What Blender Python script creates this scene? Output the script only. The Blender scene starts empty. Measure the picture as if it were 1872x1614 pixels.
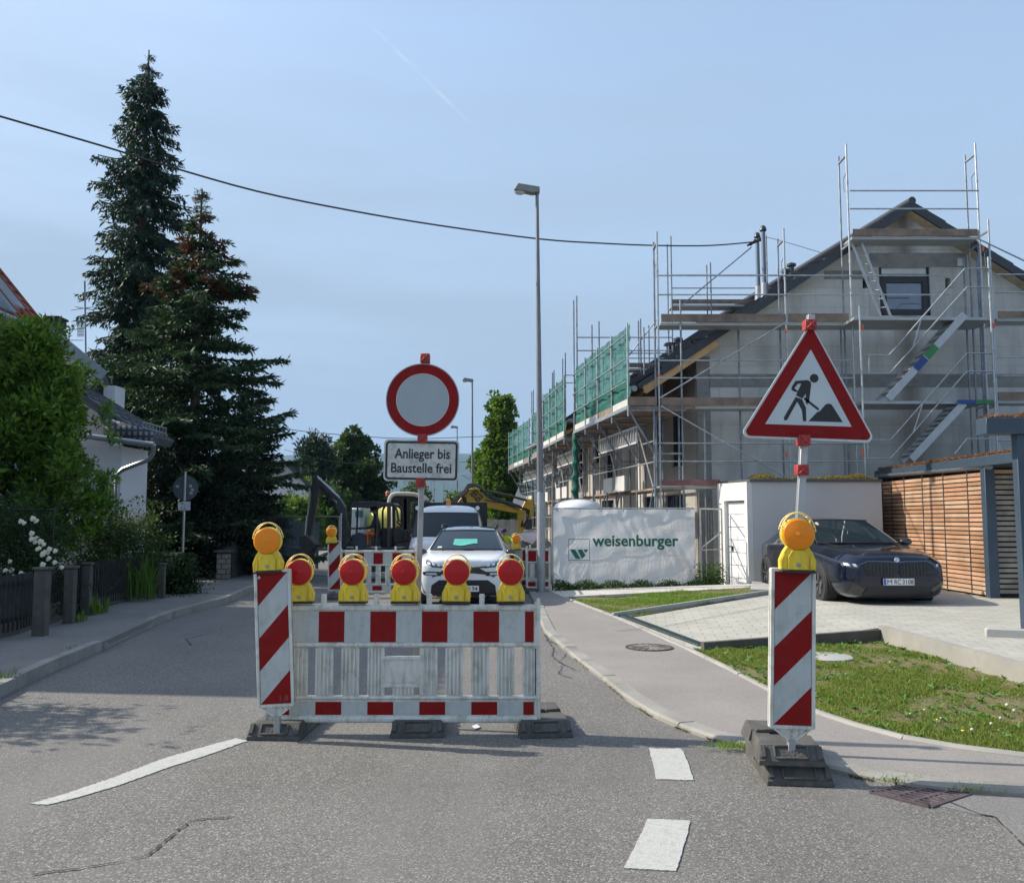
import bpy, bmesh, math, random
import numpy as np
from mathutils import Vector, Matrix
from mathutils.bvhtree import BVHTree
C = bpy.context.scene.collection
SC = bpy.context.scene
R = math.radians
rnd = random.Random(7)
# ---------------------------------------------------------------- camera, sky, sun, exposure
FPX, CX, CY, CAMH, PITCH = 1600.0, 936.0, 807.0, 1.65, R(5.03)
cam = bpy.data.cameras.new('camera'); camo = bpy.data.objects.new('camera', cam); C.objects.link(camo)
camo.location = (0, 0, CAMH); camo.rotation_euler = (R(90) + PITCH, 0, 0)
cam.sensor_fit = 'HORIZONTAL'; cam.sensor_width = 36; cam.lens = 36 * FPX / 1872
cam.clip_start = 0.05; cam.clip_end = 30000
SC.camera = camo
SUN_EL, SUN_AZ = 38.0, None
sun_vec = Vector((-1, 0.20, 0)).normalized() * math.cos(R(SUN_EL)) + Vector((0, 0, math.sin(R(SUN_EL))))
w = bpy.data.worlds.new('World'); SC.world = w; w.use_nodes = True
nt = w.node_tree; bg = nt.nodes['Background']
sky = nt.nodes.new('ShaderNodeTexSky'); sky.sky_type = 'NISHITA'; sky.sun_disc = False
sky.sun_elevation = R(SUN_EL); sky.sun_rotation = math.atan2(sun_vec.x, sun_vec.y)
sky.altitude = 400; sky.air_density = 1.0; sky.dust_density = 2.6; sky.ozone_density = 1.0
# faint thin cirrus and a contrail, laid on the sky by direction
def _n(t, **k):
    n = nt.nodes.new(t)
    for a, b in k.items(): setattr(n, a, b)
    return n
tc = _n('ShaderNodeTexCoord'); mp = _n('ShaderNodeMapping'); mp.inputs['Scale'].default_value = (1.2, 1.2, 7)
mp.inputs['Rotation'].default_value = (0, R(12), 0)
cn = _n('ShaderNodeTexNoise'); cn.inputs['Scale'].default_value = 1.6; cn.inputs['Detail'].default_value = 6
cr = _n('ShaderNodeMapRange'); cr.inputs[1].default_value = .3; cr.inputs[2].default_value = .8; cr.inputs[3].default_value = .34; cr.inputs[4].default_value = .62
mx = _n('ShaderNodeMix', data_type='RGBA'); mx.inputs[7].default_value = (1.30, 1.70, 2.18, 1)
nt.links.new(tc.outputs['Generated'], mp.inputs[0]); nt.links.new(mp.outputs[0], cn.inputs[0]); nt.links.new(cn.outputs[0], cr.inputs[0])
sx_ = _n('ShaderNodeSeparateXYZ'); nt.links.new(tc.outputs['Generated'], sx_.inputs[0])
hz = _n('ShaderNodeMapRange', interpolation_type='SMOOTHSTEP'); hz.inputs[1].default_value = 0; hz.inputs[2].default_value = .8; hz.inputs[3].default_value = .62; hz.inputs[4].default_value = 0
ad = _n('ShaderNodeMath', operation='ADD', use_clamp=True); nt.links.new(sx_.outputs[2], hz.inputs[0]); nt.links.new(hz.outputs[0], ad.inputs[0]); nt.links.new(cr.outputs[0], ad.inputs[1])
nt.links.new(ad.outputs[0], mx.inputs[0]); nt.links.new(sky.outputs[0], mx.inputs[6])
# broken contrail: a thin great-circle streak between two directions
def _dir(px, py):
    dx = (px - 936) / 1600; dy = (807 - py) / 1600
    return Vector((dx, math.cos(PITCH) - dy * math.sin(PITCH), math.sin(PITCH) + dy * math.cos(PITCH))).normalized()
c0_, c1_ = _dir(650, 20), _dir(925, 290); cN = c0_.cross(c1_).normalized(); cM = (c0_ + c1_).normalized()
v1 = _n('ShaderNodeVectorMath', operation='DOT_PRODUCT'); v1.inputs[1].default_value = cN; v2 = _n('ShaderNodeVectorMath', operation='DOT_PRODUCT'); v2.inputs[1].default_value = cM
for v in (v1, v2): nt.links.new(tc.outputs['Generated'], v.inputs[0])
ab = _n('ShaderNodeMath', operation='ABSOLUTE'); nt.links.new(v1.outputs['Value'], ab.inputs[0])
m1 = _n('ShaderNodeMapRange', interpolation_type='SMOOTHSTEP'); m1.inputs[1].default_value = 0; m1.inputs[2].default_value = .0030; m1.inputs[3].default_value = 1; m1.inputs[4].default_value = 0; nt.links.new(ab.outputs[0], m1.inputs[0])
m2 = _n('ShaderNodeMapRange', interpolation_type='SMOOTHSTEP'); m2.inputs[1].default_value = cM.dot(c0_) - .001; m2.inputs[2].default_value = cM.dot(c0_) + .004; nt.links.new(v2.outputs['Value'], m2.inputs[0])
n2 = _n('ShaderNodeTexNoise'); n2.inputs['Scale'].default_value = 30; nt.links.new(tc.outputs['Generated'], n2.inputs[0]); m3 = _n('ShaderNodeMapRange'); m3.inputs[1].default_value = .42; m3.inputs[2].default_value = .62; m3.inputs[4].default_value = .30; nt.links.new(n2.outputs[0], m3.inputs[0])
p1 = _n('ShaderNodeMath', operation='MULTIPLY'); p2 = _n('ShaderNodeMath', operation='MULTIPLY'); nt.links.new(m1.outputs[0], p1.inputs[0]); nt.links.new(m2.outputs[0], p1.inputs[1]); nt.links.new(p1.outputs[0], p2.inputs[0]); nt.links.new(m3.outputs[0], p2.inputs[1])
mx2 = _n('ShaderNodeMix', data_type='RGBA'); mx2.inputs[7].default_value = (2.4, 2.6, 2.8, 1); nt.links.new(p2.outputs[0], mx2.inputs[0]); nt.links.new(mx.outputs[2], mx2.inputs[6])
nt.links.new(mx2.outputs[2], bg.inputs[0]); bg.inputs[1].default_value = 0.15
sl = bpy.data.lights.new('sun', 'SUN'); so = bpy.data.objects.new('sun', sl); C.objects.link(so)
sl.energy = 2.8; sl.angle = R(0.5); sl.color = (1.0, 0.92, 0.79)
so.rotation_euler = (-sun_vec).to_track_quat('-Z', 'Y').to_euler()
SC.view_settings.view_transform = 'Standard'; SC.view_settings.look = 'None'
SC.view_settings.exposure = 1.16; SC.view_settings.gamma = 1.0
SC.cycles.max_bounces = 7; SC.cycles.transparent_max_bounces = 24
# ---------------------------------------------------------------- survey helpers: a sight line of the photo met with a depth or a level
def P(px, py, Y):
    dx = (px - CX) / FPX; dy = (CY - py) / FPX
    d = Vector((dx, math.cos(PITCH) - dy * math.sin(PITCH), math.sin(PITCH) + dy * math.cos(PITCH)))
    return Vector((0, 0, CAMH)) + d * (Y / d.y)
def G(px, py, z=0.0):
    dx = (px - CX) / FPX; dy = (CY - py) / FPX
    d = Vector((dx, math.cos(PITCH) - dy * math.sin(PITCH), math.sin(PITCH) + dy * math.cos(PITCH)))
    return Vector((0, 0, CAMH)) + d * ((z - CAMH) / d.z)
def lerp(a, b, t): return a + (b - a) * t
# ---------------------------------------------------------------- things and parts
ORG = {}
def tag(o, label=None, cat=None, group=None, kind=None):
    if label: o['label'] = label
    if cat: o['category'] = cat
    if group: o['group'] = group
    if kind: o['kind'] = kind
    return o
def T(name, label, cat, loc=(0, 0, 0), group=None, rot=None):
    """an Empty for a thing; with rot given its parts are written in local coordinates, else in world coordinates"""
    o = bpy.data.objects.new(name, None); C.objects.link(o); o.location = loc
    o.empty_display_size = .2
    if rot is not None:
        o.rotation_euler = rot; ORG[o.name] = Vector((0, 0, 0))
    else: ORG[o.name] = Vector(loc)
    return tag(o, label, cat, group)
class MB:
    def __init__(s): s.v = []; s.f = []; s.m = []; s.k = 0
    def add(s, vs, fs):
        b = len(s.v); s.v += [Vector(q) for q in vs]; s.f += [tuple(b + i for i in q) for q in fs]; s.m += [s.k] * len(fs); return s
    def box(s, x0, x1, y0, y1, z0, z1):
        x0, x1 = sorted((x0, x1)); y0, y1 = sorted((y0, y1)); z0, z1 = sorted((z0, z1))
        return s.add([(x0,y0,z0),(x1,y0,z0),(x1,y1,z0),(x0,y1,z0),(x0,y0,z1),(x1,y0,z1),(x1,y1,z1),(x0,y1,z1)],
                     [(0,3,2,1),(4,5,6,7),(0,1,5,4),(1,2,6,5),(2,3,7,6),(3,0,4,7)])
    def beam(s, p0, p1, w, h, up=(0, 0, 1)):
        p0, p1 = Vector(p0), Vector(p1); d = (p1 - p0).normalized(); up = Vector(up)
        if abs(d.dot(up)) > .98: up = Vector((0, 1, 0))
        a = d.cross(up).normalized() * w / 2; b = a.normalized().cross(d).normalized() * h / 2
        vs = [p + i * a + j * b for p in (p0, p1) for i, j in ((-1,-1),(1,-1),(1,1),(-1,1))]
        return s.add(vs, [(0,1,2,3),(7,6,5,4),(0,4,5,1),(1,5,6,2),(2,6,7,3),(3,7,4,0)])
    def tube(s, p0, p1, r, n=8, r2=None, caps=True):
        p0, p1 = Vector(p0), Vector(p1); d = (p1 - p0).normalized(); r2 = r if r2 is None else r2
        a = d.orthogonal().normalized(); b = d.cross(a)
        vs = [p + (a * math.cos(2*math.pi*i/n) + b * math.sin(2*math.pi*i/n)) * q for p, q in ((p0, r), (p1, r2)) for i in range(n)]
        fs = [(i, (i+1) % n, n + (i+1) % n, n + i) for i in range(n)]
        if caps: fs += [tuple(range(n-1, -1, -1)), tuple(range(n, 2*n))]
        return s.add(vs, fs)
    def path(s, pts, r, n=6, closed=False):
        pts = [Vector(p) for p in pts]; m = len(pts); rs = r if isinstance(r, (list, tuple)) else [r] * m
        t0 = (pts[1] - pts[0]).normalized(); a = t0.orthogonal().normalized(); rings = []
        for i, p in enumerate(pts):
            if closed: t = (pts[(i+1) % m] - pts[i-1]).normalized()
            else: t = (pts[min(i+1, m-1)] - pts[max(i-1, 0)]).normalized()
            a = (a - t * a.dot(t)).normalized(); b = t.cross(a)
            rings.append([p + (a * math.cos(2*math.pi*k/n) + b * math.sin(2*math.pi*k/n)) * rs[i] for k in range(n)])
        vs = [q for g in rings for q in g]; fs = []
        for i in range(m if closed else m - 1):
            j = (i + 1) % m
            fs += [(i*n+k, i*n+(k+1) % n, j*n+(k+1) % n, j*n+k) for k in range(n)]
        if not closed: fs += [tuple(range(n-1, -1, -1)), tuple(range((m-1)*n, m*n))]
        return s.add(vs, fs)
    def prism(s, poly, a0, a1, ax='y'):
        n = len(poly)
        def V(q, a): return (q[0], a, q[1]) if ax == 'y' else ((a, q[0], q[1]) if ax == 'x' else (q[0], q[1], a))
        vs = [V(q, a0) for q in poly] + [V(q, a1) for q in poly]
        return s.add(vs, [tuple(range(n)), tuple(range(2*n-1, n-1, -1))] + [(i, n+i, n+(i+1) % n, (i+1) % n) for i in range(n)])
    def lathe(s, prof, c=(0, 0, 0), n=24, ax='z', caps=True):
        if prof[0] == prof[-1]: caps = False
        c = Vector(c); vs = []; m = len(prof)
        for r, h in prof:
            for i in range(n):
                x, y = r * math.cos(2*math.pi*i/n), r * math.sin(2*math.pi*i/n)
                vs.append(c + Vector({'z': (x, y, h), 'y': (x, h, y), 'x': (h, x, y)}[ax]))
        fs = [(i*n+k, i*n+(k+1) % n, (i+1)*n+(k+1) % n, (i+1)*n+k) for i in range(m-1) for k in range(n)]
        if caps and prof[0][0] > 1e-5: fs.append(tuple(range(n-1, -1, -1)))
        if caps and prof[-1][0] > 1e-5: fs.append(tuple(range((m-1)*n, m*n)))
        return s.add(vs, fs)
    def ball(s, c, r, n=12, m=8):
        r = (r, r, r) if isinstance(r, (int, float)) else r; c = Vector(c); vs = []
        for j in range(m + 1):
            t = math.pi * j / m
            for i in range(n):
                p = 2 * math.pi * i / n
                vs.append(c + Vector((r[0]*math.sin(t)*math.cos(p), r[1]*math.sin(t)*math.sin(p), -r[2]*math.cos(t))))
        return s.add(vs, [(j*n+i, j*n+(i+1) % n, (j+1)*n+(i+1) % n, (j+1)*n+i) for j in range(m) for i in range(n)])
    def slab(s, top, depth=.06):
        n = len(top); top = [Vector(p) for p in top]
        return s.add(top + [p - Vector((0, 0, depth)) for p in top], [tuple(range(n))] + [(i, n+i, n+(i+1) % n, (i+1) % n) for i in range(n)])
    def grid(s, nu, nv, fn):
        vs = [fn(i / nu, j / nv) for j in range(nv + 1) for i in range(nu + 1)]
        return s.add(vs, [(j*(nu+1)+i, j*(nu+1)+i+1, (j+1)*(nu+1)+i+1, (j+1)*(nu+1)+i) for j in range(nv) for i in range(nu)])
    def xf(s, m):
        s.v = [m @ q for q in s.v]; return s
    def out(s, name, mat, parent=None, bevel=0, smooth=35, label=None, sub=0, solid=0, seg=1, weld=True):
        me = bpy.data.meshes.new(name)
        if parent is not None: org = ORG[parent.name]
        else:
            xs = [q.x for q in s.v]; ys = [q.y for q in s.v]; zs = [q.z for q in s.v]
            org = Vector(((min(xs)+max(xs))/2, (min(ys)+max(ys))/2, min(zs)))
        me.from_pydata([tuple(q - org) for q in s.v], [], s.f)
        if isinstance(mat, (list, tuple)):
            me.polygons.foreach_set('material_index', (s.m + [0] * len(s.f))[:len(s.f)])
        if weld:
            bm = bmesh.new(); bm.from_mesh(me); bmesh.ops.remove_doubles(bm, verts=bm.verts, dist=1e-5)
            bmesh.ops.recalc_face_normals(bm, faces=bm.faces); bm.to_mesh(me); bm.free()
        if smooth:
            me.polygons.foreach_set('use_smooth', [True] * len(me.polygons)); me.set_sharp_from_angle(angle=R(smooth))
        o = bpy.data.objects.new(name, me); C.objects.link(o)
        for q in (mat if isinstance(mat, (list, tuple)) else [mat]): me.materials.append(q)
        if parent is not None: o.parent = parent; ORG[o.name] = org
        else: o.location = org; ORG[o.name] = org
        if label: o['label'] = label
        if solid:
            md = o.modifiers.new('solid', 'SOLIDIFY'); md.thickness = solid; md.offset = 0
        if bevel:
            md = o.modifiers.new('bevel', 'BEVEL'); md.width = bevel; md.segments = seg; md.limit_method = 'ANGLE'; md.angle_limit = R(40)
        if sub:
            md = o.modifiers.new('sub', 'SUBSURF'); md.levels = sub; md.render_levels = sub
        return o
def copy_tree(o, parent=None, **kw):
    c = o.copy(); C.objects.link(c)
    if parent is not None: c.parent = parent
    ORG[c.name] = ORG.get(o.name, Vector())
    for ch in [x for x in KIDS(o)]: copy_tree(ch, c)
    return c
def KIDS(o): return [x for x in C.objects if x.parent is o]
def place(o, loc, rot=None, label=None, group=None):
    o.location = loc
    if rot is not None: o.rotation_euler = rot
    if label: o['label'] = label
    if group: o['group'] = group
    return o
def rrect(x0, x1, z0, z1, r, n=5):
    pts = []
    for cx, cz, a0 in ((x1-r, z1-r, 0), (x0+r, z1-r, 90), (x0+r, z0+r, 180), (x1-r, z0+r, 270)):
        for i in range(n + 1):
            a = R(a0 + 90 * i / n); pts.append((cx + r*math.cos(a), cz + r*math.sin(a)))
    return pts
def rpoly(pts, r, n=5):
    out = []; m = len(pts)
    for i in range(m):
        p = Vector(pts[i]); a = (Vector(pts[i-1]) - p).normalized(); b = (Vector(pts[(i+1) % m]) - p).normalized()
        h = math.acos(max(-1, min(1, a.dot(b)))) / 2; d = r / math.tan(h); q0 = p + a*d; q1 = p + b*d
        c = p + (a + b).normalized() * (r / math.sin(h))
        v0 = q0 - c; v1 = q1 - c; an = v0.angle_signed(v1) if v0.length else 0
        for k in range(n + 1):
            t = k / n; w_ = (v0 * (1 - t) + v1 * t).normalized() * r; out.append(tuple(c + w_))
    return out
_font = {}
def text_mb(body, x0, x1, zb, cap, y, depth=.002, bold=.0, back=False):
    """text fitted between x0 and x1 on the baseline zb with capital height cap, in the plane y, facing -y"""
    cu = bpy.data.curves.new('t', 'FONT'); cu.body = body; cu.size = 1; cu.offset = bold; cu.extrude = 0; cu.resolution_u = 3
    o = bpy.data.objects.new('t', cu); C.objects.link(o)
    me = bpy.data.meshes.new_from_object(o.evaluated_get(bpy.context.evaluated_depsgraph_get()))
    bm = bmesh.new(); bm.from_mesh(me)
    xs = [q.co.x for q in bm.verts]; a, b = min(xs), max(xs)
    cap0 = .70 + 2*bold
    mb = MB(); fx = (x1 - x0) / (b - a)
    for q in bm.verts: q.co = ((x0 + (q.co.x - a) * fx), y, zb + (q.co.y + bold) * cap / cap0)
    mb.v = [q.co.copy() for q in bm.verts]; mb.f = [tuple(q.index for q in f.verts) for f in bm.faces]
    bm.free(); bpy.data.objects.remove(o); bpy.data.curves.remove(cu); bpy.data.meshes.remove(me)
    n = len(mb.v); mb.v += [q + Vector((0, depth, 0)) for q in mb.v]; mb.f += [tuple(n + i for i in reversed(f)) for f in mb.f]
    return mb
# ---------------------------------------------------------------- materials
MATS = {}
def M(name, col, rough=.6, metal=0., var=.12, vs=4., bump=0., bs=60., dirt=None, coat=0., spec=.5, speck=None, alpha=None, coord='Object', streak=None):
    if name in MATS: return MATS[name]
    m = bpy.data.materials.new(name); m.use_nodes = True; t = m.node_tree; N = t.nodes; L = t.links
    b = N['Principled BSDF']; b.inputs['Roughness'].default_value = rough; b.inputs['Metallic'].default_value = metal
    b.inputs['Coat Weight'].default_value = coat; b.inputs['Coat Roughness'].default_value = .04; b.inputs['Specular IOR Level'].default_value = spec
    g = N.new('ShaderNodeTexCoord')
    def noise(scale, det=5, rg=.55):
        q = N.new('ShaderNodeTexNoise'); q.inputs['Scale'].default_value = scale; q.inputs['Detail'].default_value = det
        q.inputs['Roughness'].default_value = rg; L.new(g.outputs[coord], q.inputs['Vector']); return q.outputs[0]
    def rng(o, a, b_, c=0., d=1.):
        q = N.new('ShaderNodeMapRange'); L.new(o, q.inputs[0]); q.inputs[1].default_value = a; q.inputs[2].default_value = b_
        q.inputs[3].default_value = c; q.inputs[4].default_value = d; return q.outputs[0]
    def mix(f, a, b_):
        q = N.new('ShaderNodeMix'); q.data_type = 'RGBA'
        L.new(f, q.inputs[0])
        for s_, k in ((a, 6), (b_, 7)):
            if isinstance(s_, tuple): q.inputs[k].default_value = (*s_, 1)
            else: L.new(s_, q.inputs[k])
        return q.outputs[2]
    lo = tuple(c * (1 - var) for c in col); hi = tuple(min(1, c * (1 + var)) for c in col)
    o = mix(rng(noise(vs), .3, .7), lo, hi)
    if speck:
        sc_, dk, lt = speck
        vo = N.new('ShaderNodeTexVoronoi'); vo.inputs['Scale'].default_value = sc_; L.new(g.outputs[coord], vo.inputs['Vector'])
        q = N.new('ShaderNodeSeparateColor'); L.new(vo.outputs['Color'], q.inputs[0])
        o = mix(rng(q.outputs[0], .0, .28, .75, 0.), o, dk); o = mix(rng(q.outputs[1], .72, 1., 0., .8), o, lt)
    if dirt:
        dc, amt, ds = dirt
        o = mix(rng(noise(ds, 8, .65), .5, .75, 0., amt), o, dc)
    if streak:
        sc3, amt3, ssc = streak; mp3 = N.new('ShaderNodeMapping'); mp3.inputs['Scale'].default_value = ssc; L.new(g.outputs[coord], mp3.inputs[0])
        q = N.new('ShaderNodeTexNoise'); q.inputs['Scale'].default_value = 1; q.inputs['Detail'].default_value = 6; q.inputs['Roughness'].default_value = .6; L.new(mp3.outputs[0], q.inputs['Vector'])
        o = mix(rng(q.outputs[0], .48, .72, 0., amt3), o, sc3)
    L.new(o, b.inputs['Base Color'])
    if bump:
        q = N.new('ShaderNodeBump'); q.inputs['Strength'].default_value = bump; q.inputs['Distance'].default_value = .01
        L.new(noise(bs, 4), q.inputs['Height']); L.new(q.outputs[0], b.inputs['Normal'])
    if alpha is not None: b.inputs['Alpha'].default_value = alpha
    MATS[name] = m; return m
def leaf_mat(name, c0, c1, trans=.35, extra=None):
    if name in MATS: return MATS[name]
    m = bpy.data.materials.new(name); m.use_nodes = True; t = m.node_tree; N = t.nodes; L = t.links
    b = N['Principled BSDF']; b.inputs['Roughness'].default_value = .55; b.inputs['Specular IOR Level'].default_value = .3
    ge = N.new('ShaderNodeNewGeometry'); cr_ = N.new('ShaderNodeValToRGB'); e = cr_.color_ramp.elements
    e[0].color = (*c0, 1); e[1].color = (*c1, 1)
    if extra:
        q = cr_.color_ramp.elements.new(extra[0]); q.color = (*c1, 1); e[-1].color = (*extra[1], 1)
    L.new(ge.outputs['Random Per Island'], cr_.inputs[0]); L.new(cr_.outputs[0], b.inputs['Base Color'])
    tr = N.new('ShaderNodeBsdfTranslucent'); hs = N.new('ShaderNodeHueSaturation'); hs.inputs['Value'].default_value = 1.6; hs.inputs['Saturation'].default_value = 1.15; hs.inputs['Hue'].default_value = .485
    L.new(cr_.outputs[0], hs.inputs['Color']); L.new(hs.outputs[0], tr.inputs['Color'])
    mx_ = N.new('ShaderNodeMixShader'); mx_.inputs[0].default_value = trans
    L.new(b.outputs[0], mx_.inputs[1]); L.new(tr.outputs[0], mx_.inputs[2]); L.new(mx_.outputs[0], N['Material Output'].inputs[0])
    MATS[name] = m; return m
def glass_mat(name, col=(.02, .03, .035), rough=.03, spec=.8):
    return M(name, col, rough, 0, .05, 2, spec=spec, coat=.5)
def clear_mat(name, tint, mixf=.35):
    """see-through pane: tinted transparent under a glossy coat"""
    if name in MATS: return MATS[name]
    m = bpy.data.materials.new(name); m.use_nodes = True; t = m.node_tree; N = t.nodes; L = t.links
    b = N['Principled BSDF']; b.inputs['Base Color'].default_value = (.02, .03, .03, 1); b.inputs['Roughness'].default_value = .02
    tr = N.new('ShaderNodeBsdfTransparent'); tr.inputs[0].default_value = (*tint, 1); mx_ = N.new('ShaderNodeMixShader'); mx_.inputs[0].default_value = mixf
    L.new(tr.outputs[0], mx_.inputs[1]); L.new(b.outputs[0], mx_.inputs[2]); L.new(mx_.outputs[0], N['Material Output'].inputs[0])
    MATS[name] = m; return m
galv = M('galvanised_steel', (.42, .44, .45), .42, .75, .2, 9, dirt=(( .2, .17, .14), .35, 6))
galv_d = M('weathered_tube', (.24, .27, .30), .5, .6, .3, 5, dirt=((.12, .09, .07), .5, 7))
pole_m = M('post_steel', (.36, .37, .37), .5, .5, .15, 3, dirt=((.16, .14, .12), .5, 5))
black_m = M('black_plastic', (.018, .018, .02), .5, 0, .2, 8)
rubber_m = M('recycled_black_plastic', (.075, .073, .068), .85, 0, .25, 7, bump=.5, bs=90, dirt=((.15, .14, .125), .6, 9))
white_p = M('dirty_white_plastic', (.62, .62, .57), .5, 0, .08, 5, dirt=((.16, .17, .11), .65, 9), streak=((.26, .26, .19), .6, (30, 30, 3)))
dirtyw = M('white_sheeting', (.46, .50, .49), .4, 0, .06, 6, dirt=((.26, .27, .24), .6, 12), streak=((.32, .33, .29), .5, (24, 24, 4)))
red_s = M('red_sheeting', (.24, .004, .004), .5, 0, .08, 6, spec=.2, dirt=((.20, .03, .03), .5, 14), streak=((.14, .008, .006), .5, (20, 20, 4)))
yel_m = M('yellow_plastic', (.80, .58, .03), .4, 0, .08, 5, dirt=((.30, .20, .04), .6, 16), streak=((.45, .30, .03), .6, (20, 20, 5)))
cream_m = M('faded_yellow_plastic', (.83, .62, .22), .45, 0, .1, 9)
metal_m = M('screw_metal', (.35, .35, .36), .35, .9)
# ---------------------------------------------------------------- ground
asph = M('asphalt', (.138, .132, .120), .9, 0, .12, .9, bump=.5, bs=110, speck=(115, (.035, .034, .033), (.36, .345, .32)), dirt=((.085, .083, .08), .55, .35), streak=((.175, .168, .155), .6, (1.1, .10, 1)))
asph2 = M('footway_asphalt', (.245, .226, .206), .9, 0, .10, 1.1, bump=.35, bs=130, speck=(170, (.14,.12,.11), (.36, .33, .30)), dirt=((.15, .135, .13), .35, .8))
asphL = M('old_footway_asphalt', (.19, .18, .165), .92, 0, .16, 1.3, bump=.4, bs=120, speck=(150, (.09, .085, .08), (.31, .3, .28)), dirt=((.1, .095, .09), .5, .9))
kerb_m = M('kerb_concrete', (.27, .26, .235), .9, 0, .18, 3, bump=.5, bs=60, dirt=((.14, .14, .10), .6, 2.2))
conc_m = M('concrete', (.38, .38, .36), .85, 0, .12, 2, bump=.3, bs=40, dirt=((.22, .21, .19), .5, 1.7))
soil_m = M('lawn_soil', (.13, .125, .05), .95, 0, .3, 2.5, bump=.6, bs=25, dirt=((.20, .15, .085), .7, 1.5))
paint_m = M('road_paint', (.44, .44, .41), .7, 0, .06, 12, bump=.3, bs=150, dirt=((.27, .265, .25), .7, 22), speck=(160, (.30, .29, .27), (.5, .5, .47)))
farm = M('far_ground', (.09, .11, .05), .95, 0, .3, .05)
def struct(o): o['kind'] = 'structure'; return o
g = MB()
g.grid(60, 60, lambda u, v: Vector((-1500 + 3000*u, -20 + 4000*v*v, -.35 if v > .2 or abs(u-.5) > .1 else -.35)))
struct(g.out('ground', farm))
struct(MB().slab([(-60, -6, 0), (60, -6, 0), (60, 130, 0), (-60, 130, 0)], .12).out('road', asph))
# right-hand edge of the carriageway (photo points), kerb, footway, lawn edges
KR = [G(*p) for p in ((978, 1108), (984, 1130), (995, 1157), (1050, 1205), (1100, 1243), (1145, 1280), (1190, 1309), (1240, 1332), (1290, 1350), (1340, 1364), (1400, 1382), (1480, 1402), (1560, 1421), (1640, 1436), (1720, 1446), (1800, 1453), (1890, 1459), (2300, 1475))]
FR = [G(*p) for p in ((997, 1083), (1040, 1100), (1120, 1131), (1180, 1158), (1255, 1193), (1325, 1228), (1400, 1268), (1440, 1290), (1490, 1312), (1560, 1336), (1650, 1360), (1750, 1378), (1880, 1395), (2300, 1420))]
far = [Vector((-.05, 40, 0)), Vector((-.75, 60, 0)), Vector((-1.8, 120, 0))]
KRf = far[::-1] + KR; d_ = Vector((1.15, 0, 0)); FRf = [p + Vector((.85, 0, 0)) for p in far[::-1]] + FR
def up(p, z): return Vector((p.x, p.y, z))
def inset(line, d):
    o = []
    for i, p in enumerate(line):
        t = (line[min(i+1, len(line)-1)] - line[max(i-1, 0)]); n = Vector((-t.y, t.x, 0)).normalized(); o.append(p + n * d)
    return o
KI = inset(KRf, .15)
ZR = .035
# kerb stones: one run, jointed every metre
def arclen(line, step):
    pts = [line[0]]; 
    for a, b in zip(line, line[1:]):
        L_ = (b - a).length; n = max(1, int(L_ / step)); pts += [a.lerp(b, (k+1)/n) for k in range(n)]
    return pts
def kerb_run(line, wid, h, name, step=.9, mat=kerb_m, drop=None):
    pts = arclen(line, .3); mb = MB(); acc = 0; i = 0; seg = [pts[0]]
    for a, b in zip(pts, pts[1:]):
        seg.append(b); acc += (b - a).length
        if acc >= step or b is pts[-1]:
            if len(seg) > 1:
                s0 = [p.copy() for p in seg]; t = (s0[-1] - s0[-2]).normalized(); s0[-1] = s0[-1] - t * .012
                ins = inset(s0, wid); z = h + rnd.uniform(-.004, .004)
                dz = [0 if drop is None else drop(p) for p in s0]
                n = len(s0); ch = min(.02, h*.4); ou = inset(s0, ch)
                vs = [up(p, -.05) for p in s0] + [up(p, z - ch - dd) for p, dd in zip(s0, dz)] + [up(p, z - dd) for p, dd in zip(ou, dz)] + [up(p, z - dd) for p, dd in zip(ins, dz)] + [up(p, -.05) for p in ins]
                fs = [(k*n+j, k*n+j+1, (k+1)*n+j+1, (k+1)*n+j) for k in range(4) for j in range(n-1)]
                fs += [(0, n, 2*n, 3*n, 4*n), (n-1, 2*n-1, 3*n-1, 4*n-1, 5*n-1)[::-1]]
                mb.add(vs, fs)
            seg = [b]; acc = 0
    return struct(mb.out(name, mat, smooth=30))
kerb_run(KRf, .15, ZR + .012, 'kerb')
struct(MB().slab([up(p, ZR) for p in KI] + [up(p, ZR) for p in FRf[::-1]], .1).out('pavement', asph2))
edge_m = M('edging_concrete', (.29, .28, .255), .85, 0, .12, 3, dirt=((.22, .21, .18), .4, 4))
kerb_run(FRf, .06, ZR + .02, 'edging', 1.0, edge_m)
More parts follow.
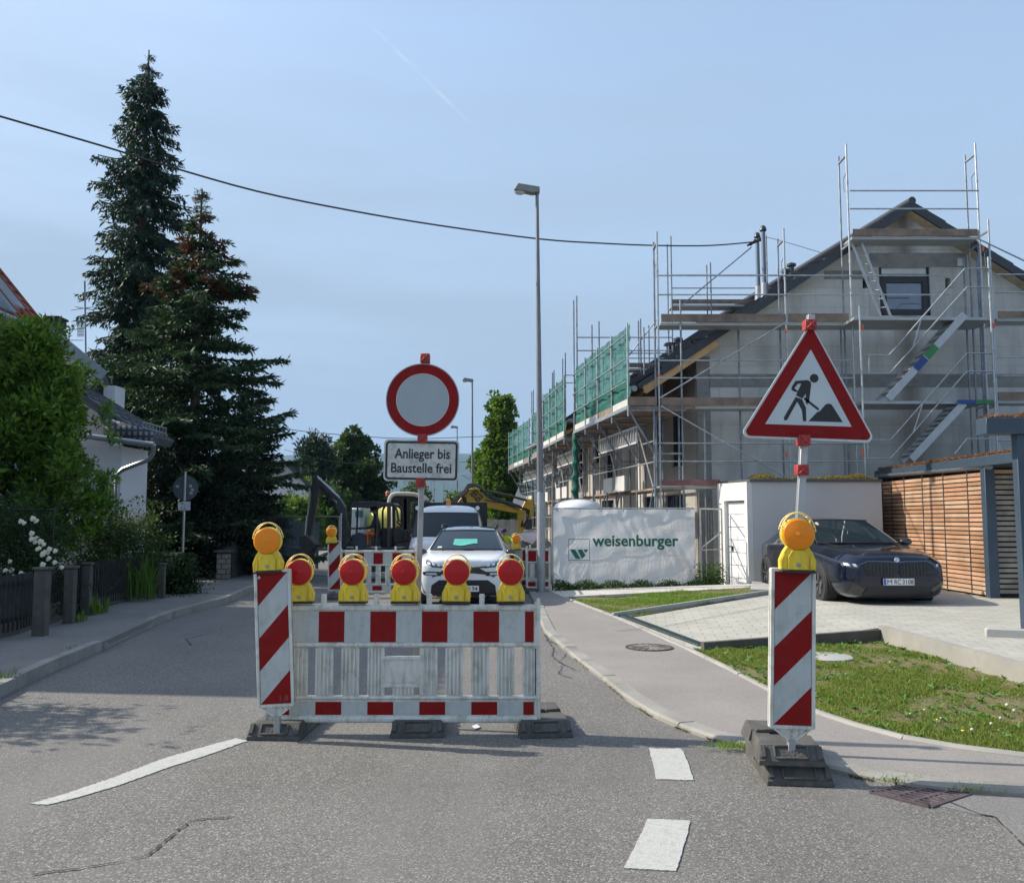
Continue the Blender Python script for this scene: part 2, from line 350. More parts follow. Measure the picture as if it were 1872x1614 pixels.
# lawns and the paved forecourt
FI = inset(FR, .06)
PA = G(1120, 1131); PB = G(1255, 1193)
i0, i1 = 2, 4
cor = Vector((4.86, 11.75, 0)); corR = Vector((5.03, 8.74, 0))
lawn_near = [FI[k] for k in range(i1, len(FI))] + [Vector((9.5, 5.9, 0)), Vector((9.5, 7.4, 0)), Vector((5.45, 7.3, 0)), corR, cor]
ZL = .03
struct(MB().slab([up(p, ZL) for p in lawn_near], .06).out('lawn', soil_m))
farL = G(1030, 1096); farR = G(1405, 1093); farN = G(1405, 1106)
lawn_far = [up(FI[1], ZL), up(farL + Vector((.1, .1, 0)), ZL), up(farR, ZL), up(farN, ZL), up(PA + Vector((.25, -.05, 0)), ZL)]
struct(MB().slab(lawn_far, .06).out('lawn', soil_m))
def brick(name, c0, c1, mortar, bw, bh, m=.006, rot=0., rough=.85, off=.5, bump=.3, plane='xy', dirt=None, var=.15, streak=None):
    if name in MATS: return MATS[name]
    mt = M(name, c0, rough, 0, .1, 2, dirt=dirt, streak=streak); t = mt.node_tree; N = t.nodes; L = t.links; b = N['Principled BSDF']
    g_ = N.new('ShaderNodeTexCoord'); mp_ = N.new('ShaderNodeMapping'); L.new(g_.outputs['Object'], mp_.inputs[0])
    if plane == 'xy': mp_.inputs['Rotation'].default_value = (0, 0, rot)
    if plane == 'xz': mp_.inputs['Rotation'].default_value = (R(90), 0, 0)
    if plane == 'yz': mp_.inputs['Rotation'].default_value = (R(90), 0, R(90))
    br = N.new('ShaderNodeTexBrick'); L.new(mp_.outputs[0], br.inputs[0]); br.inputs['Scale'].default_value = 1
    br.inputs['Brick Width'].default_value = bw; br.inputs['Row Height'].default_value = bh; br.inputs['Mortar Size'].default_value = m
    br.inputs['Mortar Smooth'].default_value = .2; br.offset = off; br.inputs['Color1'].default_value = (*c0, 1); br.inputs['Color2'].default_value = (*c1, 1); br.inputs['Mortar'].default_value = (*mortar, 1)
    old = b.inputs['Base Color'].links[0].from_socket
    q = N.new('ShaderNodeMix'); q.data_type = 'RGBA'; q.blend_type = 'MULTIPLY'; q.inputs[0].default_value = 1
    sc_ = N.new('ShaderNodeVectorMath'); sc_.operation = 'MULTIPLY'; sc_.inputs[1].default_value = tuple(1/max(c, .01) for c in c0)
    L.new(old, sc_.inputs[0]); L.new(br.outputs[0], q.inputs[6]); L.new(sc_.outputs[0], q.inputs[7]); L.new(q.outputs[2], b.inputs['Base Color'])
    bu = N.new('ShaderNodeBump'); bu.inputs['Strength'].default_value = bump; bu.inputs['Distance'].default_value = .01; bu.invert = True
    L.new(br.outputs['Fac'], bu.inputs['Height']); L.new(bu.outputs[0], b.inputs['Normal']); return mt
pav_m = brick('concrete_pavers', (.36, .35, .30), (.40, .39, .34), (.25, .24, .21), .30, .20, .008, R(8), bump=.5, dirt=((.29, .28, .25), .45, 1.1))
def pz(x): return .03 + .19 * min(1, max(0, (x - 2.2) / 3.0))
def PV(x, y): return Vector((x, y, pz(x)))
def draped(outline, zf, name, mat, cut=.55):
    bm = bmesh.new(); bm.faces.new([bm.verts.new((x, y, 0)) for x, y in outline]); bmesh.ops.triangulate(bm, faces=bm.faces)
    for _ in range(6): bmesh.ops.subdivide_edges(bm, edges=[e for e in bm.edges if e.calc_length() > cut], cuts=1); bmesh.ops.triangulate(bm, faces=bm.faces)
    bm.verts.index_update(); mb = MB(); mb.v = [Vector((v.co.x, v.co.y, zf(v.co.x))) for v in bm.verts]; mb.f = [tuple(v.index for v in f.verts) for f in bm.faces]; bm.free(); return struct(mb.out(name, mat))
draped([(p.x, p.y) for p in lawn_far], lambda x: pz(x) + .012, 'lawn', soil_m, .4)
draped([(PB.x + .08, PB.y), (4.90, 11.83), (5.12, 6.5), (18, 6.5), (18, 24), (5.45, 24), (5.45, 17.2), (farN.x, farN.y), (PA.x + .08, PA.y)], pz, 'forecourt', pav_m)
# concrete upstand between lawn and forecourt
struct(MB().beam(Vector((5.14, 6.5, .11)), Vector((4.92, 11.81, .11)), .09, .25).out('edging', edge_m))
mdk = M('dark_edging_concrete', (.10, .09, .075), .9, 0, .2, 4, dirt=((.05, .06, .03), .5, 5))  # much darker concrete for the edging along the near lawn
struct(MB().beam(Vector((PB.x + .2, PB.y, .04)), Vector((4.92, 11.80, .10)), .08, .18).out('edging', mdk))
struct(MB().beam(up(PA, .05), up(farN, .235), .05, .10).out('edging', conc_m))
struct(MB().slab([up(G(1375, 1088), .30), up(G(1430, 1092), .30), up(G(1530, 1097), .26), up(G(1527, 1104), .26), up(G(1440, 1103), .26), up(G(1372, 1101), .26)], .3).out('step', conc_m))
slab_m = brick('light_slabs', (.47, .45, .41), (.5, .48, .44), (.3, .29, .27), .5, .4, .006, bump=.3)
struct(MB().slab([up(FI[0], .05), up(Vector((5.2, 19.35, 0)), .23), up(Vector((5.2, 18.3, 0)), .23), up(farR, .235), up(farL, .06)], .05).out('path', slab_m))
# drain channel along the forecourt edge
ch = T('drain_channel', 'long narrow steel drain channel across the edge of the paved forecourt', 'drain', tuple(G(1190, 1160)))
a, b = G(1118, 1128) + Vector((.14, 0, .045)), G(1262, 1187) + Vector((.16, 0, .045))
MB().beam(a, b, .13, .02).out('channel', M('drain_slot', (.03, .035, .035), .6), ch)
gr = MB(); n = 60
for k in range(n + 1):
    p = a.lerp(b, k/n) + Vector((0, 0, .012)); d = (b - a).normalized().cross(Vector((0, 0, 1)))
    gr.beam(p - d*.065, p + d*.065, .022, .008)
for s_ in (-1, 1): gr.beam(a + d*.062*s_ + Vector((0, 0, .013)), b + d*.062*s_ + Vector((0, 0, .013)), .012, .01)
gr.out('grating', M('channel_grating', (.10, .14, .14), .5, .5), ch)
# manhole in the footway
mc = G(1187, 1189); mh = T('manhole_cover', 'round dark cast manhole cover in the reddish footway', 'manhole cover', (mc.x, mc.y, ZR))
iron = M('cast_iron', (.09, .075, .065), .7, .4, .3, 20, bump=.3, bs=80)
cc = Vector((mc.x, mc.y, ZR))
MB().lathe([(.30, 0), (.30, .012), (.265, .014), (.265, 0)], cc, 40).out('rim', iron, mh)
mb = MB().lathe([(.262, 0), (.262, .008), (0, .008)], cc, 40)
for k in range(16):
    a_ = k * math.pi / 8; mb.beam(cc + Vector((.07*math.cos(a_), .07*math.sin(a_), .012)), cc + Vector((.24*math.cos(a_), .24*math.sin(a_), .012)), .02, .008)
mb.out('cover', M('cover_concrete', (.2, .18, .16), .8, 0, .3, 15), mh)
lc = G(1505, 1199, .05); tag(MB().lathe([(.33, 0), (.33, .02), (.31, .028), (0, .030)], (lc.x, lc.y, .03), 36).out('shaft_cover', conc_m), 'round pale concrete shaft cover sunk in the lawn', 'shaft cover')
# street gully grate
q = [G(1592, 1449), G(1668, 1434), G(1772, 1452), G(1700, 1476)]
gc = sum(q, Vector()) / 4; gg = T('gully_grate', 'rusty slotted gully grate in the road by the kerb', 'drain grate', (gc.x, gc.y, 0))
MB().slab([up(p, .003) for p in q], .02).out('pit_shade', M('shade_black', (.006, .006, .006), .9), gg)  # flat black sheet: the shade of the hole put into colour
gm = M('rusty_grate', (.13, .10, .105), .6, .5, .3, 12, dirt=((.16, .08, .05), .5, 20))
mb = MB()
for a, b in ((0, 1), (1, 2), (2, 3), (3, 0)): mb.beam(up(q[a], .004), up(q[b], .004), .035, .014)
for k in range(1, 8):
    t = k / 8; mb.beam(up(q[3].lerp(q[2], t), .0035), up(q[0].lerp(q[1], t), .0035), .022, .012)
for k in (1/3, 2/3): mb.beam(up(q[0].lerp(q[3], k), .0038), up(q[1].lerp(q[2], k), .0038), .03, .013)
mb.out('grate', gm, gg)
# markings
def mark(pts, z=.006):
    out = []
    for a, b in zip(pts, pts[1:] + pts[:1]):
        n = max(1, int(math.hypot(b[0]-a[0], b[1]-a[1]) / 3.5))
        for k in range(n): out.append((lerp(a[0], b[0], k/n) + rnd.uniform(-.9, .9), lerp(a[1], b[1], k/n) + rnd.uniform(-.5, .5)))
    pts = out
    return struct(MB().slab([up(G(*p), z) for p in pts], .004).out('road_marking', paint_m))
mark([(1187, 1368), (1196, 1369), (1245, 1369), (1250, 1376), (1258, 1396), (1268, 1427), (1200, 1425), (1196, 1404)])
mark([(1184, 1498), (1262, 1501), (1256, 1530), (1236, 1593), (1140, 1588), (1165, 1540)])
ln0 = [(55, 1470), (120, 1452), (210, 1421), (300, 1387), (380, 1364), (432, 1350)]; ln1 = [(452, 1355), (388, 1378), (310, 1403), (215, 1437), (130, 1462), (84, 1472)]
mark(ln0 + ln1)
# a slightly darker tarmac patch with a sealed joint, cracks in the old road
patch = M('patch_asphalt', (.17, .163, .155), .9, 0, .1, 2, bump=.3, bs=140, speck=(160, (.08,.075,.07), (.28,.265,.25)))
struct(MB().slab([up(G(*p), .004) for p in ((1790, 1490), (1815, 1493), (1880, 1560), (1990, 1640), (2100, 1560), (2000, 1464), (1700, 1448), (1700, 1470))], .003).out('road_patch', patch))
tar = M('tar_joint', (.028, .027, .027), .7)
def crack(pts, w0, name='crack', z=.0072, amp=.012):
    pts = [G(*p) for p in pts]; mb = MB()
    for a, b in zip(pts, pts[1:]):
        n = max(3, int((b-a).length / .03)); t = (b-a).normalized(); nn = Vector((-t.y, t.x, 0)); off = 0; line = []
        for k in range(n + 1):
            off = off*.6 + rnd.uniform(-amp, amp); line.append(a.lerp(b, k/n) + nn * (off if 0 < k < n else 0))
        w_ = w0
        for p, q in zip(line, line[1:]):
            w_ = max(w0*.15, min(w0, w_*rnd.uniform(.6, 1.6)))
            if rnd.random() < .025: continue
            mb.add([up(p - nn*w_*.5, z), up(q - nn*w_*.4, z), up(q + nn*w_*.4, z), up(p + nn*w_*.5, z)], [(0, 1, 2, 3)])
    return struct(mb.out(name, tar, smooth=0, weld=False))
crack([(60, 1600), (140, 1590), (230, 1575), (272, 1563), (300, 1540), (325, 1520), (345, 1502), (420, 1494)], .014)
crack([(1690, 1449), (1790, 1489), (1818, 1494), (1850, 1525), (1900, 1575)], .014, amp=.003)
crack([(350, 1180), (340, 1168), (385, 1158), (470, 1152)], .018); crack([(320, 1166), (345, 1160), (420, 1150)], .014)
crack([(1000, 1170), (1012, 1185), (1008, 1200), (1030, 1215), (1020, 1232), (1045, 1240)], .016); crack([(1010, 1190), (1035, 1196), (1022, 1210), (1050, 1225)], .012)
crack([(995, 1160), (1004, 1172), (1020, 1180)], .02)
# left kerb and footway
KL = [G(*p) for p in ((-260, 1380), (-120, 1320), (0, 1262), (75, 1227), (165, 1190), (240, 1155), (300, 1130), (395, 1105), (440, 1086), (470, 1074))]
KL += [Vector((-7.0, 26, 0)), Vector((-8.6, 40, 0)), Vector((-12, 70, 0)), Vector((-17, 120, 0))]
def dropL(p): return .085 if (9.0 < p.y < 9.0) or (11.2 < p.y < 13.6) else 0
KLr = KL[::-1]
kerb_run(KLr, .14, .125, 'kerb', .95, kerb_m, dropL)
KLi = inset(KLr, .14)
struct(MB().slab([up(p, .11) for p in KLi] + [Vector((-7.0, 4, .11)), Vector((-30, 4, .11)), Vector((-50, 120, .11))], .12).out('pavement', asphL))
# garden ground left
gard = M('garden_soil', (.04, .045, .02), .95, 0, .4, 2, bump=.6, bs=15)
struct(MB().slab([Vector((-6.75, 3, .13)), Vector((-6.75, 12.3, .13)), Vector((-7.42, 18.2, .13)), Vector((-8.2, 22.6, .13)), Vector((-10.5, 40, .13)), Vector((-60, 40, .13)), Vector((-60, 3, .13))], .05).out('garden', gard))
# right plots behind forecourt
struct(MB().slab([Vector((1.0, 20.0, .01)), Vector((30, 20.0, .01)), Vector((30, 90, .01)), Vector((-2.0, 60, .01)), Vector((-.4, 40, .01))], .05).out('site_ground', M('site_gravel', (.28, .25, .21), .95, 0, .2, 2, bump=.6, bs=12)))
# far hills
hm_ = M('far_forest', (.035, .06, .03), .95, 0, .35, .02)
def hill(u, v):
    x = -2200 + 4400*u; y = 3200 + 1000*v
    prof = 298 + 14*math.sin(x*.0021 + 1) + 9*math.sin(x*.006) + 4*math.sin(x*.017)
    return Vector((x, y, -5 + prof * math.sin(math.pi/2 * min(1, v*1.3))))
struct(MB().grid(90, 10, hill).out('hills', hm_))
# ---------------------------------------------------------------- warning lamps, foot plates, beacons, barriers
def emis_lens(name, col):
    m = M(name, col, .35, 0, .05, 8, coat=.15, spec=.3)
    t = m.node_tree; N = t.nodes; L = t.links; b = N['Principled BSDF']
    g_ = N.new('ShaderNodeTexCoord'); w_ = N.new('ShaderNodeTexWave'); w_.wave_type = 'RINGS'; w_.rings_direction = 'Y'; w_.inputs['Scale'].default_value = 26
    mp_ = N.new('ShaderNodeMapping'); mp_.inputs['Location'].default_value = (0, 0, -.24); L.new(g_.outputs['Object'], mp_.inputs[0]); L.new(mp_.outputs[0], w_.inputs[0])
    bu = N.new('ShaderNodeBump'); bu.inputs['Strength'].default_value = .25; bu.inputs['Distance'].default_value = .004
    L.new(w_.outputs[0], bu.inputs['Height']); L.new(bu.outputs[0], b.inputs['Normal'])
    b.inputs['Subsurface Weight'].default_value = .3; b.inputs['Subsurface Radius'].default_value = (.03, .008, .003); b.inputs['Subsurface Scale'].default_value = .5
    return m
red_l = emis_lens('red_lens', (.46, .006, .008)); amb_l = emis_lens('amber_lens', (.90, .27, .008))
def make_lamp(lens, label, cat='warning lamp', group=None):
    t = T('warning_lamp', label, cat, (0, 0, 0), group, (0, 0, 0)); cz = .243
    base = MB().box(-.106, .106, -.05, .05, 0, .018); base.out('battery_base', black_m, t, .003)
    out_l = [(-.108, .018), (-.111, .078), (-.088, .132), (-.066, .165)]
    arc = [(.098 * math.cos(R(a_)), cz + .098 * math.sin(R(a_))) for a_ in range(232, -53, -12)]
    poly = out_l + arc + [(-x, z) for x, z in out_l[::-1]]
    body = MB().prism(poly, -.038, .042)
    body.lathe([(.098, .04), (.103, .03), (.103, -.040), (.1005, -.050), (.0975, -.050), (.0975, -.03)], (0, 0, cz), 40, 'y')
    body.prism([(-.062, .022), (-.062, .10), (-.038, .142), (.038, .142), (.062, .10), (.062, .022)], -.050, -.03)
    body.prism([(-.104, .022), (-.106, .075), (-.085, .122), (-.072, .10), (-.072, .022)], -.044, -.03)
    body.prism([(.104, .022), (.106, .075), (.085, .122), (.072, .10), (.072, .022)][::-1], -.044, -.03)
    body.out('housing', yel_m, t, .003, seg=2)
    prof = [(.097, -.036), (.0965, -.054), (.092, -.060), (.06, -.066), (.03, -.069), (.012, -.070), (.006, -.073), (.0, -.073)]
    lm = MB().lathe(prof, (0, 0, cz), 40, 'y'); lm.out('lens', lens, t)
    MB().lathe([(.0945, .03), (.09, .05), (.05, .062), (0, .064)], (0, 0, cz), 32, 'y').out('lens', lens, t)
    h = MB()
    for yy in (-.042, .036): h.path([(.108*math.cos(R(a_)), yy, cz + .137*math.sin(R(a_))) for a_ in range(8, 173, 8)], .0042, 6)
    for a_ in (22, 55, 125, 158): h.beam((.108*math.cos(R(a_)), -.042, cz + .137*math.sin(R(a_))), (.108*math.cos(R(a_)), .036, cz + .137*math.sin(R(a_))), .006, .006)
    for a_ in (10, 45, 135, 170): h.beam((.100*math.cos(R(a_)), -.035, cz + .100*math.sin(R(a_))), (.108*math.cos(R(a_)), -.042, cz + .137*math.sin(R(a_))), .008, .006)
    h.out('handle', cream_m, t)
    s = MB().lathe([(.014, -.056), (.014, -.052), (.0, -.052)], (0, 0, .052), 16, 'y'); s.lathe([(.010, -.048), (.010, -.060), (.005, -.0605), (.005, -.055), (0, -.055)], (0, 0, .052), 12, 'y')
    s.out('screw', metal_m, t)
    return t
def make_foot(label, group, letters='EHV'):
    """recycled plastic foot plate .8 x .4 x .12, long axis along y, near end at -y"""
    t = T('foot_plate', label, 'foot plate', (0, 0, 0), group, (0, 0, 0))
    m = MB()
    def fr(x0, x1, y0, y1, z0, z1, i, j0, j1):
        m.add([(x0,y0,z0),(x1,y0,z0),(x1,y1,z0),(x0,y1,z0),(x0+i,y0+j0,z1),(x1-i,y0+j0,z1),(x1-i,y1-j1,z1),(x0+i,y1-j1,z1)], [(0,3,2,1),(4,5,6,7),(0,1,5,4),(1,2,6,5),(2,3,7,6),(3,0,4,7)])
    fr(-.205, .205, -.41, .41, 0, .035, .004, .004, .004)
    fr(-.20, .20, -.405, -.07, .035, .115, .02, .07, .0)
    fr(-.20, .20, .07, .405, .035, .115, .02, .0, .07)
    fr(-.18, -.06, -.07, .07, .035, .11, .01, .0, .0); fr(.06, .18, -.07, .07, .035, .11, .01, .0, .0)
    m.box(-.16, -.05, -.02, .05, .11, .135); m.box(.05, .16, -.02, .05, .11, .135)
    # raised frame and ribs on the sloping near end
    sl_ = lambda x, u, h=.006: Vector((x, -.405 + .07*u, .035 + .08*u)) + Vector((0, -.75, .66)) * h
    for xa, xb in ((-.19, -.155), (.155, .19)): m.beam(sl_(xa, .5), sl_(xb, .5), .085, .020, (0, -.75, .66))
    for ua in (.12, .88): m.beam(sl_(-.10, ua), sl_(.10, ua), .014, .018, (0, -.75, .66))
    for xa in (-.10, .10): m.beam(sl_(xa, .12), sl_(xa, .88), .014, .018, (0, -.75, .66))
    m.out('plate', rubber_m, t, .005)
    tx = text_mb(letters, -.065, .065, 0, .036, 0, .006, .01)
    mt = Matrix.Translation(sl_(0, .28, .004)) @ Matrix.Rotation(math.atan2(.08, .07) - R(90), 4, 'X')
    tx.xf(mt); tx.out('lettering', rubber_m, t)
    return t
def bands(w_, top, bot, n=4):
    q_ = (top - bot) / n; mb = MB()
    y = -.0205
    for k in range(n + 1):
        mb.k = k % 2; zl = [top - k*q_, top - (k+1)*q_]; zr = [top - (k-1)*q_, top - k*q_]
        if k == 0: poly = [(-w_/2, top), (-w_/2, zl[1]), (w_/2, top)]
        elif k == n: poly = [(-w_/2, bot), (w_/2, bot), (w_/2, zr[0])]
        else: poly = [(-w_/2, zl[0]), (-w_/2, zl[1]), (w_/2, zr[1]), (w_/2, zr[0])]
        mb.add([(a_, y, b_) for a_, b_ in poly], [tuple(range(len(poly)))])
    return mb
def make_beacon(label, w_=.28, h=1.02, detail=True):
    """striped beacon; origin at the bottom of the panel"""
    t = T('traffic_beacon', label, 'beacon', (0, 0, 0), None, (0, 0, 0))
    fr = MB(); o = rrect(-w_/2, w_/2, 0, h, .025); fr.prism(o, -.012, .012)
    for (x0, x1, z0, z1) in ((-w_/2, -w_/2+.022, .0, h), (w_/2-.022, w_/2, .0, h)): fr.prism(rrect(x0, x1, z0+.002, z1-.002, .010, 3), -.028, .026)
    for (z0, z1) in ((0.001, .022), (h-.022, h-.001)): fr.prism(rrect(-w_/2+.004, w_/2-.004, z0, z1, .010, 3), -.027, .025)
    fr.out('frame', white_p, t, .002)
    bands(w_ - .05, h - .025, .025).out('striped_sheet', [red_s, dirtyw], t)
    v = MB().prism([(-.10, 0), (.10, 0), (.022, -.062), (-.022, -.062)][::-1], -.010, .010)
    v.beam((-.115, -.012, .0), (-.018, -.012, -.068), .012, .014, (0, 1, 0)); v.beam((.115, -.012, .0), (.018, -.012, -.068), .012, .014, (0, 1, 0))
    v.out('foot_bracket', white_p, t)
    MB().box(-.022, .022, -.02, .022, -.20, -.062).out('stem', pole_m, t, .002)
    s = MB()
    for z in (-.018, -.045): s.lathe([(.005, -.0115), (.004, -.0145), (0, -.0145)], (0, 0, z), 8, 'y')
    s.out('rivet', metal_m, t)
    return t
def make_barrier(label, detail=1.0, W=2.12, first_white=.20):
    """crowd barrier, origin at its lower right corner on the ground, extends to -x"""
    t = T('road_barrier', label, 'barrier', (0, 0, 0), None, (0, 0, 0)); f = MB()
    def rail(z0, z1, d=.022, x0=-W+.01, x1=-.008): f.prism(rrect(-d, d, z0, z1, min(.014, (z1-z0)*.4), 3), x0, x1, 'x')
    rail(.937, .985); rail(.660, .692, .024); rail(.262, .290, .022); rail(.088, .134, .026)
    for x in (-W, -.05): f.box(x + .004, x + .05, -.019, .019, .05, 1.0)
    f.box(-.028, -.002, -.026, .026, .03, 1.03); f.box(-W + .002, -W + .028, -.026, .026, .03, 1.03)
    f.prism([(-W + .04, .69), (-.04, .69), (-.04, .94), (-W + .04, .94)], -.010, .010); f.prism([(-W + .04, .13), (-.04, .13), (-.04, .265), (-W + .04, .265)], -.010, .010)
    f.out('frame', white_p, t, .003)
    x = -.455
    while x > -W: MB().box(x - .02, x + .02, -.016, .016, .98, 1.065).out('lamp_peg', white_p, t, .003); x -= .41
    for z0, z1, sh in ((.697, .932, 0), (.148, .246, -.014)):
        mb = MB(); xs = [-.052, -.12 + sh]; mats = [0]; i = 1
        while xs[-1] - .2 > -W + .04: xs.append(xs[-1] - .2); mats.append(i % 2); i += 1
        xs.append(-W + .05); mats.append(i % 2)
        for a_, b_, k in zip(xs, xs[1:], mats): mb.k = k; mb.add([(a_, -.0125, z0), (b_, -.0125, z0), (b_, -.0125, z1), (a_, -.0125, z1)], [(0, 1, 2, 3)])
        mb.out('striped_sheet', [red_s, dirtyw], t)
    sl_ = MB()
    def slat(xa, xb, z0=.285, z1=.664):
        n = max(2, round((xb - xa) / .03)); w_ = (xb - xa) / n
        sl_.box(xa, xb, -.008, .008, z0, z1)
        for k in range(n + 1):
            xc = xa + k*w_; sl_.prism([(xc-.007, -.019), (xc+.007, -.019), (xc+.010, -.006), (xc-.010, -.006)][::-1], z0 + .012, z1 - .012, 'z')
    if detail > .5:
        z2x = lambda z: (430 + z / 2.971 - 988) / 231.9
        for a_, b_ in ((325, 413), (465, 548), (603, 686), (742, 815), (1032, 1103), (1157, 1238), (1295, 1378), (1432, 1512), (1568, 1630)): slat(z2x(a_), z2x(b_))
        slat(z2x(878), z2x(978), .285, .365)
        a_, b_ = z2x(820), z2x(1022)
        sl_.box(a_, b_, -.012, .012, .37, .575)
        for z0, z1 in ((.355, .375), (.565, .588)): sl_.box(a_ - .01, b_ + .01, -.02, .02, z0, z1)
        for x_ in (a_, b_): sl_.box(x_ - .010, x_ + .008, -.0198, .0198, .29, .655 if x_ == b_ else .655)
        sl_.prism(rrect(a_ + .03, b_ - .03, .392, .548, .01), -.0165, -.010)
    else:
        x = -.17
        while x > -W + .1: slat(x - .09, x); x -= .2
    sl_.out('slats', white_p, t, .002)
    return t
# --- the front barrier
YB = 6.9; XB = P(988, 1200, YB).x
bar = make_barrier('big red and white plastic barrier across the road carrying five red lamps'); place(bar, (XB, YB, .0))
lamp_r = make_lamp(red_l, 'x')
LX = [(548, 'red warning lamp at the left end of the front barrier, next to the striped panel'), (646, 'second red lamp from the left on the front barrier'),
      (741, 'middle red lamp of the five on the front barrier, left of the sign post'), (834, 'fourth red lamp on the front barrier, in front of the white car bonnet'), (934, 'red warning lamp at the right end of the front barrier')]
for i, (px, lb) in enumerate(LX):
    o = lamp_r if i == 0 else copy_tree(lamp_r)
    place(o, (P(px, 1100, YB).x, YB, .992), (0, R(rnd.uniform(-1.2, 1.2)), R(rnd.uniform(-7, 7))), lb, 'red lamps on the front barrier')
lamp_a = make_lamp(amb_l, 'amber warning lamp on the left striped panel of the front barrier')
beacon = make_beacon('striped beacon panel at the left end of the front barrier with dirty lower band', .275, 1.02)
YL = 6.72; b0 = P(506, 1291, YL)
place(beacon, b0, (0, R(-3.1), 0))
st = MB().lathe([(.012, -.0225), (.012, -.0215), (0, -.0215)], (-.10, 0, .965), 16, 'y'); st.out('sticker', dirtyw, beacon)
text_mb('1.8', .03, .095, .045, .04, -.0228, .001, .01).out('lettering', M('faded_mark', (.30, .05, .05), .5), beacon)
l0 = P(491, 1047, YL); place(lamp_a, l0, (0, R(-2), R(4)))
la2 = copy_tree(lamp_a); place(la2, P(1457, 1045.5, 5.62) + Vector((0, 0, -.004)), (0, R(1.5), R(-6)), 'amber warning lamp on the striped panel right of the road, below the triangle sign')
beacon2 = make_beacon('clean striped beacon panel standing alone at the right kerb', .285, 1.0); b1 = P(1446.5, 1331, 5.65)
place(beacon2, b1, (0, R(2.0), 0))
grp = 'black foot plates under barriers and signs'
ft = make_foot('black foot plate under the left end of the front barrier', grp)
fp = G(503, 1355); place(ft, (fp.x, fp.y + .42, 0), (0, 0, R(-3)))
f2 = copy_tree(ft); fp = G(758, 1350); place(f2, (fp.x, fp.y + .42, 0), (0, 0, R(2)), 'black foot plate under the middle of the front barrier, holding the round sign')
f3 = copy_tree(ft); fp = G(994, 1350); place(f3, (fp.x - .02, fp.y + .42, 0), (0, 0, R(6)), 'black foot plate under the right end of the front barrier')
f4 = make_foot('grey black foot plate, lower one of the two stacked at the right kerb', grp, 'SAVG'); fp = G(1470, 1439); place(f4, (fp.x + .02, fp.y + .42, 0), (0, 0, R(-5)))
f5 = copy_tree(f4); place(f5, (fp.x - .01, fp.y + .43, .118), (0, 0, R(-7)), 'grey black foot plate, upper one of the two stacked at the right kerb')
# --- round sign with supplementary plate
ps = T('road_sign', 'round white sign with red ring and text plate on a post behind the front barrier', 'road sign', (P(757, 1325, 7.1).x, 7.1, 0))
alu = M('sign_back', (.42, .44, .45), .45, .4, .1, 4)
signw = M('sign_white', (.34, .39, .42), .4, 0, .05, 4, dirt=((.25, .28, .29), .35, 3)); signw2 = M('plate_white', (.52, .53, .50), .45, 0, .08, 9, dirt=((.16, .16, .14), .8, 17))
YS = 7.12
MB().beam(P(757, 1335, YS), P(778, 652, YS), .042, .042, (0, 1, 0)).out('post', pole_m, ps, .003)
dc = P(772.7, 731, YS - .035)
d1 = MB().lathe([(0, .0012), (.294, .0012), (.294, -.006), (.300, -.006), (.300, .008), (.294, .008), (.294, .003), (0, .003)], dc, 72, 'y'); d1.out('sign_plate', alu, ps)
MB().lathe([(.291, -.003), (.291, -.0005), (.213, -.0005), (.213, -.003), (.291, -.003)], dc, 72, 'y').out('red_ring', red_s, ps)
MB().lathe([(.213, -.002), (.0, -.002)], dc, 72, 'y', False).out('white_field', signw, ps)
MB().lathe([(.216, -.0035), (.212, -.0035)], dc, 72, 'y', False).out('rim', M('sign_rim', (.62, .60, .58), .4), ps)
clamp_m = M('red_clamp', (.36, .035, .03), .55, 0, .25, 15, dirt=((.1, .05, .05), .5, 20))
def clamp(c, parent, w_=.075, h=.075, rz=0):
    m = MB().box(c.x - w_/2, c.x + w_/2, c.y - .02, c.y + .06, c.z - h/2, c.z + h/2)
    for k in range(4):
        a_ = R(45 + 90*k); m.beam(c + Vector((0, -.024, 0)), c + Vector((w_*.52*math.cos(a_), -.024, h*.52*math.sin(a_))), .014, .012, (0, 1, 0))
    m.lathe([(.013, -.036), (.013, -.02)], c, 8, 'y')
    o = m.out('clamp', clamp_m, parent, .003); return o
for px, py in ((777, 655), (772, 802), (768.5, 882)): clamp(P(px, py, YS - .045), ps)
tp = P(770.5, 842, YS - .04); rm = Matrix.Translation(tp) @ Matrix.Rotation(R(.9), 4, 'Y')
MB().prism(rrect(-.305, .305, -.168, .168, .035), -.004, .004).xf(rm).out('text_plate', signw2, ps)
k_ = MB(); o_, i_ = rrect(-.292, .292, -.156, .156, .03, 6), rrect(-.275, .275, -.139, .139, .016, 6); n = len(o_)
k_.add([(x, -.0055, z) for x, z in o_] + [(x, -.0055, z) for x, z in i_], [(j, (j+1) % n, n + (j+1) % n, n + j) for j in range(n)])
k_.xf(rm).out('border', black_m, ps)
for body, a_, b_, zb, cap in (('Anlieger bis', -.219, .230, .016, .083), ('Baustelle frei', -.244, .243, -.099, .080)):
    text_mb(body, a_, b_, zb, cap, -.0065, .002, .016).xf(rm).out('lettering', black_m, ps)
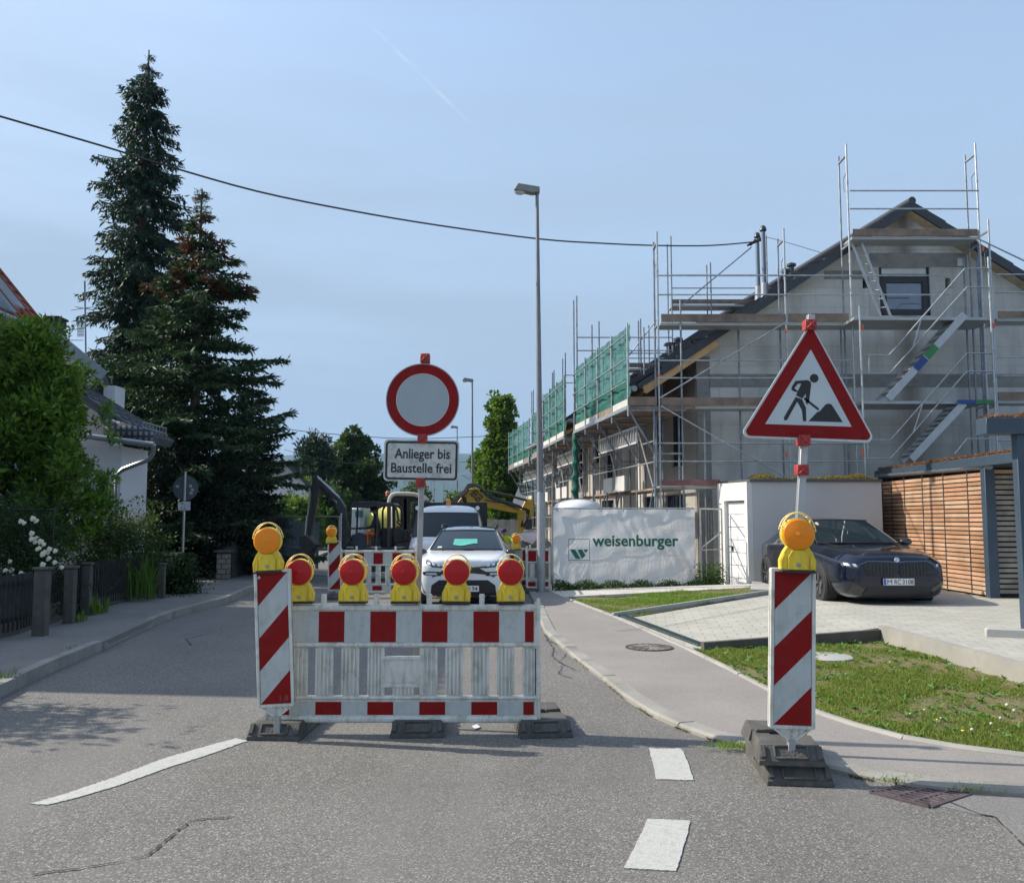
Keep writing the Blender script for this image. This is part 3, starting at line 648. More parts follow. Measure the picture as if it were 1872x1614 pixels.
# --- triangle sign
YT = 6.2; tsn = T('warning_sign', 'triangular roadworks sign with digging worker on a leaning post at the right kerb', 'road sign', (P(1437, 1380, YT).x, YT, 0))
MB().beam(P(1437.5, 1385, YT), P(1482, 576, YT), .05, .05, (0, 1, 0)).out('post', M('aluminium_post', (.45, .46, .46), .4, .6, .1, 3, dirt=((.25, .24, .22), .4, 4)), tsn, .003)
ZT = lambda x, y, d=0: (lambda q: (q.x, q.z))(P(1320 + x/3.391, 560 + y/3.391, YT - .05))
def zprism(pts, y0, y1, rr=0):
    p = [ZT(*q_) for q_ in pts]
    if rr: p = rpoly(p, rr)
    return MB().prism(p, y0, y1)
yt = YT - .045
zprism([(552, 98), (106, 812), (960, 846)], yt, yt + .012, .042).out('sign_plate', M('white_edge', (.55, .57, .57), .4, 0, .1, 9, dirt=((.25, .25, .22), .5, 18)), tsn)
zprism([(552, 118), (130, 800), (938, 830)], yt - .002, yt + .0, .030).out('red_border', red_s, tsn)
zprism([(551, 268), (268, 729), (804, 746)], yt - .004, yt - .002).out('white_field', M('sign_white_clean', (.50, .56, .57), .4, 0, .05, 5), tsn)
sy = MB()
def S(*pts): sy.prism([ZT(*q_) for q_ in pts], yt - .006, yt - .004)
S(*[(571 + 27*math.cos(R(a_)), 446 + 27*math.sin(R(a_))) for a_ in range(0, 360, 20)])
S((456, 462), (532, 457), (548, 468), (552, 485), (545, 545), (540, 590), (527, 610), (518, 595), (520, 540), (498, 572), (458, 552), (468, 530), (492, 478), (470, 480), (448, 508), (460, 520), (456, 530), (430, 518), (432, 500))
S((456, 562), (496, 576), (520, 630), (522, 712), (502, 712), (496, 645), (466, 590), (403, 704), (386, 707), (384, 688))
S((508, 566), (516, 566), (602, 634), (596, 646), (508, 578)); S((444, 512), (470, 524), (466, 532), (444, 522))
S((536, 712), (590, 655), (606, 650), (640, 610), (655, 603), (676, 606), (688, 622), (748, 718))
sy.out('symbol', black_m, tsn)
for px, py in ((1481.5, 594), (1470, 805), (1467, 859)): clamp(P(px, py, YT - .06), tsn, .08, .075)
# --- barriers farther back
bb = make_barrier('low red and white barrier between the small digger and the front barrier', .3, 1.62); place(bb, (P(762, 1080, 18.6).x, 18.6, 0))
bc2 = copy_tree(beacon); place(bc2, P(612, 1079, 18.4), (0, R(-1.2), 0), 'striped beacon panel in front of the small black digger')
bc2.scale = (1, 1, 1)
lb2 = copy_tree(lamp_a); place(lb2, P(606, 994, 18.4), (0, 0, 0), 'amber lamp on the striped panel in front of the small digger')
b3 = make_barrier('red and white barrier just left of the big lamp post, behind the white car', .3, .95); place(b3, (P(965, 1080, 20.0).x, 20.0, 0), (0, 0, R(-14)))
b4 = make_barrier('short red and white barrier between the big lamp post and the white banner', .3, .55); place(b4, (P(1007, 1080, 19.6).x, 19.7, 0), (0, 0, 0))
lb3 = copy_tree(lamp_a); place(lb3, P(943, 1005, 20.0), (0, 0, R(20)), 'amber lamp on the barrier behind the white car, by the rubble heap')
f6 = copy_tree(ft); place(f6, (P(618, 1085, 18.4).x, 18.4, 0), (0, 0, 0), 'black foot plate under the striped panel in front of the small digger')
f7 = copy_tree(ft); place(f7, (P(965, 1083, 19.9).x, 19.9, 0), (0, 0, 0), 'black foot plate under the barrier left of the big lamp post')
# small litter on the asphalt
tag(MB().slab([up(G(*p), .012) for p in ((863, 1329), (872, 1326), (878, 1331), (868, 1335))], .004).out('paper_scrap', M('litter', (.6, .6, .6), .8)), 'scrap of white paper on the road under the front barrier', 'litter')
# ---------------------------------------------------------------- right side: gable house, garage, timber shed, canopy
DV = -.14          # the street runs back at this slope
YW = 21.9
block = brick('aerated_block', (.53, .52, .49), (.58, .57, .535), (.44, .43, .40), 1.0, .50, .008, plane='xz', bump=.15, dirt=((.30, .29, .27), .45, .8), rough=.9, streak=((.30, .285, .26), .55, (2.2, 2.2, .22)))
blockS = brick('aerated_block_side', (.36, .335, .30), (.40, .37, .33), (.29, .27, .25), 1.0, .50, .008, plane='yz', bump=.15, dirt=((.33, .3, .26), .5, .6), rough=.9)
rcm = M('cast_concrete', (.26, .255, .24), .9, 0, .2, 3, streak=((.15, .145, .13), .6, (4, 4, 6)), dirt=((.15, .14, .13), .5, 3))
tile_m = M('dark_tile', (.045, .047, .052), .5, 0, .25, 6, dirt=((.09, .09, .09), .3, 9)); fasc_m = M('anthracite', (.035, .04, .048), .4, 0, .1, 5)
timber = M('new_timber', (.62, .38, .17), .7, 0, .15, 4, dirt=((.42, .25, .11), .4, 8))
alum_m = M('alu', (.40, .41, .42), .35, .7, .08, 6); win_g = glass_mat('window_glass', (.03, .045, .07)); frame_d = M('dark_frame', (.02, .022, .026), .4)
def roofz(x, ex, ez, rx, rz_): return ez + (rz_ - ez) * (x - ex) / (rx - ex) if x < rx else rz_ - (rz_ - ez) * (x - rx) / (rx - ex)
def row_house(x0, y0, Ld, label, detail=True, dz=0, wins=True):
    re_ = P(1663, 374, YW - .36); ee_ = P(1160, 706, YW - .36)
    """gable house; x0 = street-side wall corner at y0, ridge 5.05 to the right; recedes along DV for Ld metres"""
    t = T('terraced_house', label, 'house', (x0 + 5, y0, 0), 'new terraced houses under scaffolding')
    ex, ez, rx, rz_ = x0 + ee_.x - X0, ee_.z + dz, x0 + re_.x - X0, re_.z + dz; xr = 2*rx - x0
    sx = lambda x, y: x + DV * (y - y0)
    # gable walls with corner piers, ring beams
    zt = lambda x: roofz(x, ex, ez, rx, rz_) - .10
    w_ = MB()
    if detail:
        wx0, wx1 = P(1607, 600, y0).x, P(1704, 600, y0).x; wz0, wz1 = P(1650, 577, y0).z, P(1650, 477, y0).z
        nx0, nx1 = P(1577, 520, y0).x, P(1590, 520, y0).x; nz0, nz1 = P(1580, 527, y0).z, P(1580, 508, y0).z
        mx0, mx1 = P(1728, 520, y0).x, P(1738, 520, y0).x
        xs = sorted([x0, nx0, nx1, wx0, wx1, mx0, mx1, rx, xr]); 
        for a, b in zip(xs, xs[1:]):
            holes = []
            if a >= wx0 - 1e-4 and b <= wx1 + 1e-4: holes = [(wz0, wz1)]
            if (abs(a - nx0) < 1e-4) or (abs(a - mx0) < 1e-4): holes = [(nz0, nz1)]
            z = -.1
            for h0, h1 in holes: w_.box(a, b, y0, y0 + .36, z, h0); z = h1
            w_.prism([(a, z), (b, z), (b, zt(b)), (a, zt(a))], y0, y0 + .36)
    else: w_.prism([(x0, -.1), (xr, -.1), (xr, zt(xr)), (rx, zt(rx)), (x0, zt(x0))], y0, y0 + .36)
    w_.out('gable_wall', block, t, weld=True)
    yb = y0 + Ld
    MB().prism([(sx(x0, yb), 0), (sx(xr, yb), 0), (sx(xr, yb), zt(xr)), (sx(rx, yb), zt(rx)), (sx(x0, yb), zt(x0))], yb - .3, yb).out('rear_wall', block, t)
    # street wall with openings
    s_ = MB(); ops = [(1.3, 2.3, 3.05, 5.0), (3.0, 3.8, 3.7, 5.0), (5.2, 6.4, 3.05, 5.0), (7.2, 8.6, 3.3, 5.0), (1.2, 2.9, .1, 2.3), (3.6, 4.9, .1, 2.3), (6.2, 8.2, .1, 2.3)]
    ops = [o for o in ops if o[1] < Ld - .5]
    ys = sorted(set([.36, Ld - .3] + [q for o in ops for q in o[:2]]))
    for a, b in zip(ys, ys[1:]):
        z = -.1; hs = sorted([(o[2], o[3]) for o in ops if o[0] <= a + 1e-5 and o[1] >= b - 1e-5])
        for h0, h1 in hs + [(zt(x0), None)]:
            xa, xb = sx(x0, y0 + a), sx(x0, y0 + b)
            s_.add([(xa, y0+a, z), (xb, y0+b, z), (xb, y0+b, h0), (xa, y0+a, h0), (xa+.3, y0+a, z), (xb+.3, y0+b, z), (xb+.3, y0+b, h0), (xa+.3, y0+a, h0)], [(0,3,2,1),(4,5,6,7),(0,1,5,4),(3,7,6,2),(0,4,7,3),(1,2,6,5)])
            if h1 is None: break
            z = h1
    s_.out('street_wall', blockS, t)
    for (a, b, z0, z1) in ops:
        xa, xb = sx(x0, y0+a) + .10, sx(x0, y0+b) + .10; f_ = MB()
        p = [Vector((xa, y0+a, z0)), Vector((xb, y0+b, z0)), Vector((xb, y0+b, z1)), Vector((xa, y0+a, z1))]
        for i in range(4): f_.beam(p[i], p[(i+1) % 4], .08, .08, (1, 0, 0))
        f_.beam((p[0]+p[1])/2, (p[2]+p[3])/2, .07, .07, (1, 0, 0)); wo = f_.out('window', frame_d, t)
        MB().add([q + Vector((.03, 0, 0)) for q in p], [(0, 1, 2, 3)]).out('pane', win_g, wo)
    # inside floor slab keeps the rooms dark and solid
    MB().slab([(x0+.3, y0+.36, 2.75), (xr, y0+.36, 2.75), (sx(xr, yb-.3), yb-.3, 2.75), (sx(x0+.3, yb-.3), yb-.3, 2.75)], .2).out('floor_slab', rcm, t)
    # roof planes: tiles, verge boards, rafters
    th = .09
    for side in (0, 1):
        def U(u, y, lift=0):
            x = (ex + (rx - ex)*u) if side == 0 else (2*rx - ex - (rx - ex)*u)
            n = Vector((-(rz_-ez), 0, rx-ex)).normalized(); n.x *= (1 if side == 0 else -1)
            return Vector((sx(x, y), y, ez + (rz_-ez)*u + .05)) + n*lift
        rows = 26; ya, yb2 = y0 - .36, y0 + Ld + .3; m = MB()
        m.add([U(0, ya), U(1, ya), U(1, yb2), U(0, yb2), U(0, ya, -.14), U(1, ya, -.14), U(1, yb2, -.14), U(0, yb2, -.14)], [(0,1,2,3),(7,6,5,4),(0,4,5,1),(1,5,6,2),(2,6,7,3),(3,7,4,0)])
        for r_ in range(rows):
            u0, u1 = r_/rows, (r_+1)/rows + .004
            m.add([U(u0, ya, .035), U(u1, ya, .012), U(u1, yb2, .012), U(u0, yb2, .035), U(u0, ya, 0), U(u0, yb2, 0)], [(0,1,2,3), (0,3,5,4)])
        ny = int((yb2 - ya) / .6)
        for k in range(ny):
            y = ya + (k + .5) * (yb2 - ya) / ny; m.beam(U(0, y, .036), U(1, y, .02), .05, .03)
        m.out('roof', tile_m, t, smooth=0)
        v = MB(); nb = 17 if detail else 1
        for k in range(nb):
            u0, u1 = .09*(side == 0) + (1 - .09*(side == 0)) * k/nb, .09*(side == 0) + (1 - .09*(side == 0)) * (k+1)/nb
            a, b = U(u0, ya - .03), U(u1, ya - .03); l = .045 + .012*(k % 2)
            v.add([a + Vector((0,0,l)), b + Vector((0,0,l-.02)), b - Vector((0,0,.20)), a - Vector((0,0,.20)), a + Vector((0,.14,l)), b + Vector((0,.14,l-.02)), b + Vector((0,.14,-.2)), a + Vector((0,.14,-.2))], [(0,1,2,3),(0,4,5,1),(3,2,6,7),(7,6,5,4),(0,3,7,4),(1,5,6,2)])
        v.out('verge', fasc_m, t, smooth=0)
        if detail:
            MB().add([U(.16 if side == 0 else .0, ya + .05, -.15), U(1, ya + .05, -.15), U(1, y0, -.15), U(.16 if side == 0 else 0, y0, -.15), U(.16 if side == 0 else .0, ya + .05, -.17), U(1, ya + .05, -.17), U(1, y0, -.17), U(.16 if side == 0 else 0, y0, -.17)], [(0,1,2,3),(7,6,5,4),(0,4,5,1)]).out('soffit', M('soffit_board', (.45, .36, .24), .8, 0, .2, 6), t)
        if side == 0:
            nr = int(Ld / .8)
            rf = MB()
            for k in range(nr + 1):
                y = ya + .06 + k * (yb2 - ya - .12) / nr; a, b = U(.01, y, -.24), U(.27, y, -.24); rf.beam(a, b, .09, .19)
            rf.beam(U(.012, ya, -.2), U(.012, yb2, -.2), .03, .2)
            o = rf.out('rafters', timber, t); o['kind'] = 'stuff'
            MB().tube(U(-.012, ya, -.06), U(-.012, yb2, -.06), .075, 10).out('gutter', M('zinc', (.30, .33, .36), .4, .6), t)
    MB().tube(Vector((sx(rx, y0 - .40), y0 - .40, rz_ + .09)), Vector((sx(rx, yb2), yb2, rz_ + .09)), .10, 12).out('ridge_cap', fasc_m, t)
    return t, sx, (ex, ez, rx, rz_, x0, xr), zt
X0 = P(1281, 800, YW).x
h1, sx, (ex, ez, rx, rz_, x0, xr), zt = row_house(X0, YW, 5.6, 'unplastered grey block gable house with dark tiled roof, nearest of the new row')
# gable details: pier, ring beams, lintel, window, roof brackets
def gb(px0, px1, py0, py1, y=YW, d=.012):
    a, b = P(px0, py1, y), P(px1, py0, y); return MB().box(a.x, b.x, y - d, y + .02, a.z, b.z)
gb(1281, 1297, 652, 1100).out('corner_pier', rcm, h1)
gb(1297, 1900, 684, 708).out('ring_beam', rcm, h1)
m = gb(1507, 1577, 495, 511); m.out('lintel', rcm, h1)
m = gb(1590, 1766, 463, 489); m.out('lintel', rcm, h1)
m = gb(1590, 1606, 489, 577); m.out('pier', M('light_block', (.45, .44, .42), .9), h1); gb(1705, 1726, 489, 577).out('pier', M('light_block'  , (.45, .44, .42), .9), h1)
a, b = P(1607, 577, YW), P(1704, 477, YW); zc = P(1650, 500, YW).z
wf = MB()
for (x_0, x_1, z_0, z_1) in ((a.x, a.x+.13, a.z, b.z), (b.x-.13, b.x, a.z, b.z), (a.x, b.x, b.z-.12, b.z), (a.x, b.x, a.z, a.z+.08), (a.x, b.x, zc-.10, zc), (a.x+.13, a.x+.24, a.z+.08, zc-.1), (b.x-.24, b.x-.13, a.z+.08, zc-.1), (a.x+.24, b.x-.24, a.z+.08, a.z+.18), (a.x+.24, b.x-.24, zc-.22, zc-.1)): wf.box(x_0, x_1, YW + .06, YW + .16, z_0, z_1)
wo = wf.out('window', frame_d, h1, .003)
MB().box(a.x+.2, b.x-.2, YW+.115, YW+.125, a.z+.15, zc-.15).out('pane', M('blue_reflection_glass', (.10, .14, .22), .04, .0, .2, 2, spec=1., coat=1), wo)  # bluish reflection is put into the pane's base colour
MB().box(a.x+.13, b.x-.13, YW+.08, YW+.12, zc, b.z-.12).out('shutter_box', M('white_foam', (.68, .70, .70), .7), wo)
for px, py, s in ((1621, 401, 1), (1689, 397, -1)):
    c = P(px, py, YW - .2); MB().beam(c + Vector((-.16, 0, -.10*s)), c + Vector((.16, 0, .10*s)), .30, .14, (0, 0, 1)).out('roof_bracket', fasc_m, h1)
c = P(1755, 480, YW); MB().box(c.x-.08, c.x+.06, YW-.05, YW+.02, c.z-.1, c.z+.1).out('junction_box', M('white_box', (.6,.6,.6), .5), h1)
# roof fittings
def on_roof(px, py):  # sight line met with the street-side roof plane of the first house
    lo, hi = 21.5, 31.
    f_ = lambda y: (lambda p: p.z - (ez + (rz_-ez) * ((p.x - DV*(y - YW)) - ex) / (rx - ex) + .08))(P(px, py, y))
    best = min((abs(f_(21.5 + k*.05)), 21.5 + k*.05) for k in range(190)); return P(px, py, best[1])
for px, py, top, hood in ((1387, 545, 436, 0), (1398, 540, 424, 1)):
    b_ = on_roof(px, py); t_ = P(px + 1, top, b_.y)
    v = T('vent_pipe', ('shorter' if not hood else 'taller') + ' dark pipe of the pair standing on the tiled roof where the cable ends', 'vent pipe', tuple(b_), 'pipes on the tiled roof')
    MB().tube(b_ - Vector((0,0,.15)), Vector((b_.x, b_.y, t_.z)), .060, 12).out('pipe', M('bluegrey_pipe', (.16, .19, .23), .4, .4), v)
    MB().tube(b_ - Vector((0,0,.15)), b_ + Vector((0,0,.35)), .12, 12, .10).out('collar', alum_m, v)
    MB().lathe([(.07, 0), (.10, .04), (.08, .13), (.05, .17), (0, .17)], Vector((b_.x, b_.y, t_.z)), 12).out('cap', fasc_m, v)
for i, (px, py) in enumerate(((1437, 508), (1447, 496), (1240, 632), (1223, 641))):
    c = on_roof(px, py); MBv = MB().lathe([(.10, -.1), (.10, .16), (.17, .18), (.17, .26), (.06, .31), (0, .31)], c, 12)
    tag(MBv.out('roof_vent', fasc_m), ('small black roof vent ' + ('left of the second one, halfway up the roof', 'right of its twin, halfway up the roof', 'near the eave, right of its twin', 'near the eave, left of its twin')[i]), 'roof vent', 'small vents on the tiled roof')
for i, (px, py) in enumerate(((1243, 646), (1295, 606))):
    c = on_roof(px, py); m = MB(); 
    m.beam(c + Vector((-.45, -.3, .16)), c + Vector((.45, -.3, .30)), .28, .03); m.beam(c + Vector((-.2, -.3, .0)), c + Vector((-.2, -.3, .2)), .04, .04); m.beam(c + Vector((.25, -.3, .1)), c + Vector((.25, -.3, .3)), .04, .04)
    tag(m.out('roof_step', fasc_m), 'black metal chimney sweep step ' + ('nearest the eave' if i == 0 else 'higher up the slope'), 'roof step', 'sweep steps on the tiled roof')
# the houses behind
row_house(3.67, 29.0, 5.0, 'second new house of the row, its street side behind green net', False)
row_house(3.20, 35.2, 5.0, 'third new house of the row, mostly hidden behind the lamp post and scaffolding', False)
row_house(2.75, 41.5, 6.5, 'fourth and farthest new house of the row, beside the tall green tree', False)
# --- white garage
ga = T('garage', 'white rendered flat roofed garage with narrow white door and planted roof', 'garage', (8, 19.6, 0))
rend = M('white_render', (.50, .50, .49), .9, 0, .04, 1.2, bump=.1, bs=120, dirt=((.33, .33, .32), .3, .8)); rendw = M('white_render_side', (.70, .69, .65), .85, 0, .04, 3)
c1_, c0_ = Vector((P(1375, 900, 19.6).x, 19.6, 0)), Vector((P(1321, 900, 20.75).x, 20.75, 0)); gt = P(1375, 880, 19.6).z
xe = P(1612, 900, 19.6).x
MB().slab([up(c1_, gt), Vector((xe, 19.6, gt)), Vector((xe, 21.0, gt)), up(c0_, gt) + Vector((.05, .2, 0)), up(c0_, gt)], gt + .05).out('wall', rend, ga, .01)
for sgn in (1,):
    dvec = (c0_ - c1_).normalized(); nrm = Vector((-dvec.y, dvec.x, 0)); nrm = nrm if nrm.x < 0 else -nrm
    Lg = (c0_ - c1_).length
    def gbx(u0, u1, z0, z1, d0, d1):
        m = MB(); p = [c1_ + dvec*u + nrm*d for u, d in ((u0, d0), (u1, d0), (u1, d1), (u0, d1))]
        return m.add([up(q_, z0) for q_ in p] + [up(q_, z1) for q_ in p], [(0,1,2,3),(7,6,5,4),(0,4,5,1),(1,5,6,2),(2,6,7,3),(3,7,4,0)])
    f_ = gbx(0, .10, -.02, gt - .01, 0, .14); f_.v; 
    for a in (gbx(Lg-.28, Lg, -.02, gt-.01, 0, .14), gbx(.10, Lg-.28, gt-.42, gt-.012, .0, .139)): f_.add(a.v, a.f)
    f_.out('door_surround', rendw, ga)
    dz1 = gt - .44; door = MB(); n_ = 7
    for k in range(n_):
        z0 = .02 + (dz1 - .02) * k / n_; z1 = .02 + (dz1-.02)*(k+1)/n_ - .012
        for u0, u1 in ((.105, (Lg-.18)*.52), ((Lg-.18)*.52 + .015, Lg - .285)):
            b_ = gbx(u0, u1, z0, z1, .02, .05); door.add(b_.v, b_.f)
    d_o = door.out('door', M('white_door', (.78, .79, .80), .4), ga, .003)
    hd = gbx(Lg*.60, Lg*.60+.12, 1.0, 1.02, .05, .10); b_ = gbx(Lg*.60, Lg*.60+.02, .90, 1.02, .05, .08); hd.add(b_.v, b_.f); hd.out('handle', black_m, d_o)
    b_ = gbx(Lg-.16, Lg-.07, 1.98, 2.0, .139, .15); b_.out('number_plate_rail', metal_m, ga)
MB().slab([up(c1_, gt + .05) + Vector((-.06, -.06, 0)), Vector((xe, 19.54, gt + .05)), Vector((xe, 21.0, gt + .05)), up(c0_, gt + .05) + Vector((-.06, .2, 0))], .05).out('roof_edge', M('lead_grey', (.10, .105, .11), .5, .3), ga)
# --- timber clad shed
XS = P(1805, 950, 16.0).x; YS0, YS1 = 16.0, 20.45; zb = .2; zt_ = P(1805, 857, 16.0).z
sh = T('timber_shed', 'flat roofed shed clad in orange horizontal wood slats behind the dark car', 'shed', (XS + 1.5, 18, 0))
MB().box(XS + .10, XS + 4, YS0 + .12, YS1, zb, zt_ + .2).out('core', M('shed_dark', (.03, .028, .026), .8), sh)
wood_l = M('larch', (.58, .27, .115), .6, 0, .35, 2.3, dirt=((.36, .19, .10), .5, 5), coord='Generated'); wood_g = M('grey_larch', (.26, .235, .20), .75, 0, .3, 3, dirt=((.13, .115, .10), .6, 5))  # grey tone for the front slats, orange ones on the side
def woodcol(k):
    c = [(.40, .225, .13), (.47, .28, .175), (.34, .19, .105), (.46, .31, .21), (.38, .23, .14)][k % 5]; return M('larch_%s' % 'abcde'[k % 5], c, .6, 0, .22, 3, dirt=((.34, .19, .11), .5, 6), bump=.2, bs=30)
nsl = 27; posts = [YS0, 16.62, 17.55, 18.45, 19.30, 19.95, YS1]
for k in range(nsl):
    z0 = zb + .06 + (zt_ - zb - .10) * k / nsl; hgt = (zt_ - zb - .10)/nsl - .022
    m = MB()
    for a, b in zip(posts, posts[1:]): m.k = rnd.randrange(5); m.box(XS - .012 + rnd.uniform(-.003, .003), XS + .016, a + .02 + rnd.uniform(0, .01), b - .012, z0, z0 + hgt)
    m.out('slat', [woodcol(j) for j in range(5)], sh, 0, 0)
for y in posts[1:-1]: MB().box(XS - .02, XS + .09, y - .014, y + .014, zb, zt_).out('batten', fasc_m, sh)
nf = 24; zf1 = zt_ + .05; m_ = None
for k in range(nf):
    z0 = zb + .10 + (zf1 - zb - .14)*k/nf; m = MB().box(XS + .16, XS + 3.2, YS0 + .02, YS0 + .05, z0, z0 + (zf1-zb-.14)/nf - .026 - rnd.uniform(0, .006)); m.out('slat', wood_g if k < nf - 1 else woodcol(1), sh, 0, 0)
blu = M('slate_blue_metal', (.045, .07, .10), .45, .2, .1, 3)
MB().box(XS - .03, XS + .15, YS0 - .04, YS0 + .12, zb - .03, zt_ + .12).out('corner_post', blu, sh, .005)
MB().box(XS - .03, XS + .10, YS1, YS1 + .1, zb - .03, zt_ + .12).out('corner_post', fasc_m, sh, .005)
zr0, zr1 = zt_ + .10, P(1862, 825, 14.75).z
XR = P(1862, 830, 14.75).x
rf = MB().prism([(XR, 14.75), (XR + 8, 14.75), (XR + 8, 21), (P(1598, 850, 20.9).x, 20.9)], zr1 - .18, zr1, 'z'); rf.out('fascia', blu, sh, .006)
MB().box(XS - .05, XS + 5, YS0 - .05, YS1 + .1, zt_ + .02, zr1 - .182).out('roof_board', fasc_m, sh)
g0, g1 = P(1606, 868, 20.55), P(1808, 851, 15.9)
gm_ = MB(); 
prof = [(R(a_)) for a_ in range(180, 361, 20)]
dd = (g1 - g0).normalized(); sd = dd.cross(Vector((0,0,1))).normalized()
vs = []
for q_ in (g0, g1):
    for a_ in prof: vs.append(q_ + sd*(.075*math.cos(a_)) + Vector((0,0,.075*math.sin(a_))))
    for a_ in prof[::-1]: vs.append(q_ + sd*(.068*math.cos(a_)) + Vector((0,0,.068*math.sin(a_))))
n = len(prof)*2; gm_.add(vs, [(i, (i+1) % n, n + (i+1) % n, n+i) for i in range(n)] + [tuple(range(n, n + n//2))])
gm_.lathe([(.075, 0), (.075, .01), (0, .01)], g1, 14, 'y')
for k in range(9): q_ = g0.lerp(g1, (k+.5)/9); gm_.beam(q_ + sd*.078 + Vector((0,0,.01)), q_ - sd*.078 + Vector((0,0,.03)), .03, .008); gm_.beam(q_ + sd*.079 , q_ + sd*.05 + Vector((0,0,-.062)), .03, .006)
gm_.out('gutter', M('zinc', (.30, .33, .36), .4, .6), sh)
p0 = g0 + Vector((-.03, 0, -.06)); MB().path([p0, p0 + Vector((-.02, 0, -.25)), p0 + Vector((.08, -.02, -.55)), p0 + Vector((.08, -.02, -1.2)), Vector((p0.x + .08, p0.y - .02, .2))], .045, 10).out('downpipe', M('zinc', (.30, .33, .36), .4, .6), sh)
# canopy at the right edge
cp = T('canopy', 'slate blue metal canopy frame with planted top at the right edge of the picture'.replace(' of the picture', ' of the forecourt'), 'carport', (6.5, 10.8, 0))
ca, cb = P(1803, 763, 10.7), P(1803, 793, 10.7)
MB().box(ca.x, ca.x + 4, 10.7, 10.95, cb.z, ca.z).out('beam', blu, cp, .005)
pl = P(1866, 900, 10.72); MB().box(pl.x, pl.x + .12, 10.75, 10.87, .15, cb.z).out('post', blu, cp, .004)
ws = G(1838, 1166, .2); tag(MB().prism(rrect(-.3, .3, 0, .12, .03), -.07, .07).xf(Matrix.Translation((ws.x + .05, ws.y - .08, .2)) @ Matrix.Rotation(R(-20), 4, 'Z')).out('wheel_stop', conc_m, None, .01), 'pale concrete wheel stop block on the pavers at the foot of the blue post', 'wheel stop')
# ---------------------------------------------------------------- scaffolding
YO, YI = 20.95, 21.45
orange = M('orange_band', (.75, .12, .04), .5); bluet = M('blue_band', (.025, .07, .24), .6); green_t = M('green_band', (.04, .20, .06), .6)
deck_w = M('old_plank', (.23, .17, .13), .85, 0, .35, 3, bump=.3, dirt=((.10, .07, .06), .6, 4)); deck_r = M('reddish_plank', (.24, .11, .10), .85, 0, .3, 3, dirt=((.12, .06, .05), .6, 4))
deck_a = M('alu_deck', (.40, .41, .40), .5, .5, .1, 4)
sc1 = T('scaffold', 'tall tube scaffold with stairs across the front gable of the nearest new house', 'scaffold', (8, YO, 0), 'scaffolds round the new houses')
def standard(px, py, y, ztop_py, zbot=0., par=sc1, mat=galv, r=.024):
    a = P(px, py, y); zt_ = P(px, ztop_py, y).z
    m = MB().tube((a.x, y, zbot), (a.x, y, zt_), r, 8)
    z = zt_ - 1.0
    while z > zbot + .4: m.lathe([(r + .008, z), (r + .008, z + .05)], (a.x, y, 0), 8); z -= 2.0
    m.out('standard', mat, par); return a.x, zt_
def hbar(px0, px1, py, y, name='guardrail', par=sc1, mat=galv, r=.019, py1=None):
    a, b = P(px0, py, y), P(px1, py if py1 is None else py1, y)
    if py1 is None: b.z = a.z
    return MB().tube(a, b, r, 7).out(name, mat, par)
def poly(pts, y, name, par=sc1, mat=galv, r=.019): return MB().path([P(*p, y) for p in pts], r, 7).out(name, mat, par)
fr_tops = []
for px, py, top, bot in ((1203, 580, 424, 0), (1437, 580, 418, 0), (1554, 480, 264, 2.5), (1789, 400, 262, 2.6), (1816, 600, 402, 2.6)):
    xo, zo = standard(px, py, YO, top, bot)
    m = MB().tube((xo, YI, bot), (xo, YI, zo - .10), .024, 8); m.out('standard', galv_d, sc1)
    f = MB(); z = P(px, top + 20, YO).z
    zz = [z] + [v for v in (8.35, 6.35, 4.35, 2.35) if v < z - .5]
    for v in zz: f.beam((xo, YO, v), (xo, YI, v), .05, .04); 
    f.path([(xo, YO + .02, z - .9), (xo, YO + .22, z - .84), (xo, YO + .24, z - .5), (xo, YO + .02, z - .44)], .012, 6)
    f.out('end_frame', galv, sc1)
for px, top, bot in ((1576, 560, 2.5), (1817.5, 470, 2.6)): standard(px, 700, 20.3, top, bot)
for px, top in ((1562, 575), (1772, 470), (1797, 470)): standard(px, 700, YI, top, 2.5, mat=galv_d)
standard(1352, 700, YI, 600, 0, mat=galv_d); standard(1540, 700, YI, 600, 2.5, mat=galv_d)
standard(1290, 900, YI, 745, 0); standard(1243, 900, YI, 745, 0, mat=galv_d)
# decks and toe boards (px range, top and bottom of the board), guardrails
def deck(px0, px1, py, mat=deck_a, toe=None, y0=YO + .03, y1=YI + .05, tpy=None, name='deck'):
    a, b = P(px0, py, y0), P(px1, py, y0); MB().box(a.x, b.x, y0, y1, a.z - .07, a.z).out(name, mat, sc1, .004)
    if toe: c = P(px0, tpy, y0); MB().box(a.x + .02, b.x - .02, y0 - .055, y0 - .02, a.z + .005, c.z).out('toe_board', toe, sc1, .003)
deck(1557, 1787, 433, deck_a, deck_w, tpy=420)
deck(1207, 1437, 590, deck_a, deck_w, tpy=575); deck(1439, 1552, 590, deck_a, deck_w, tpy=574)
deck(1560, 1815, 580, deck_a, y0=20.4)
deck(1207, 1437, 742, deck_a, deck_w, tpy=727); deck(1439, 1560, 742, deck_a, deck_w, tpy=727); deck(1578, 1805, 733, deck_a, y0=20.4)
deck(1207, 1318, 888, deck_a, deck_r, tpy=877); deck(1822, 1900, 732, deck_a, deck_w, tpy=717); deck(1822, 1900, 582, deck_a, deck_w, tpy=570); deck(1146, 1202, 742, deck_w, deck_w, tpy=726)
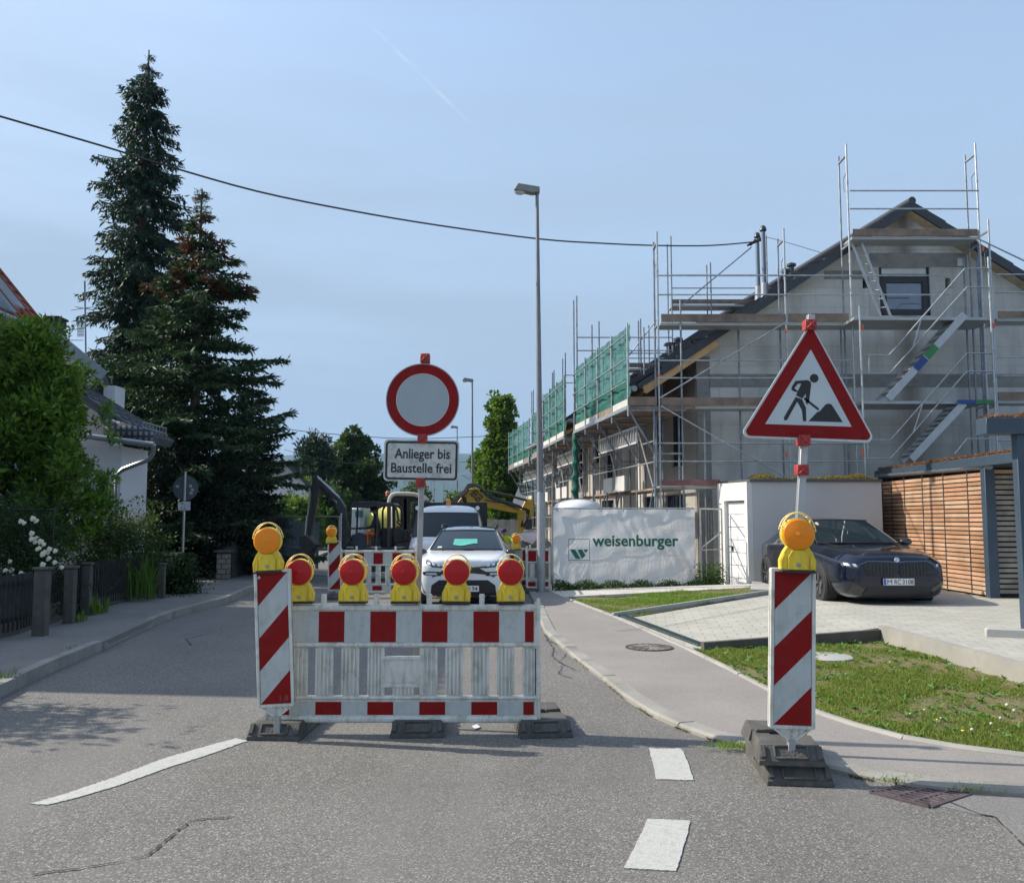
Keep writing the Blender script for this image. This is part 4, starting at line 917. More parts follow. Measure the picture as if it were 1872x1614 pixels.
for px0, px1, py in ((1554, 1789, 349), (1554, 1789, 382), (1203, 1736, 504), (1203, 1736, 539), (1203, 1560, 659), (1203, 1560, 691), (1203, 1576, 810), (1203, 1576, 843), (1820, 1900, 502), (1820, 1900, 535), (1820, 1900, 653), (1820, 1900, 687), (1820, 1900, 805)): hbar(px0, px1, py, YO - .03)
hbar(1437, 1206, 589, YO - .06, 'brace', py1=728); hbar(1208, 1437, 742, YO - .06, 'brace', py1=872); hbar(1789, 1900, 437, YO - .03, 'brace', py1=490)
# stairs and hand rails
def flight(pa, pb, y, taper=((.62, green_t), (.48, bluet))):
    a, b = P(*pa, y), P(*pb, y); s_ = MB(); t = T('x', 'x', 'x') if 0 else None
    for yy in (y, y + .55): s_.beam(Vector((a.x, yy, a.z)), Vector((b.x, yy, b.z)), .035, .17, (0, 1, 0) if 0 else (0, 0, 1))
    o = s_.out('stair_flight', alum_m, sc1)
    for k in range(1, 11):
        p = a.lerp(b, k/11); MB().box(p.x - .11, p.x + .11, y + .02, y + .53, p.z - .015, p.z + .01).out('tread', deck_a, o)
    for u, m_ in taper:
        p, q_ = a.lerp(b, 1-u), a.lerp(b, 1-u+.13); MB().beam(Vector((p.x, y-.02, p.z)), Vector((q_.x, y-.02, q_.z)), .01, .172).out('marking_tape', m_, o)
flight((1764, 575), (1624, 729), 20.38); flight((1762, 737), (1666, 840), 20.38, ())
Yh = 20.3
for top, low, st in ((((1581, 649), (1626, 649), (1764, 491), (1812, 491)), ((1581, 683), (1626, 683), (1768, 525), (1812, 525)), (1690, 577)),
                     (((1578, 804), (1628, 804), (1767, 646), (1815, 646)), ((1578, 838), (1628, 838), (1767, 679), (1815, 679)), (1690, 730)), (((1745, 830), (1768, 802), (1815, 802)), None, None)):
    poly(top, Yh, 'handrail', mat=galv)
    if low:
        poly(low, Yh, 'handrail', mat=galv)
        (x0_, y0_), (x1_, y1_) = top[1], top[2]; (x2, y2), (x3, y3) = low[1], low[2]
        poly(((lerp(x0_, x1_, .42), lerp(y0_, y1_, .42)), (lerp(x2, x3, .30), lerp(y2, y3, .30))), Yh, 'handrail')
        poly(((top[0][0] + 8, top[0][1]), (top[0][0] + 8, low[0][1])), Yh, 'handrail')
m = MB(); a, b = P(1563, 437, 21.2), P(1619, 578, 21.2)
for dx in (-.12, .12): m.beam(a + Vector((dx, 0, 0)), b + Vector((dx, 0, 0)), .03, .06)
for k in range(1, 9): p = a.lerp(b, k/9); m.tube(p + Vector((-.12, 0, 0)), p + Vector((.12, 0, 0)), .014, 6)
m.out('ladder', alum_m, sc1)
bm_ = MB()
for px, py, y in ((1437, 605, YO), (1577, 598, 20.3), (1817, 595, 20.3), (1205, 688, YO), (1438, 830, YO), (1577, 828, 20.3), (1797, 455, YO)):
    c = P(px, py, y); MB().lathe([(.027, -.06), (.027, .06)], c, 8, caps=False).out('orange_band', orange, sc1)
c = P(1800, 738, 20.33); MB().box(c.x - .62, c.x - .2, 20.32, 20.36, c.z, c.z + .09).out('marking_tape', bluet, sc1); MB().box(c.x - .2, c.x + .2, 20.32, 20.36, c.z, c.z + .09).out('marking_tape', green_t, sc1)
tag(MB().beam(P(1374, 452, 25.1), P(1238, 565, 25.6), .03, .03).out('stay_rod', galv_d), 'thin diagonal rod running from the top of the roof pipes down to the left', 'stay rod')
# scaffold at the rear gable of the first house
sc2 = T('scaffold', 'tube scaffold rising behind the roof of the nearest new house', 'scaffold', (7, 28, 0), 'scaffolds round the new houses')
YR = 28.0
for px, top in ((1049, 549), (1054.5, 541), (1082, 594), (1095, 588), (1167, 587), (1171, 583), (1222, 447), (1229, 432), (1186, 595), (1294, 485), (1301, 480), (1405, 430)): standard(px, 600, YR + (0 if px in (1054.5, 1229, 1301, 1171, 1095) else .6), top, 0, sc2, galv_d)
for px0, px1, py in ((1229, 1420, 503), (1229, 1420, 527), (1054, 1229, 617), (1054, 1229, 641), (1082, 1229, 646), (1130, 1229, 655), (1054, 1200, 742)): hbar(px0, px1, py, YR, par=sc2, mat=galv_d)
for px0, px1, py, m_ in ((1228, 1420, 556, deck_w), (1150, 1200, 672, deck_w)):
    a, b = P(px0, py, YR), P(px1, py, YR); MB().box(a.x, b.x, YR, YR + .6, a.z - .08, a.z - .02).out('deck', deck_a, sc2); MB().box(a.x, b.x, YR - .03, YR, a.z, a.z + .15).out('toe_board', m_, sc2)
hbar(1150, 1200, 650, YR, 'brace', sc2, galv_d, .019, 585)
# street side catch scaffolds with nets
net_m = M('green_net', (.003, .11, .085), .7, 0, .3, 7, alpha=None)
def net_material():
    t = net_m.node_tree; N = t.nodes; L = t.links; b = N['Principled BSDF']
    g_ = N.new('ShaderNodeTexCoord'); n_ = N.new('ShaderNodeTexNoise'); n_.inputs['Scale'].default_value = 5; n_.inputs['Detail'].default_value = 7; n_.inputs['Roughness'].default_value = .7
    mp_ = N.new('ShaderNodeMapping'); mp_.inputs['Scale'].default_value = (1, 1, .35); L.new(g_.outputs['Object'], mp_.inputs[0]); L.new(mp_.outputs[0], n_.inputs[0])
    r_ = N.new('ShaderNodeMapRange'); L.new(n_.outputs[0], r_.inputs[0]); r_.inputs[1].default_value = .35; r_.inputs[2].default_value = .65; r_.inputs[3].default_value = .66; r_.inputs[4].default_value = 1.0
    L.new(r_.outputs[0], b.inputs['Alpha'])
net_material()
foam = M('white_board', (.50, .49, .46), .8, 0, .08, 3)
def street_scaffold(xa, ya, yb, label, netlabel, dv=DV, zd=4.35, nb=4, girder=True, tops=True, zn=2.0, big=False):
    t = T('scaffold', label, 'scaffold', (xa, ya, 0), 'scaffolds round the new houses')
    X = lambda y, off=0: xa + dv*(y - ya) + off
    ys = [lerp(ya, yb, k/nb) for k in range(nb + 1)]
    for k, y in enumerate(ys):
        MB().tube((X(y), y, zd - .25), (X(y), y, zd + zn + .03), .024, 7).out('net_post', galv, t)
        MB().tube((X(y, .62), y, 0), (X(y, .62), y, zd), .024, 7).out('standard', galv_d, t)
        MB().tube((X(y, 1.3), y, 0), (X(y, 1.3), y, zd + (1.1 if k % 2 else 2.6)), .024, 7).out('standard', galv_d, t)
        b_ = MB().tube((X(y, .02), y, zd - .1), (X(y, .62), y, zd - 1.15), .022, 7); b_.tube((X(y), y, zd - .1), (X(y, 1.4), y, zd - .1), .024, 6); b_.tube((X(y, .62), y, zd-1.15), (X(y, 1.3), y, zd-1.15), .024, 6)
        b_.out('bracket', galv_d, t)
    MB().prism([(X(ya, .02), ya), (X(yb, .02), yb), (X(yb, 1.62), yb), (X(ya, 1.62), ya)], zd - .07, zd, 'z').out('deck', deck_w, t)
    MB().prism([(X(ya, .62), ya), (X(yb, .62), yb), (X(yb, 1.35), yb), (X(ya, 1.35), ya)], 2.33, 2.38, 'z').out('deck', deck_w, t)
    MB().beam((X(ya, -.01), ya, zd - .03), (X(yb, -.01), yb, zd - .03), .05, .09).out('edge_beam', galv, t)
    for a, b in zip(ys, ys[1:]):
        m = MB()
        m.beam((X(a, .03), a + .05, zd + .10), (X(b, .03), b - .05, zd + .10), .03, .19); m.out('toe_board', foam if rnd.random() < .6 else deck_w, t)
    for z in (.60, 1.15, 1.75): MB().tube((X(ya, -.04), ya, zd + z), (X(yb, -.04), yb, zd + z), .019, 7).out('guardrail', galv, t)
    for z in (1.2, 1.7, 3.0, 3.5): MB().tube((X(ya, .6), ya, z), (X(yb, .6), yb, z), .019, 7).out('guardrail', galv_d if z < 3 else galv, t)
    for k in range(0, nb, 2):
        a, b = ys[k], ys[min(k+1, nb)]
        MB().tube((X(a, .58), a, 2.4), (X(b, .58), b, zd - .1), .019, 6).out('brace', galv, t); MB().tube((X(b, .58), b, .1), (X(a, .58), a, 2.35), .019, 6).out('brace', galv_d, t)
    n_ = T('safety_net', netlabel, 'safety net', (xa, ya, zd), 'green nets on the catch scaffolds')
    m = MB(); nu, nv = 14 * nb, 24
    def fn(u, v):
        y = lerp(ya, yb, u); sag = .05 * math.sin(u * nb * math.pi) ** 2 * math.sin(v * 3.0) + .02 * math.sin(u * 61 + v * 9) + .015*math.sin(v*40 + u*23)
        return Vector((X(y, .05 + sag), y, zd + .02 + (zn - .02) * v + .03*math.sin(u*nb*math.pi)**2 * (-1 if v > .9 else 0)))
    m.grid(nu, nv, fn); m.out('net', net_m, n_)
    if girder:
        g_ = MB(); a, b = ya + 1.0 if not big else 22.0, min(yb - .3, ya + 5.0); z0, z1 = 3.56, 3.96
        for z in (z0, z1): g_.beam((X(a, .50), a, z), (X(b, .50), b, z), .05, .045)
        n2 = int((b - a) / .24)
        for k in range(n2 + 1):
            y = lerp(a, b, k/n2); g_.beam((X(y, .50), y, z0), (X(y + .05, .50), y + .05, z1), .03, .03)
            if k < n2: y2 = lerp(a, b, (k+.7)/n2); g_.beam((X(y, .50), y, z1), (X(y2, .50), y2, z0), .018, .018)
        g_.out('lattice_girder', M('alu_bright', (.62, .62, .60), .5, .3, .08, 4), t)
        c = MB(); 
        for k in (0, 1): yy = ya + 2.1 + k*1.3; c.prism([(X(yy, .45), yy), (X(yy+.95, .45), yy+.95), (X(yy+.95, .50), yy+.95), (X(yy, .50), yy)], 2.38, 2.78, 'z')
        c.out('board', foam, t)
    return t
street_scaffold(2.80, 20.95, 27.1, 'catch scaffold on brackets along the street side of the nearest new house', 'large green net on the catch scaffold of the nearest new house', big=True)
street_scaffold(1.72, 28.7, 33.2, 'catch scaffold along the street side of the second new house', 'green net on the second new house, right of the big lamp post', nb=3, dv=-.12)
street_scaffold(1.28, 35.4, 39.2, 'catch scaffold of the third new house, just right of the lamp post', 'narrow strip of green net directly right of the big lamp post', nb=2, dv=-.1)
street_scaffold(.80, 41.0, 48.0, 'catch scaffold of the farthest new house, left of the big lamp post', 'green net left of the big lamp post, beside the tall tree', nb=4)
sc5 = T('scaffold', 'slim scaffold towers of tall tubes standing above the farther new houses', 'scaffold', (1.5, 34, 0), 'scaffolds round the new houses')
for px, top, y in ((1010, 681, 34.5), (1013, 677, 34.5), (1029, 656, 34.0), (1034, 645, 34.0), (972, 716, 44), (975, 713, 44), (1000, 735, 40), (994, 733, 40), (991, 760, 41)): standard(px, 760, y, top, 0, sc5, galv_d)
for px0, px1, py, y in ((1034, 1052, 686, 34), (1034, 1052, 700, 34), (972, 1000, 762, 44), (975, 1002, 775, 44)): hbar(px0, px1, py, y, par=sc5, mat=galv_d)
# dark green rolled net hanging beside the first bay
rn = MB(); p0, p1 = P(1052, 790, 27.3), P(1052, 912, 27.3)
rn.path([p0.lerp(p1, k/16) + Vector((.03*math.sin(k*2.1), .02*math.cos(k*1.7), 0)) for k in range(17)], [.10 + .03*math.sin(k*1.9) for k in range(17)], 9)
tag(rn.out('rolled_net', M('dark_green_net', (.01, .12, .09), .8, 0, .3, 9)), 'dark green rolled up net hanging down beside the first net', 'rolled net')
# --- street lamps
def street_lamp(px_b, top_py, Y, label, lean=0., H=None):
    b_ = P(px_b, 948, Y); zt_ = P(px_b, top_py, Y).z; t = T('street_lamp', label, 'street lamp', (b_.x, Y, 0), 'street lamps along the road')
    tp_ = Vector((b_.x - lean, Y, zt_))
    MB().tube((b_.x, Y, 0), tp_, .085, 14, .038).out('pole', M('lamp_pole', (.20, .21, .225), .55, .5, .2, 1.5, dirt=((.13, .09, .07), .4, 1.3)), t)
    if Y < 25: MB().lathe([(.095, 0), (.095, 2.2), (.086, 2.24)], (b_.x, Y, 0), 14).out('sleeve', M('lamp_sleeve', (.34, .35, .36), .5, .4, .1, 3), t)
    h = MB().prism([(.06, -.02), (.06, .10), (-.44, .19), (-.52, .06), (-.54, .03), (-.30, .0), (-.12, -.04)], -.11, .11); h.xf(Matrix.Translation(tp_ + Vector((0, 0, .0))))
    h.out('lamp_head', M('lamp_head', (.24, .24, .22), .6, .2, .1, 6), t, .012)
    MB().ball(tp_ + Vector((-.39, 0, .02)), (.14, .09, .08), 14, 8).out('diffuser', M('diffuser', (.55, .56, .56), .2, 0, .05, 3), t)
street_lamp(989, 352, 19.7, 'tall grey street lamp on the right kerb beside the white banner', .07)
street_lamp(864, 697, 46.5, 'second street lamp, seen left of the tall tree behind the text plate', .05)
street_lamp(836, 782, 70, 'third street lamp, small, just right of the text plate', .05)
for i, (px, top, Y) in enumerate(((811, 873, 110), (793, 870, 100), (787, 880, 118))):
    a = P(px, 948, Y); tag(MB().tube((a.x, Y, 0), (a.x, Y, P(px, top, Y).z), .09, 8, .05).out('street_pole', galv_d), ('far thin pole below the text plate, ' + ('right', 'middle', 'left')[i] + ' one of three'), 'pole', 'far poles down the road')
a = P(811, 948, 60)
# --- overhead cables
def cable(pts, Ya, Yb, r, label, name='overhead_cable'):
    A, B = P(*pts[0], Ya), P(*pts[-1], Yb); out_ = []
    for px, py in pts:
        lo, hi = sorted((Ya, Yb)) if Ya != Yb else (Ya, Ya); dx = (px - CX)/FPX
        # where the sight line crosses the vertical plane through A and B
        ex_, ey = B.x - A.x, B.y - A.y; d = P(px, py, 10.0); k = (A.x*ey - A.y*ex_) / (d.x*ey - d.y*ex_); out_.append(P(px, py, 10.0*k))
    cu = [out_[0]]
    for i in range(len(out_) - 1):
        p0, p1, p2, p3 = out_[max(i-1, 0)], out_[i], out_[i+1], out_[min(i+2, len(out_)-1)]
        for k in range(1, 5):
            u = k/4; cu.append(.5*((2*p1) + (-p0+p2)*u + (2*p0-5*p1+4*p2-p3)*u*u + (-p0+3*p1-3*p2+p3)*u**3))
    return tag(MB().path(cu, r, 6).out(name, M('cable_black', (.02, .02, .022), .6)), label, 'cable')
cable([(-60, 195), (0, 213), (190, 268), (300, 302), (470, 350), (640, 385), (800, 412), (985, 437), (1100, 445), (1200, 449), (1300, 449), (1384, 442)], 15, 25, .019, 'thick black cable crossing the sky from the upper left to the roof pipes')
cable([(1384, 438), (1400, 434), (1440, 444), (1500, 462)], 25, 24.0, .008, 'thin wire sloping from the roof pipes to the right over the tiles')
cable([(490, 779), (560, 789), (640, 796), (720, 801), (800, 801), (900, 797)], 42, 44, .016, 'thin cable above the hills running behind the round sign')
cable([(520, 822), (600, 842), (700, 850), (800, 847), (950, 838)], 55, 52, .014, 'thin lower cable in front of the hills behind the text plate')
cable([(843, 868), (870, 880), (900, 888)], 60, 60, .012, 'short sagging wire between the lamp and the tall tree', 'overhead_wire')
# clamp insulators where the cable meets the pipes
ins = MB()
for px, py in ((1372, 446), (1380, 441), (1390, 438)): ins.ball(P(px, py, 25.0), .06, 8, 6)
ins.tube(P(1366, 449, 25), P(1398, 436, 25), .03, 6)
tag(ins.out('cable_clamp', black_m), 'black clamp with insulators where the cable meets the roof pipes', 'cable clamp')
# ---------------------------------------------------------------- vehicles and site machines
def loft_car(stations, name, mat, parent, sub=2):
    """stations: (y, [(x, z) ...] half outline from the bottom centre to the top centre)"""
    n = len(stations[0][1]); mb = MB(); rings = []
    for y, pr in stations:
        ring = [Vector((x, y, z)) for x, z in pr] + [Vector((-x, y, z)) for x, z in pr[-2:0:-1]]; rings.append(ring)
    m = len(rings[0]); vs = [p for r_ in rings for p in r_]
    fs = [(i*m+k, i*m+(k+1) % m, (i+1)*m+(k+1) % m, (i+1)*m+k) for i in range(len(rings)-1) for k in range(m)]
    fs += [tuple(range(m-1, -1, -1)), tuple(range((len(rings)-1)*m, len(rings)*m))]
    mb.add(vs, fs); o = mb.out(name, mat, parent, smooth=180, sub=sub)
    me = bpy.data.meshes.new_from_object(o.evaluated_get(bpy.context.evaluated_depsgraph_get()))
    bm = bmesh.new(); bm.from_mesh(me); tr = BVHTree.FromBMesh(bm); bm.free(); return o, tr
def patch(tree, poly, mat, parent, name, d=(0, 1, 0), off=.007, cuts=6, back=6, label=None, fit=False):
    """a piece laid on the body: the outline is thrown along d onto the surface"""
    d = Vector(d); bm = bmesh.new()
    if abs(d.y) > .5: pts = [Vector((x, -back*d.y, z)) for x, z in poly]
    elif abs(d.x) > .5: pts = [Vector((-back*d.x, x, z)) for x, z in poly]
    else: pts = [Vector((x, y, back)) for x, y in poly]
    f = bm.faces.new([bm.verts.new(p) for p in pts]); bmesh.ops.triangulate(bm, faces=bm.faces)
    for _ in range(cuts):
        bmesh.ops.subdivide_edges(bm, edges=[e for e in bm.edges if e.calc_length() > .05], cuts=1)
        bmesh.ops.triangulate(bm, faces=bm.faces)
    for v in bm.verts:
        h = tree.ray_cast(v.co, d)
        if h[0] is not None: v.co = h[0] - d*off
        else: v.co = tree.find_nearest(v.co + d*(back))[0] - d*off
    if fit:
        A = np.array([[1, v.co.x, v.co.z, v.co.x**2, v.co.z**2, v.co.x*v.co.z, v.co.x**2*v.co.z, v.co.z**3, v.co.x**4, v.co.x**2*v.co.z**2] for v in bm.verts]); yv = np.array([v.co.y for v in bm.verts])
        cf = np.linalg.lstsq(A, yv, rcond=None)[0]; fy = A @ cf; fy -= max(0, (fy - yv).max()) + .012
        for v, q in zip(bm.verts, fy): v.co.y = q
    mb = MB(); bm.verts.index_update(); mb.v = [v.co.copy() for v in bm.verts]; mb.f = [tuple(v.index for v in f.verts) for f in bm.faces]; bm.free()
    return mb.out(name, mat, parent, label=label)
def screen(parent, y0, z0, w0, y1, z1, w1, bulge=.09, mat=None, name='windscreen'):
    def fn(u, v):
        w_ = lerp(w0, w1, v); x = lerp(-w_, w_, u); k = 1 - (x/w_)**2
        return Vector((x, lerp(y0, y1, v) - bulge*(k - .0)*(1 - .4*v) + .02*math.sin(math.pi*v)*-1, lerp(z0, z1, v) + .012*k))
    o = MB().grid(20, 10, fn).out(name, mat or car_g, parent, smooth=180); f_ = MB()
    e = [fn(u/20, 0) for u in range(21)] + [fn(1, v/10) for v in range(1, 11)] + [fn(1 - u/20, 1) for u in range(1, 21)] + [fn(0, 1 - v/10) for v in range(1, 10)]
    f_.path(e, .016, 6, closed=True); f_.out('seal', mblack, parent); return fn
def prof(zb, wb, wm, zm, ws, zs, wr, zr, zt):
    return [(0, zb), (wb*.8, zb), (wb, zb+.07), (wm, zm), (wm*.995, zm+.10), (ws+.008, zs-.05), (ws, zs-.005), (ws-.02, zs+.012), ((ws+wr)/2, (zs+zr)/2), (wr+.01, zr-.01), (wr-.02, zr+.006), (wr*.6, zt), (0, zt+.006)]
car_white = M('white_paint', (.74, .75, .76), .25, 0, .02, 2, coat=.8); car_navy = M('navy_paint', (.005, .009, .028), .28, .6, .1, 2, coat=1., spec=.4)
car_g = M('car_glass', (.014, .024, .030), .04, 0, .05, 2, spec=.45); tyre = M('tyre', (.02, .02, .021), .8, 0, .2, 10); lampg = M('headlight_glass', (.5, .52, .54), .1, .3, .2, 8, coat=1.); chrome = M('chrome', (.6, .6, .62), .15, 1.); gblack = M('gloss_black', (.012, .012, .014), .12, 0, .2, 5, coat=1.); mblack = M('matt_black', (.02, .02, .022), .6)
plate_w = M('plate_field', (.72, .73, .72), .4, 0, .03, 5); letter = M('plate_letters', (.02, .02, .02), .5); eu_blue = M('plate_blue', (.02, .10, .45), .4)
def wheel(parent, x, y, r=.34, w=.23, alloy=True):
    s = 1 if x > 0 else -1; wm = T('wheel', '', '', (x, y, r)) if 0 else None
    t_ = MB().lathe([(r*.62, -w/2), (r*.93, -w/2), (r, -w/2 + .03), (r, w/2 - .03), (r*.93, w/2), (r*.62, w/2)], (x, y, r), 32, 'x', False); to = t_.out('wheel', tyre, parent)
    m = MB().lathe([(r*.64, -.06), (r*.64, .06), (r*.58, .06), (r*.58, -.06)], (x + s*.065, y, r), 28, 'x', False); m.lathe([(.05, -.03), (.05, .03), (0, .03)], (x + s*.05, y, r), 10, 'x')
    for k in range(5):
        for dd_ in (-.13, .13):
            a = 2*math.pi*k/5 + .3; m.beam((x + s*(w/2 - .012), y + .04*math.cos(a), r + .04*math.sin(a)), (x + s*(w/2 - .012), y + r*.6*math.cos(a+dd_), r + r*.6*math.sin(a+dd_)), .022, .02, (1, 0, 0))
    m.out('rim', M('alloy', (.42, .43, .45), .25, .9), to); MB().lathe([(r*.62, -.05), (r*.62, .02), (0, .02), (0, -.05)], (x + s*.0, y, r), 24, 'x').out('hub', mblack, to)
# white crossover
cw = T('parked_car', 'white compact crossover car with black roof facing the camera behind the front barrier', 'car', (P(849.5, 1000, 17.0).x, 16.6, 0), None, (0, 0, 0))
zs_ = .92
def pz_(l): return [(x, z*zs_) for x, z in l]
st = [(0.0, pz_(prof(.30, .50, .60, .50, .58, .80, .45, .90, .93))), (.06, pz_(prof(.20, .74, .80, .48, .76, .84, .56, .95, .98))), (.22, pz_(prof(.16, .83, .87, .48, .84, .90, .64, .99, 1.02))),
      (.6, pz_(prof(.16, .86, .89, .5, .87, .97, .70, 1.05, 1.07))), (1.1, pz_(prof(.16, .87, .90, .5, .88, 1.02, .76, 1.09, 1.11))), (1.35, pz_(prof(.16, .87, .90, .5, .88, 1.04, .73, 1.20, 1.24))),
      (2.05, pz_(prof(.16, .87, .90, .5, .88, 1.05, .58, 1.55, 1.59))), (3.1, pz_(prof(.16, .87, .90, .5, .88, 1.06, .59, 1.57, 1.62))), (3.8, pz_(prof(.2, .86, .89, .5, .87, 1.06, .56, 1.50, 1.55))), (4.15, pz_(prof(.3, .8, .84, .5, .82, 1.0, .54, 1.15, 1.2)))]
bo, tr = loft_car(st, 'body', car_white, cw)
zx = lambda x: (x - 737)/639.; zz_ = lambda y: 1.65 - (y - 592)/639.
def pp(*pts): return [(zx(x), zz_(y)) for x, y in pts]
fn_ = screen(cw, 1.02, 1.035, .72, 1.86, 1.395, .56, .10)
patch(tr, [(-.57, 1.39), (.57, 1.39), (.54, 1.42), (.3, 1.445), (-.3, 1.445), (-.54, 1.42)], gblack, cw, 'roof', off=.006)
patch(tr, [(x, y) for x, y in [(-.55, 1.86), (.55, 1.86), (.63, 2.3), (.63, 3.7), (-.63, 3.7), (-.63, 2.3)]], gblack, cw, 'roof', d=(0, 0, -1), off=.006)
cd = MB(); cd.grid(8, 3, lambda u, v: fn_(lerp(.30, .66, u), lerp(.22 - .06*math.sin(u*5), .52, v)) + Vector((0, -.010, .006))); cd.out('card', M('green_card', (.10, .42, .34), .5), cw)
cd = MB(); cd.grid(2, 2, lambda u, v: fn_(lerp(.09, .15, u), lerp(.06, .14, v)) + Vector((0, -.010, .006))); cd.out('sticker', M('badge_white', (.6, .62, .6), .5), cw)
mw = MB(); mw.path([(-.60, 1.13, 1.02), (-.3, 1.2, 1.05), (0, 1.25, 1.07)], .010, 5); mw.path([(.0, 1.13, 1.01), (.30, 1.2, 1.04), (.55, 1.25, 1.06)], .010, 5); 
mi = MB().box(-.10, .12, 1.68, 1.72, 1.24, 1.36); mi.out('mirror_shade', mblack, cw, .01)
for s in (-1, 1):
    patch(tr, [(s*x, z) for x, z in ((.37, .755), (.45, .80), (.73, .87), (.71, .80), (.55, .74), (.40, .72))], gblack, cw, 'headlight_housing')
    for k in range(3): patch(tr, [(s*x, z) for x, z in ((.44+k*.09, .752+k*.015), (.50+k*.09, .765+k*.015), (.51+k*.09, .812+k*.012), (.45+k*.09, .80+k*.01))], M('headlight_white', (.8, .82, .85), .15, 0, .05, 4, coat=1.), cw, 'headlight', off=.012, cuts=2)
    patch(tr, [(s*x, z) for x, z in ((.43, .575), (.76, .595), (.78, .645), (.70, .66), (.44, .655), (.41, .61))], gblack, cw, 'fog_lamp_housing')
    patch(tr, [(s*x, z) for x, z in ((.50, .595), (.72, .605), (.71, .64), (.50, .635))], lampg, cw, 'fog_lamp', off=.012, cuts=2)
    MB().ball((s*.88, 1.02, .97), (.10, .07, .085), 14, 10).out('wing_mirror', gblack, cw); MB().box(s*.74, s*.84, 1.0, 1.05, .91, .95).out('mirror_arm', mblack, cw)
    m = MB().path([(s*.56, 2.05, 1.44), (s*.58, 2.2, 1.505), (s*.59, 3.3, 1.51), (s*.57, 3.6, 1.45)], .022, 8); m.out('roof_rail', mblack, cw)
    patch(tr, [(s*x, z) for x, z in ((.80, .12), (.92, .12), (.92, .46), (.86, .42))], mblack, cw, 'arch_cladding', off=.01)
    patch(tr, [(1.35, 1.0), (3.3, 1.0), (3.0, 1.36), (2.1, 1.36)], car_g, cw, 'side_window', d=(-s, 0, 0), off=.006)
    patch(tr, [(s*x, z) for x, z in ((.05, .80), (.16, .755), (.40, .79), (.70, .885), (.70, .86), (.42, .765), (.17, .735), (.05, .778))], chrome, cw, 'chevron_trim', off=.012)
patch(tr, [(-.40, .76), (-.16, .75), (0, .79), (.16, .75), (.40, .76), (.62, .78), (.60, .74), (.20, .715), (0, .715), (-.20, .715), (-.60, .74), (-.62, .78)], gblack, cw, 'upper_grille')
patch(tr, [(-.44, .65), (-.3, .72), (.3, .72), (.44, .65), (.60, .58), (.58, .55), (.44, .60), (.2, .625), (-.2, .625), (-.44, .60), (-.58, .55), (-.60, .58)], gblack, cw, 'grille')
patch(tr, [(-.46, .50), (.46, .50), (.60, .40), (.62, .22), (.54, .13), (-.54, .13), (-.62, .22), (-.60, .40)], mblack, cw, 'lower_grille')
for z in (.22, .28, .42): patch(tr, [(-.48, z), (.48, z), (.48, z+.012), (-.48, z+.012)], gblack, cw, 'grille_bar', off=.016, cuts=3)
patch(tr, [(-.50, .12), (.50, .12), (.46, .155), (-.46, .155)], M('skid_silver', (.4, .41, .42), .4, .4), cw, 'skid_plate', off=.014)
def number_plate(parent, x, y, z, txt, blue=True, w_=.52, tx=(-.19, .245)):
    t = MB().box(x-w_/2, x+w_/2, y, y+.012, z-.055, z+.055).out('number_plate', plate_w, parent, .003)
    if blue: MB().box(x-w_/2+.006, x-w_/2+.045, y-.002, y+.001, z-.05, z+.05).out('blue_strip', eu_blue, t)
    for s, a, b in txt: text_mb(s, x+a, x+b, z-.038, .076, y-.0025, .002, 0 if len(s) == 1 else .010).out('lettering', letter, t)
    return t
number_plate(cw, .035, -.055, .345, [('HW', -.02, .105), ('94', .13, .235)])
for x, y in ((-.80, .78), (.80, .78), (-.80, 3.3), (.80, 3.3)): wheel(cw, x, y, .33)
# dark saloon on the forecourt
cn_ = T('parked_car', 'dark navy saloon car parked on the forecourt beside the timber shed', 'car', (P(1634, 1000, 14.8).x, 14.7, .15), None, (0, 0, R(1.5)))
def q9(zb, wb, wm, zm, ws, zs, wr, zr, zt): return prof(zb, wb, wm, zm, ws, zs, wr, zr, zt)
st = [(0, q9(.28, .50, .62, .42, .60, .68, .48, .80, .83)), (.05, q9(.18, .72, .79, .40, .76, .71, .58, .84, .87)), (.20, q9(.15, .84, .90, .42, .87, .76, .68, .89, .92)), (.6, q9(.15, .89, .93, .46, .90, .83, .74, .95, .97)), (1.2, q9(.15, .90, .94, .5, .91, .90, .76, .995, 1.02)),
      (1.6, q9(.15, .90, .94, .5, .92, .93, .78, 1.03, 1.05)), (1.8, q9(.15, .90, .94, .5, .92, .94, .72, 1.07, 1.09)), (2.55, q9(.15, .90, .94, .5, .92, .96, .60, 1.42, 1.47)), (3.1, q9(.15, .9, .94, .5, .92, .97, .60, 1.48, 1.53)), (3.8, q9(.15, .9, .94, .5, .92, .98, .58, 1.42, 1.46)), (4.3, q9(.2, .88, .92, .5, .9, .97, .66, 1.12, 1.16)), (4.75, q9(.3, .8, .86, .5, .84, .93, .7, 1.03, 1.05))]
bo, tn = loft_car(st, 'body', car_navy, cn_)
fs_ = screen(cn_, 1.54, 1.05, .75, 2.50, 1.46, .59, .10)
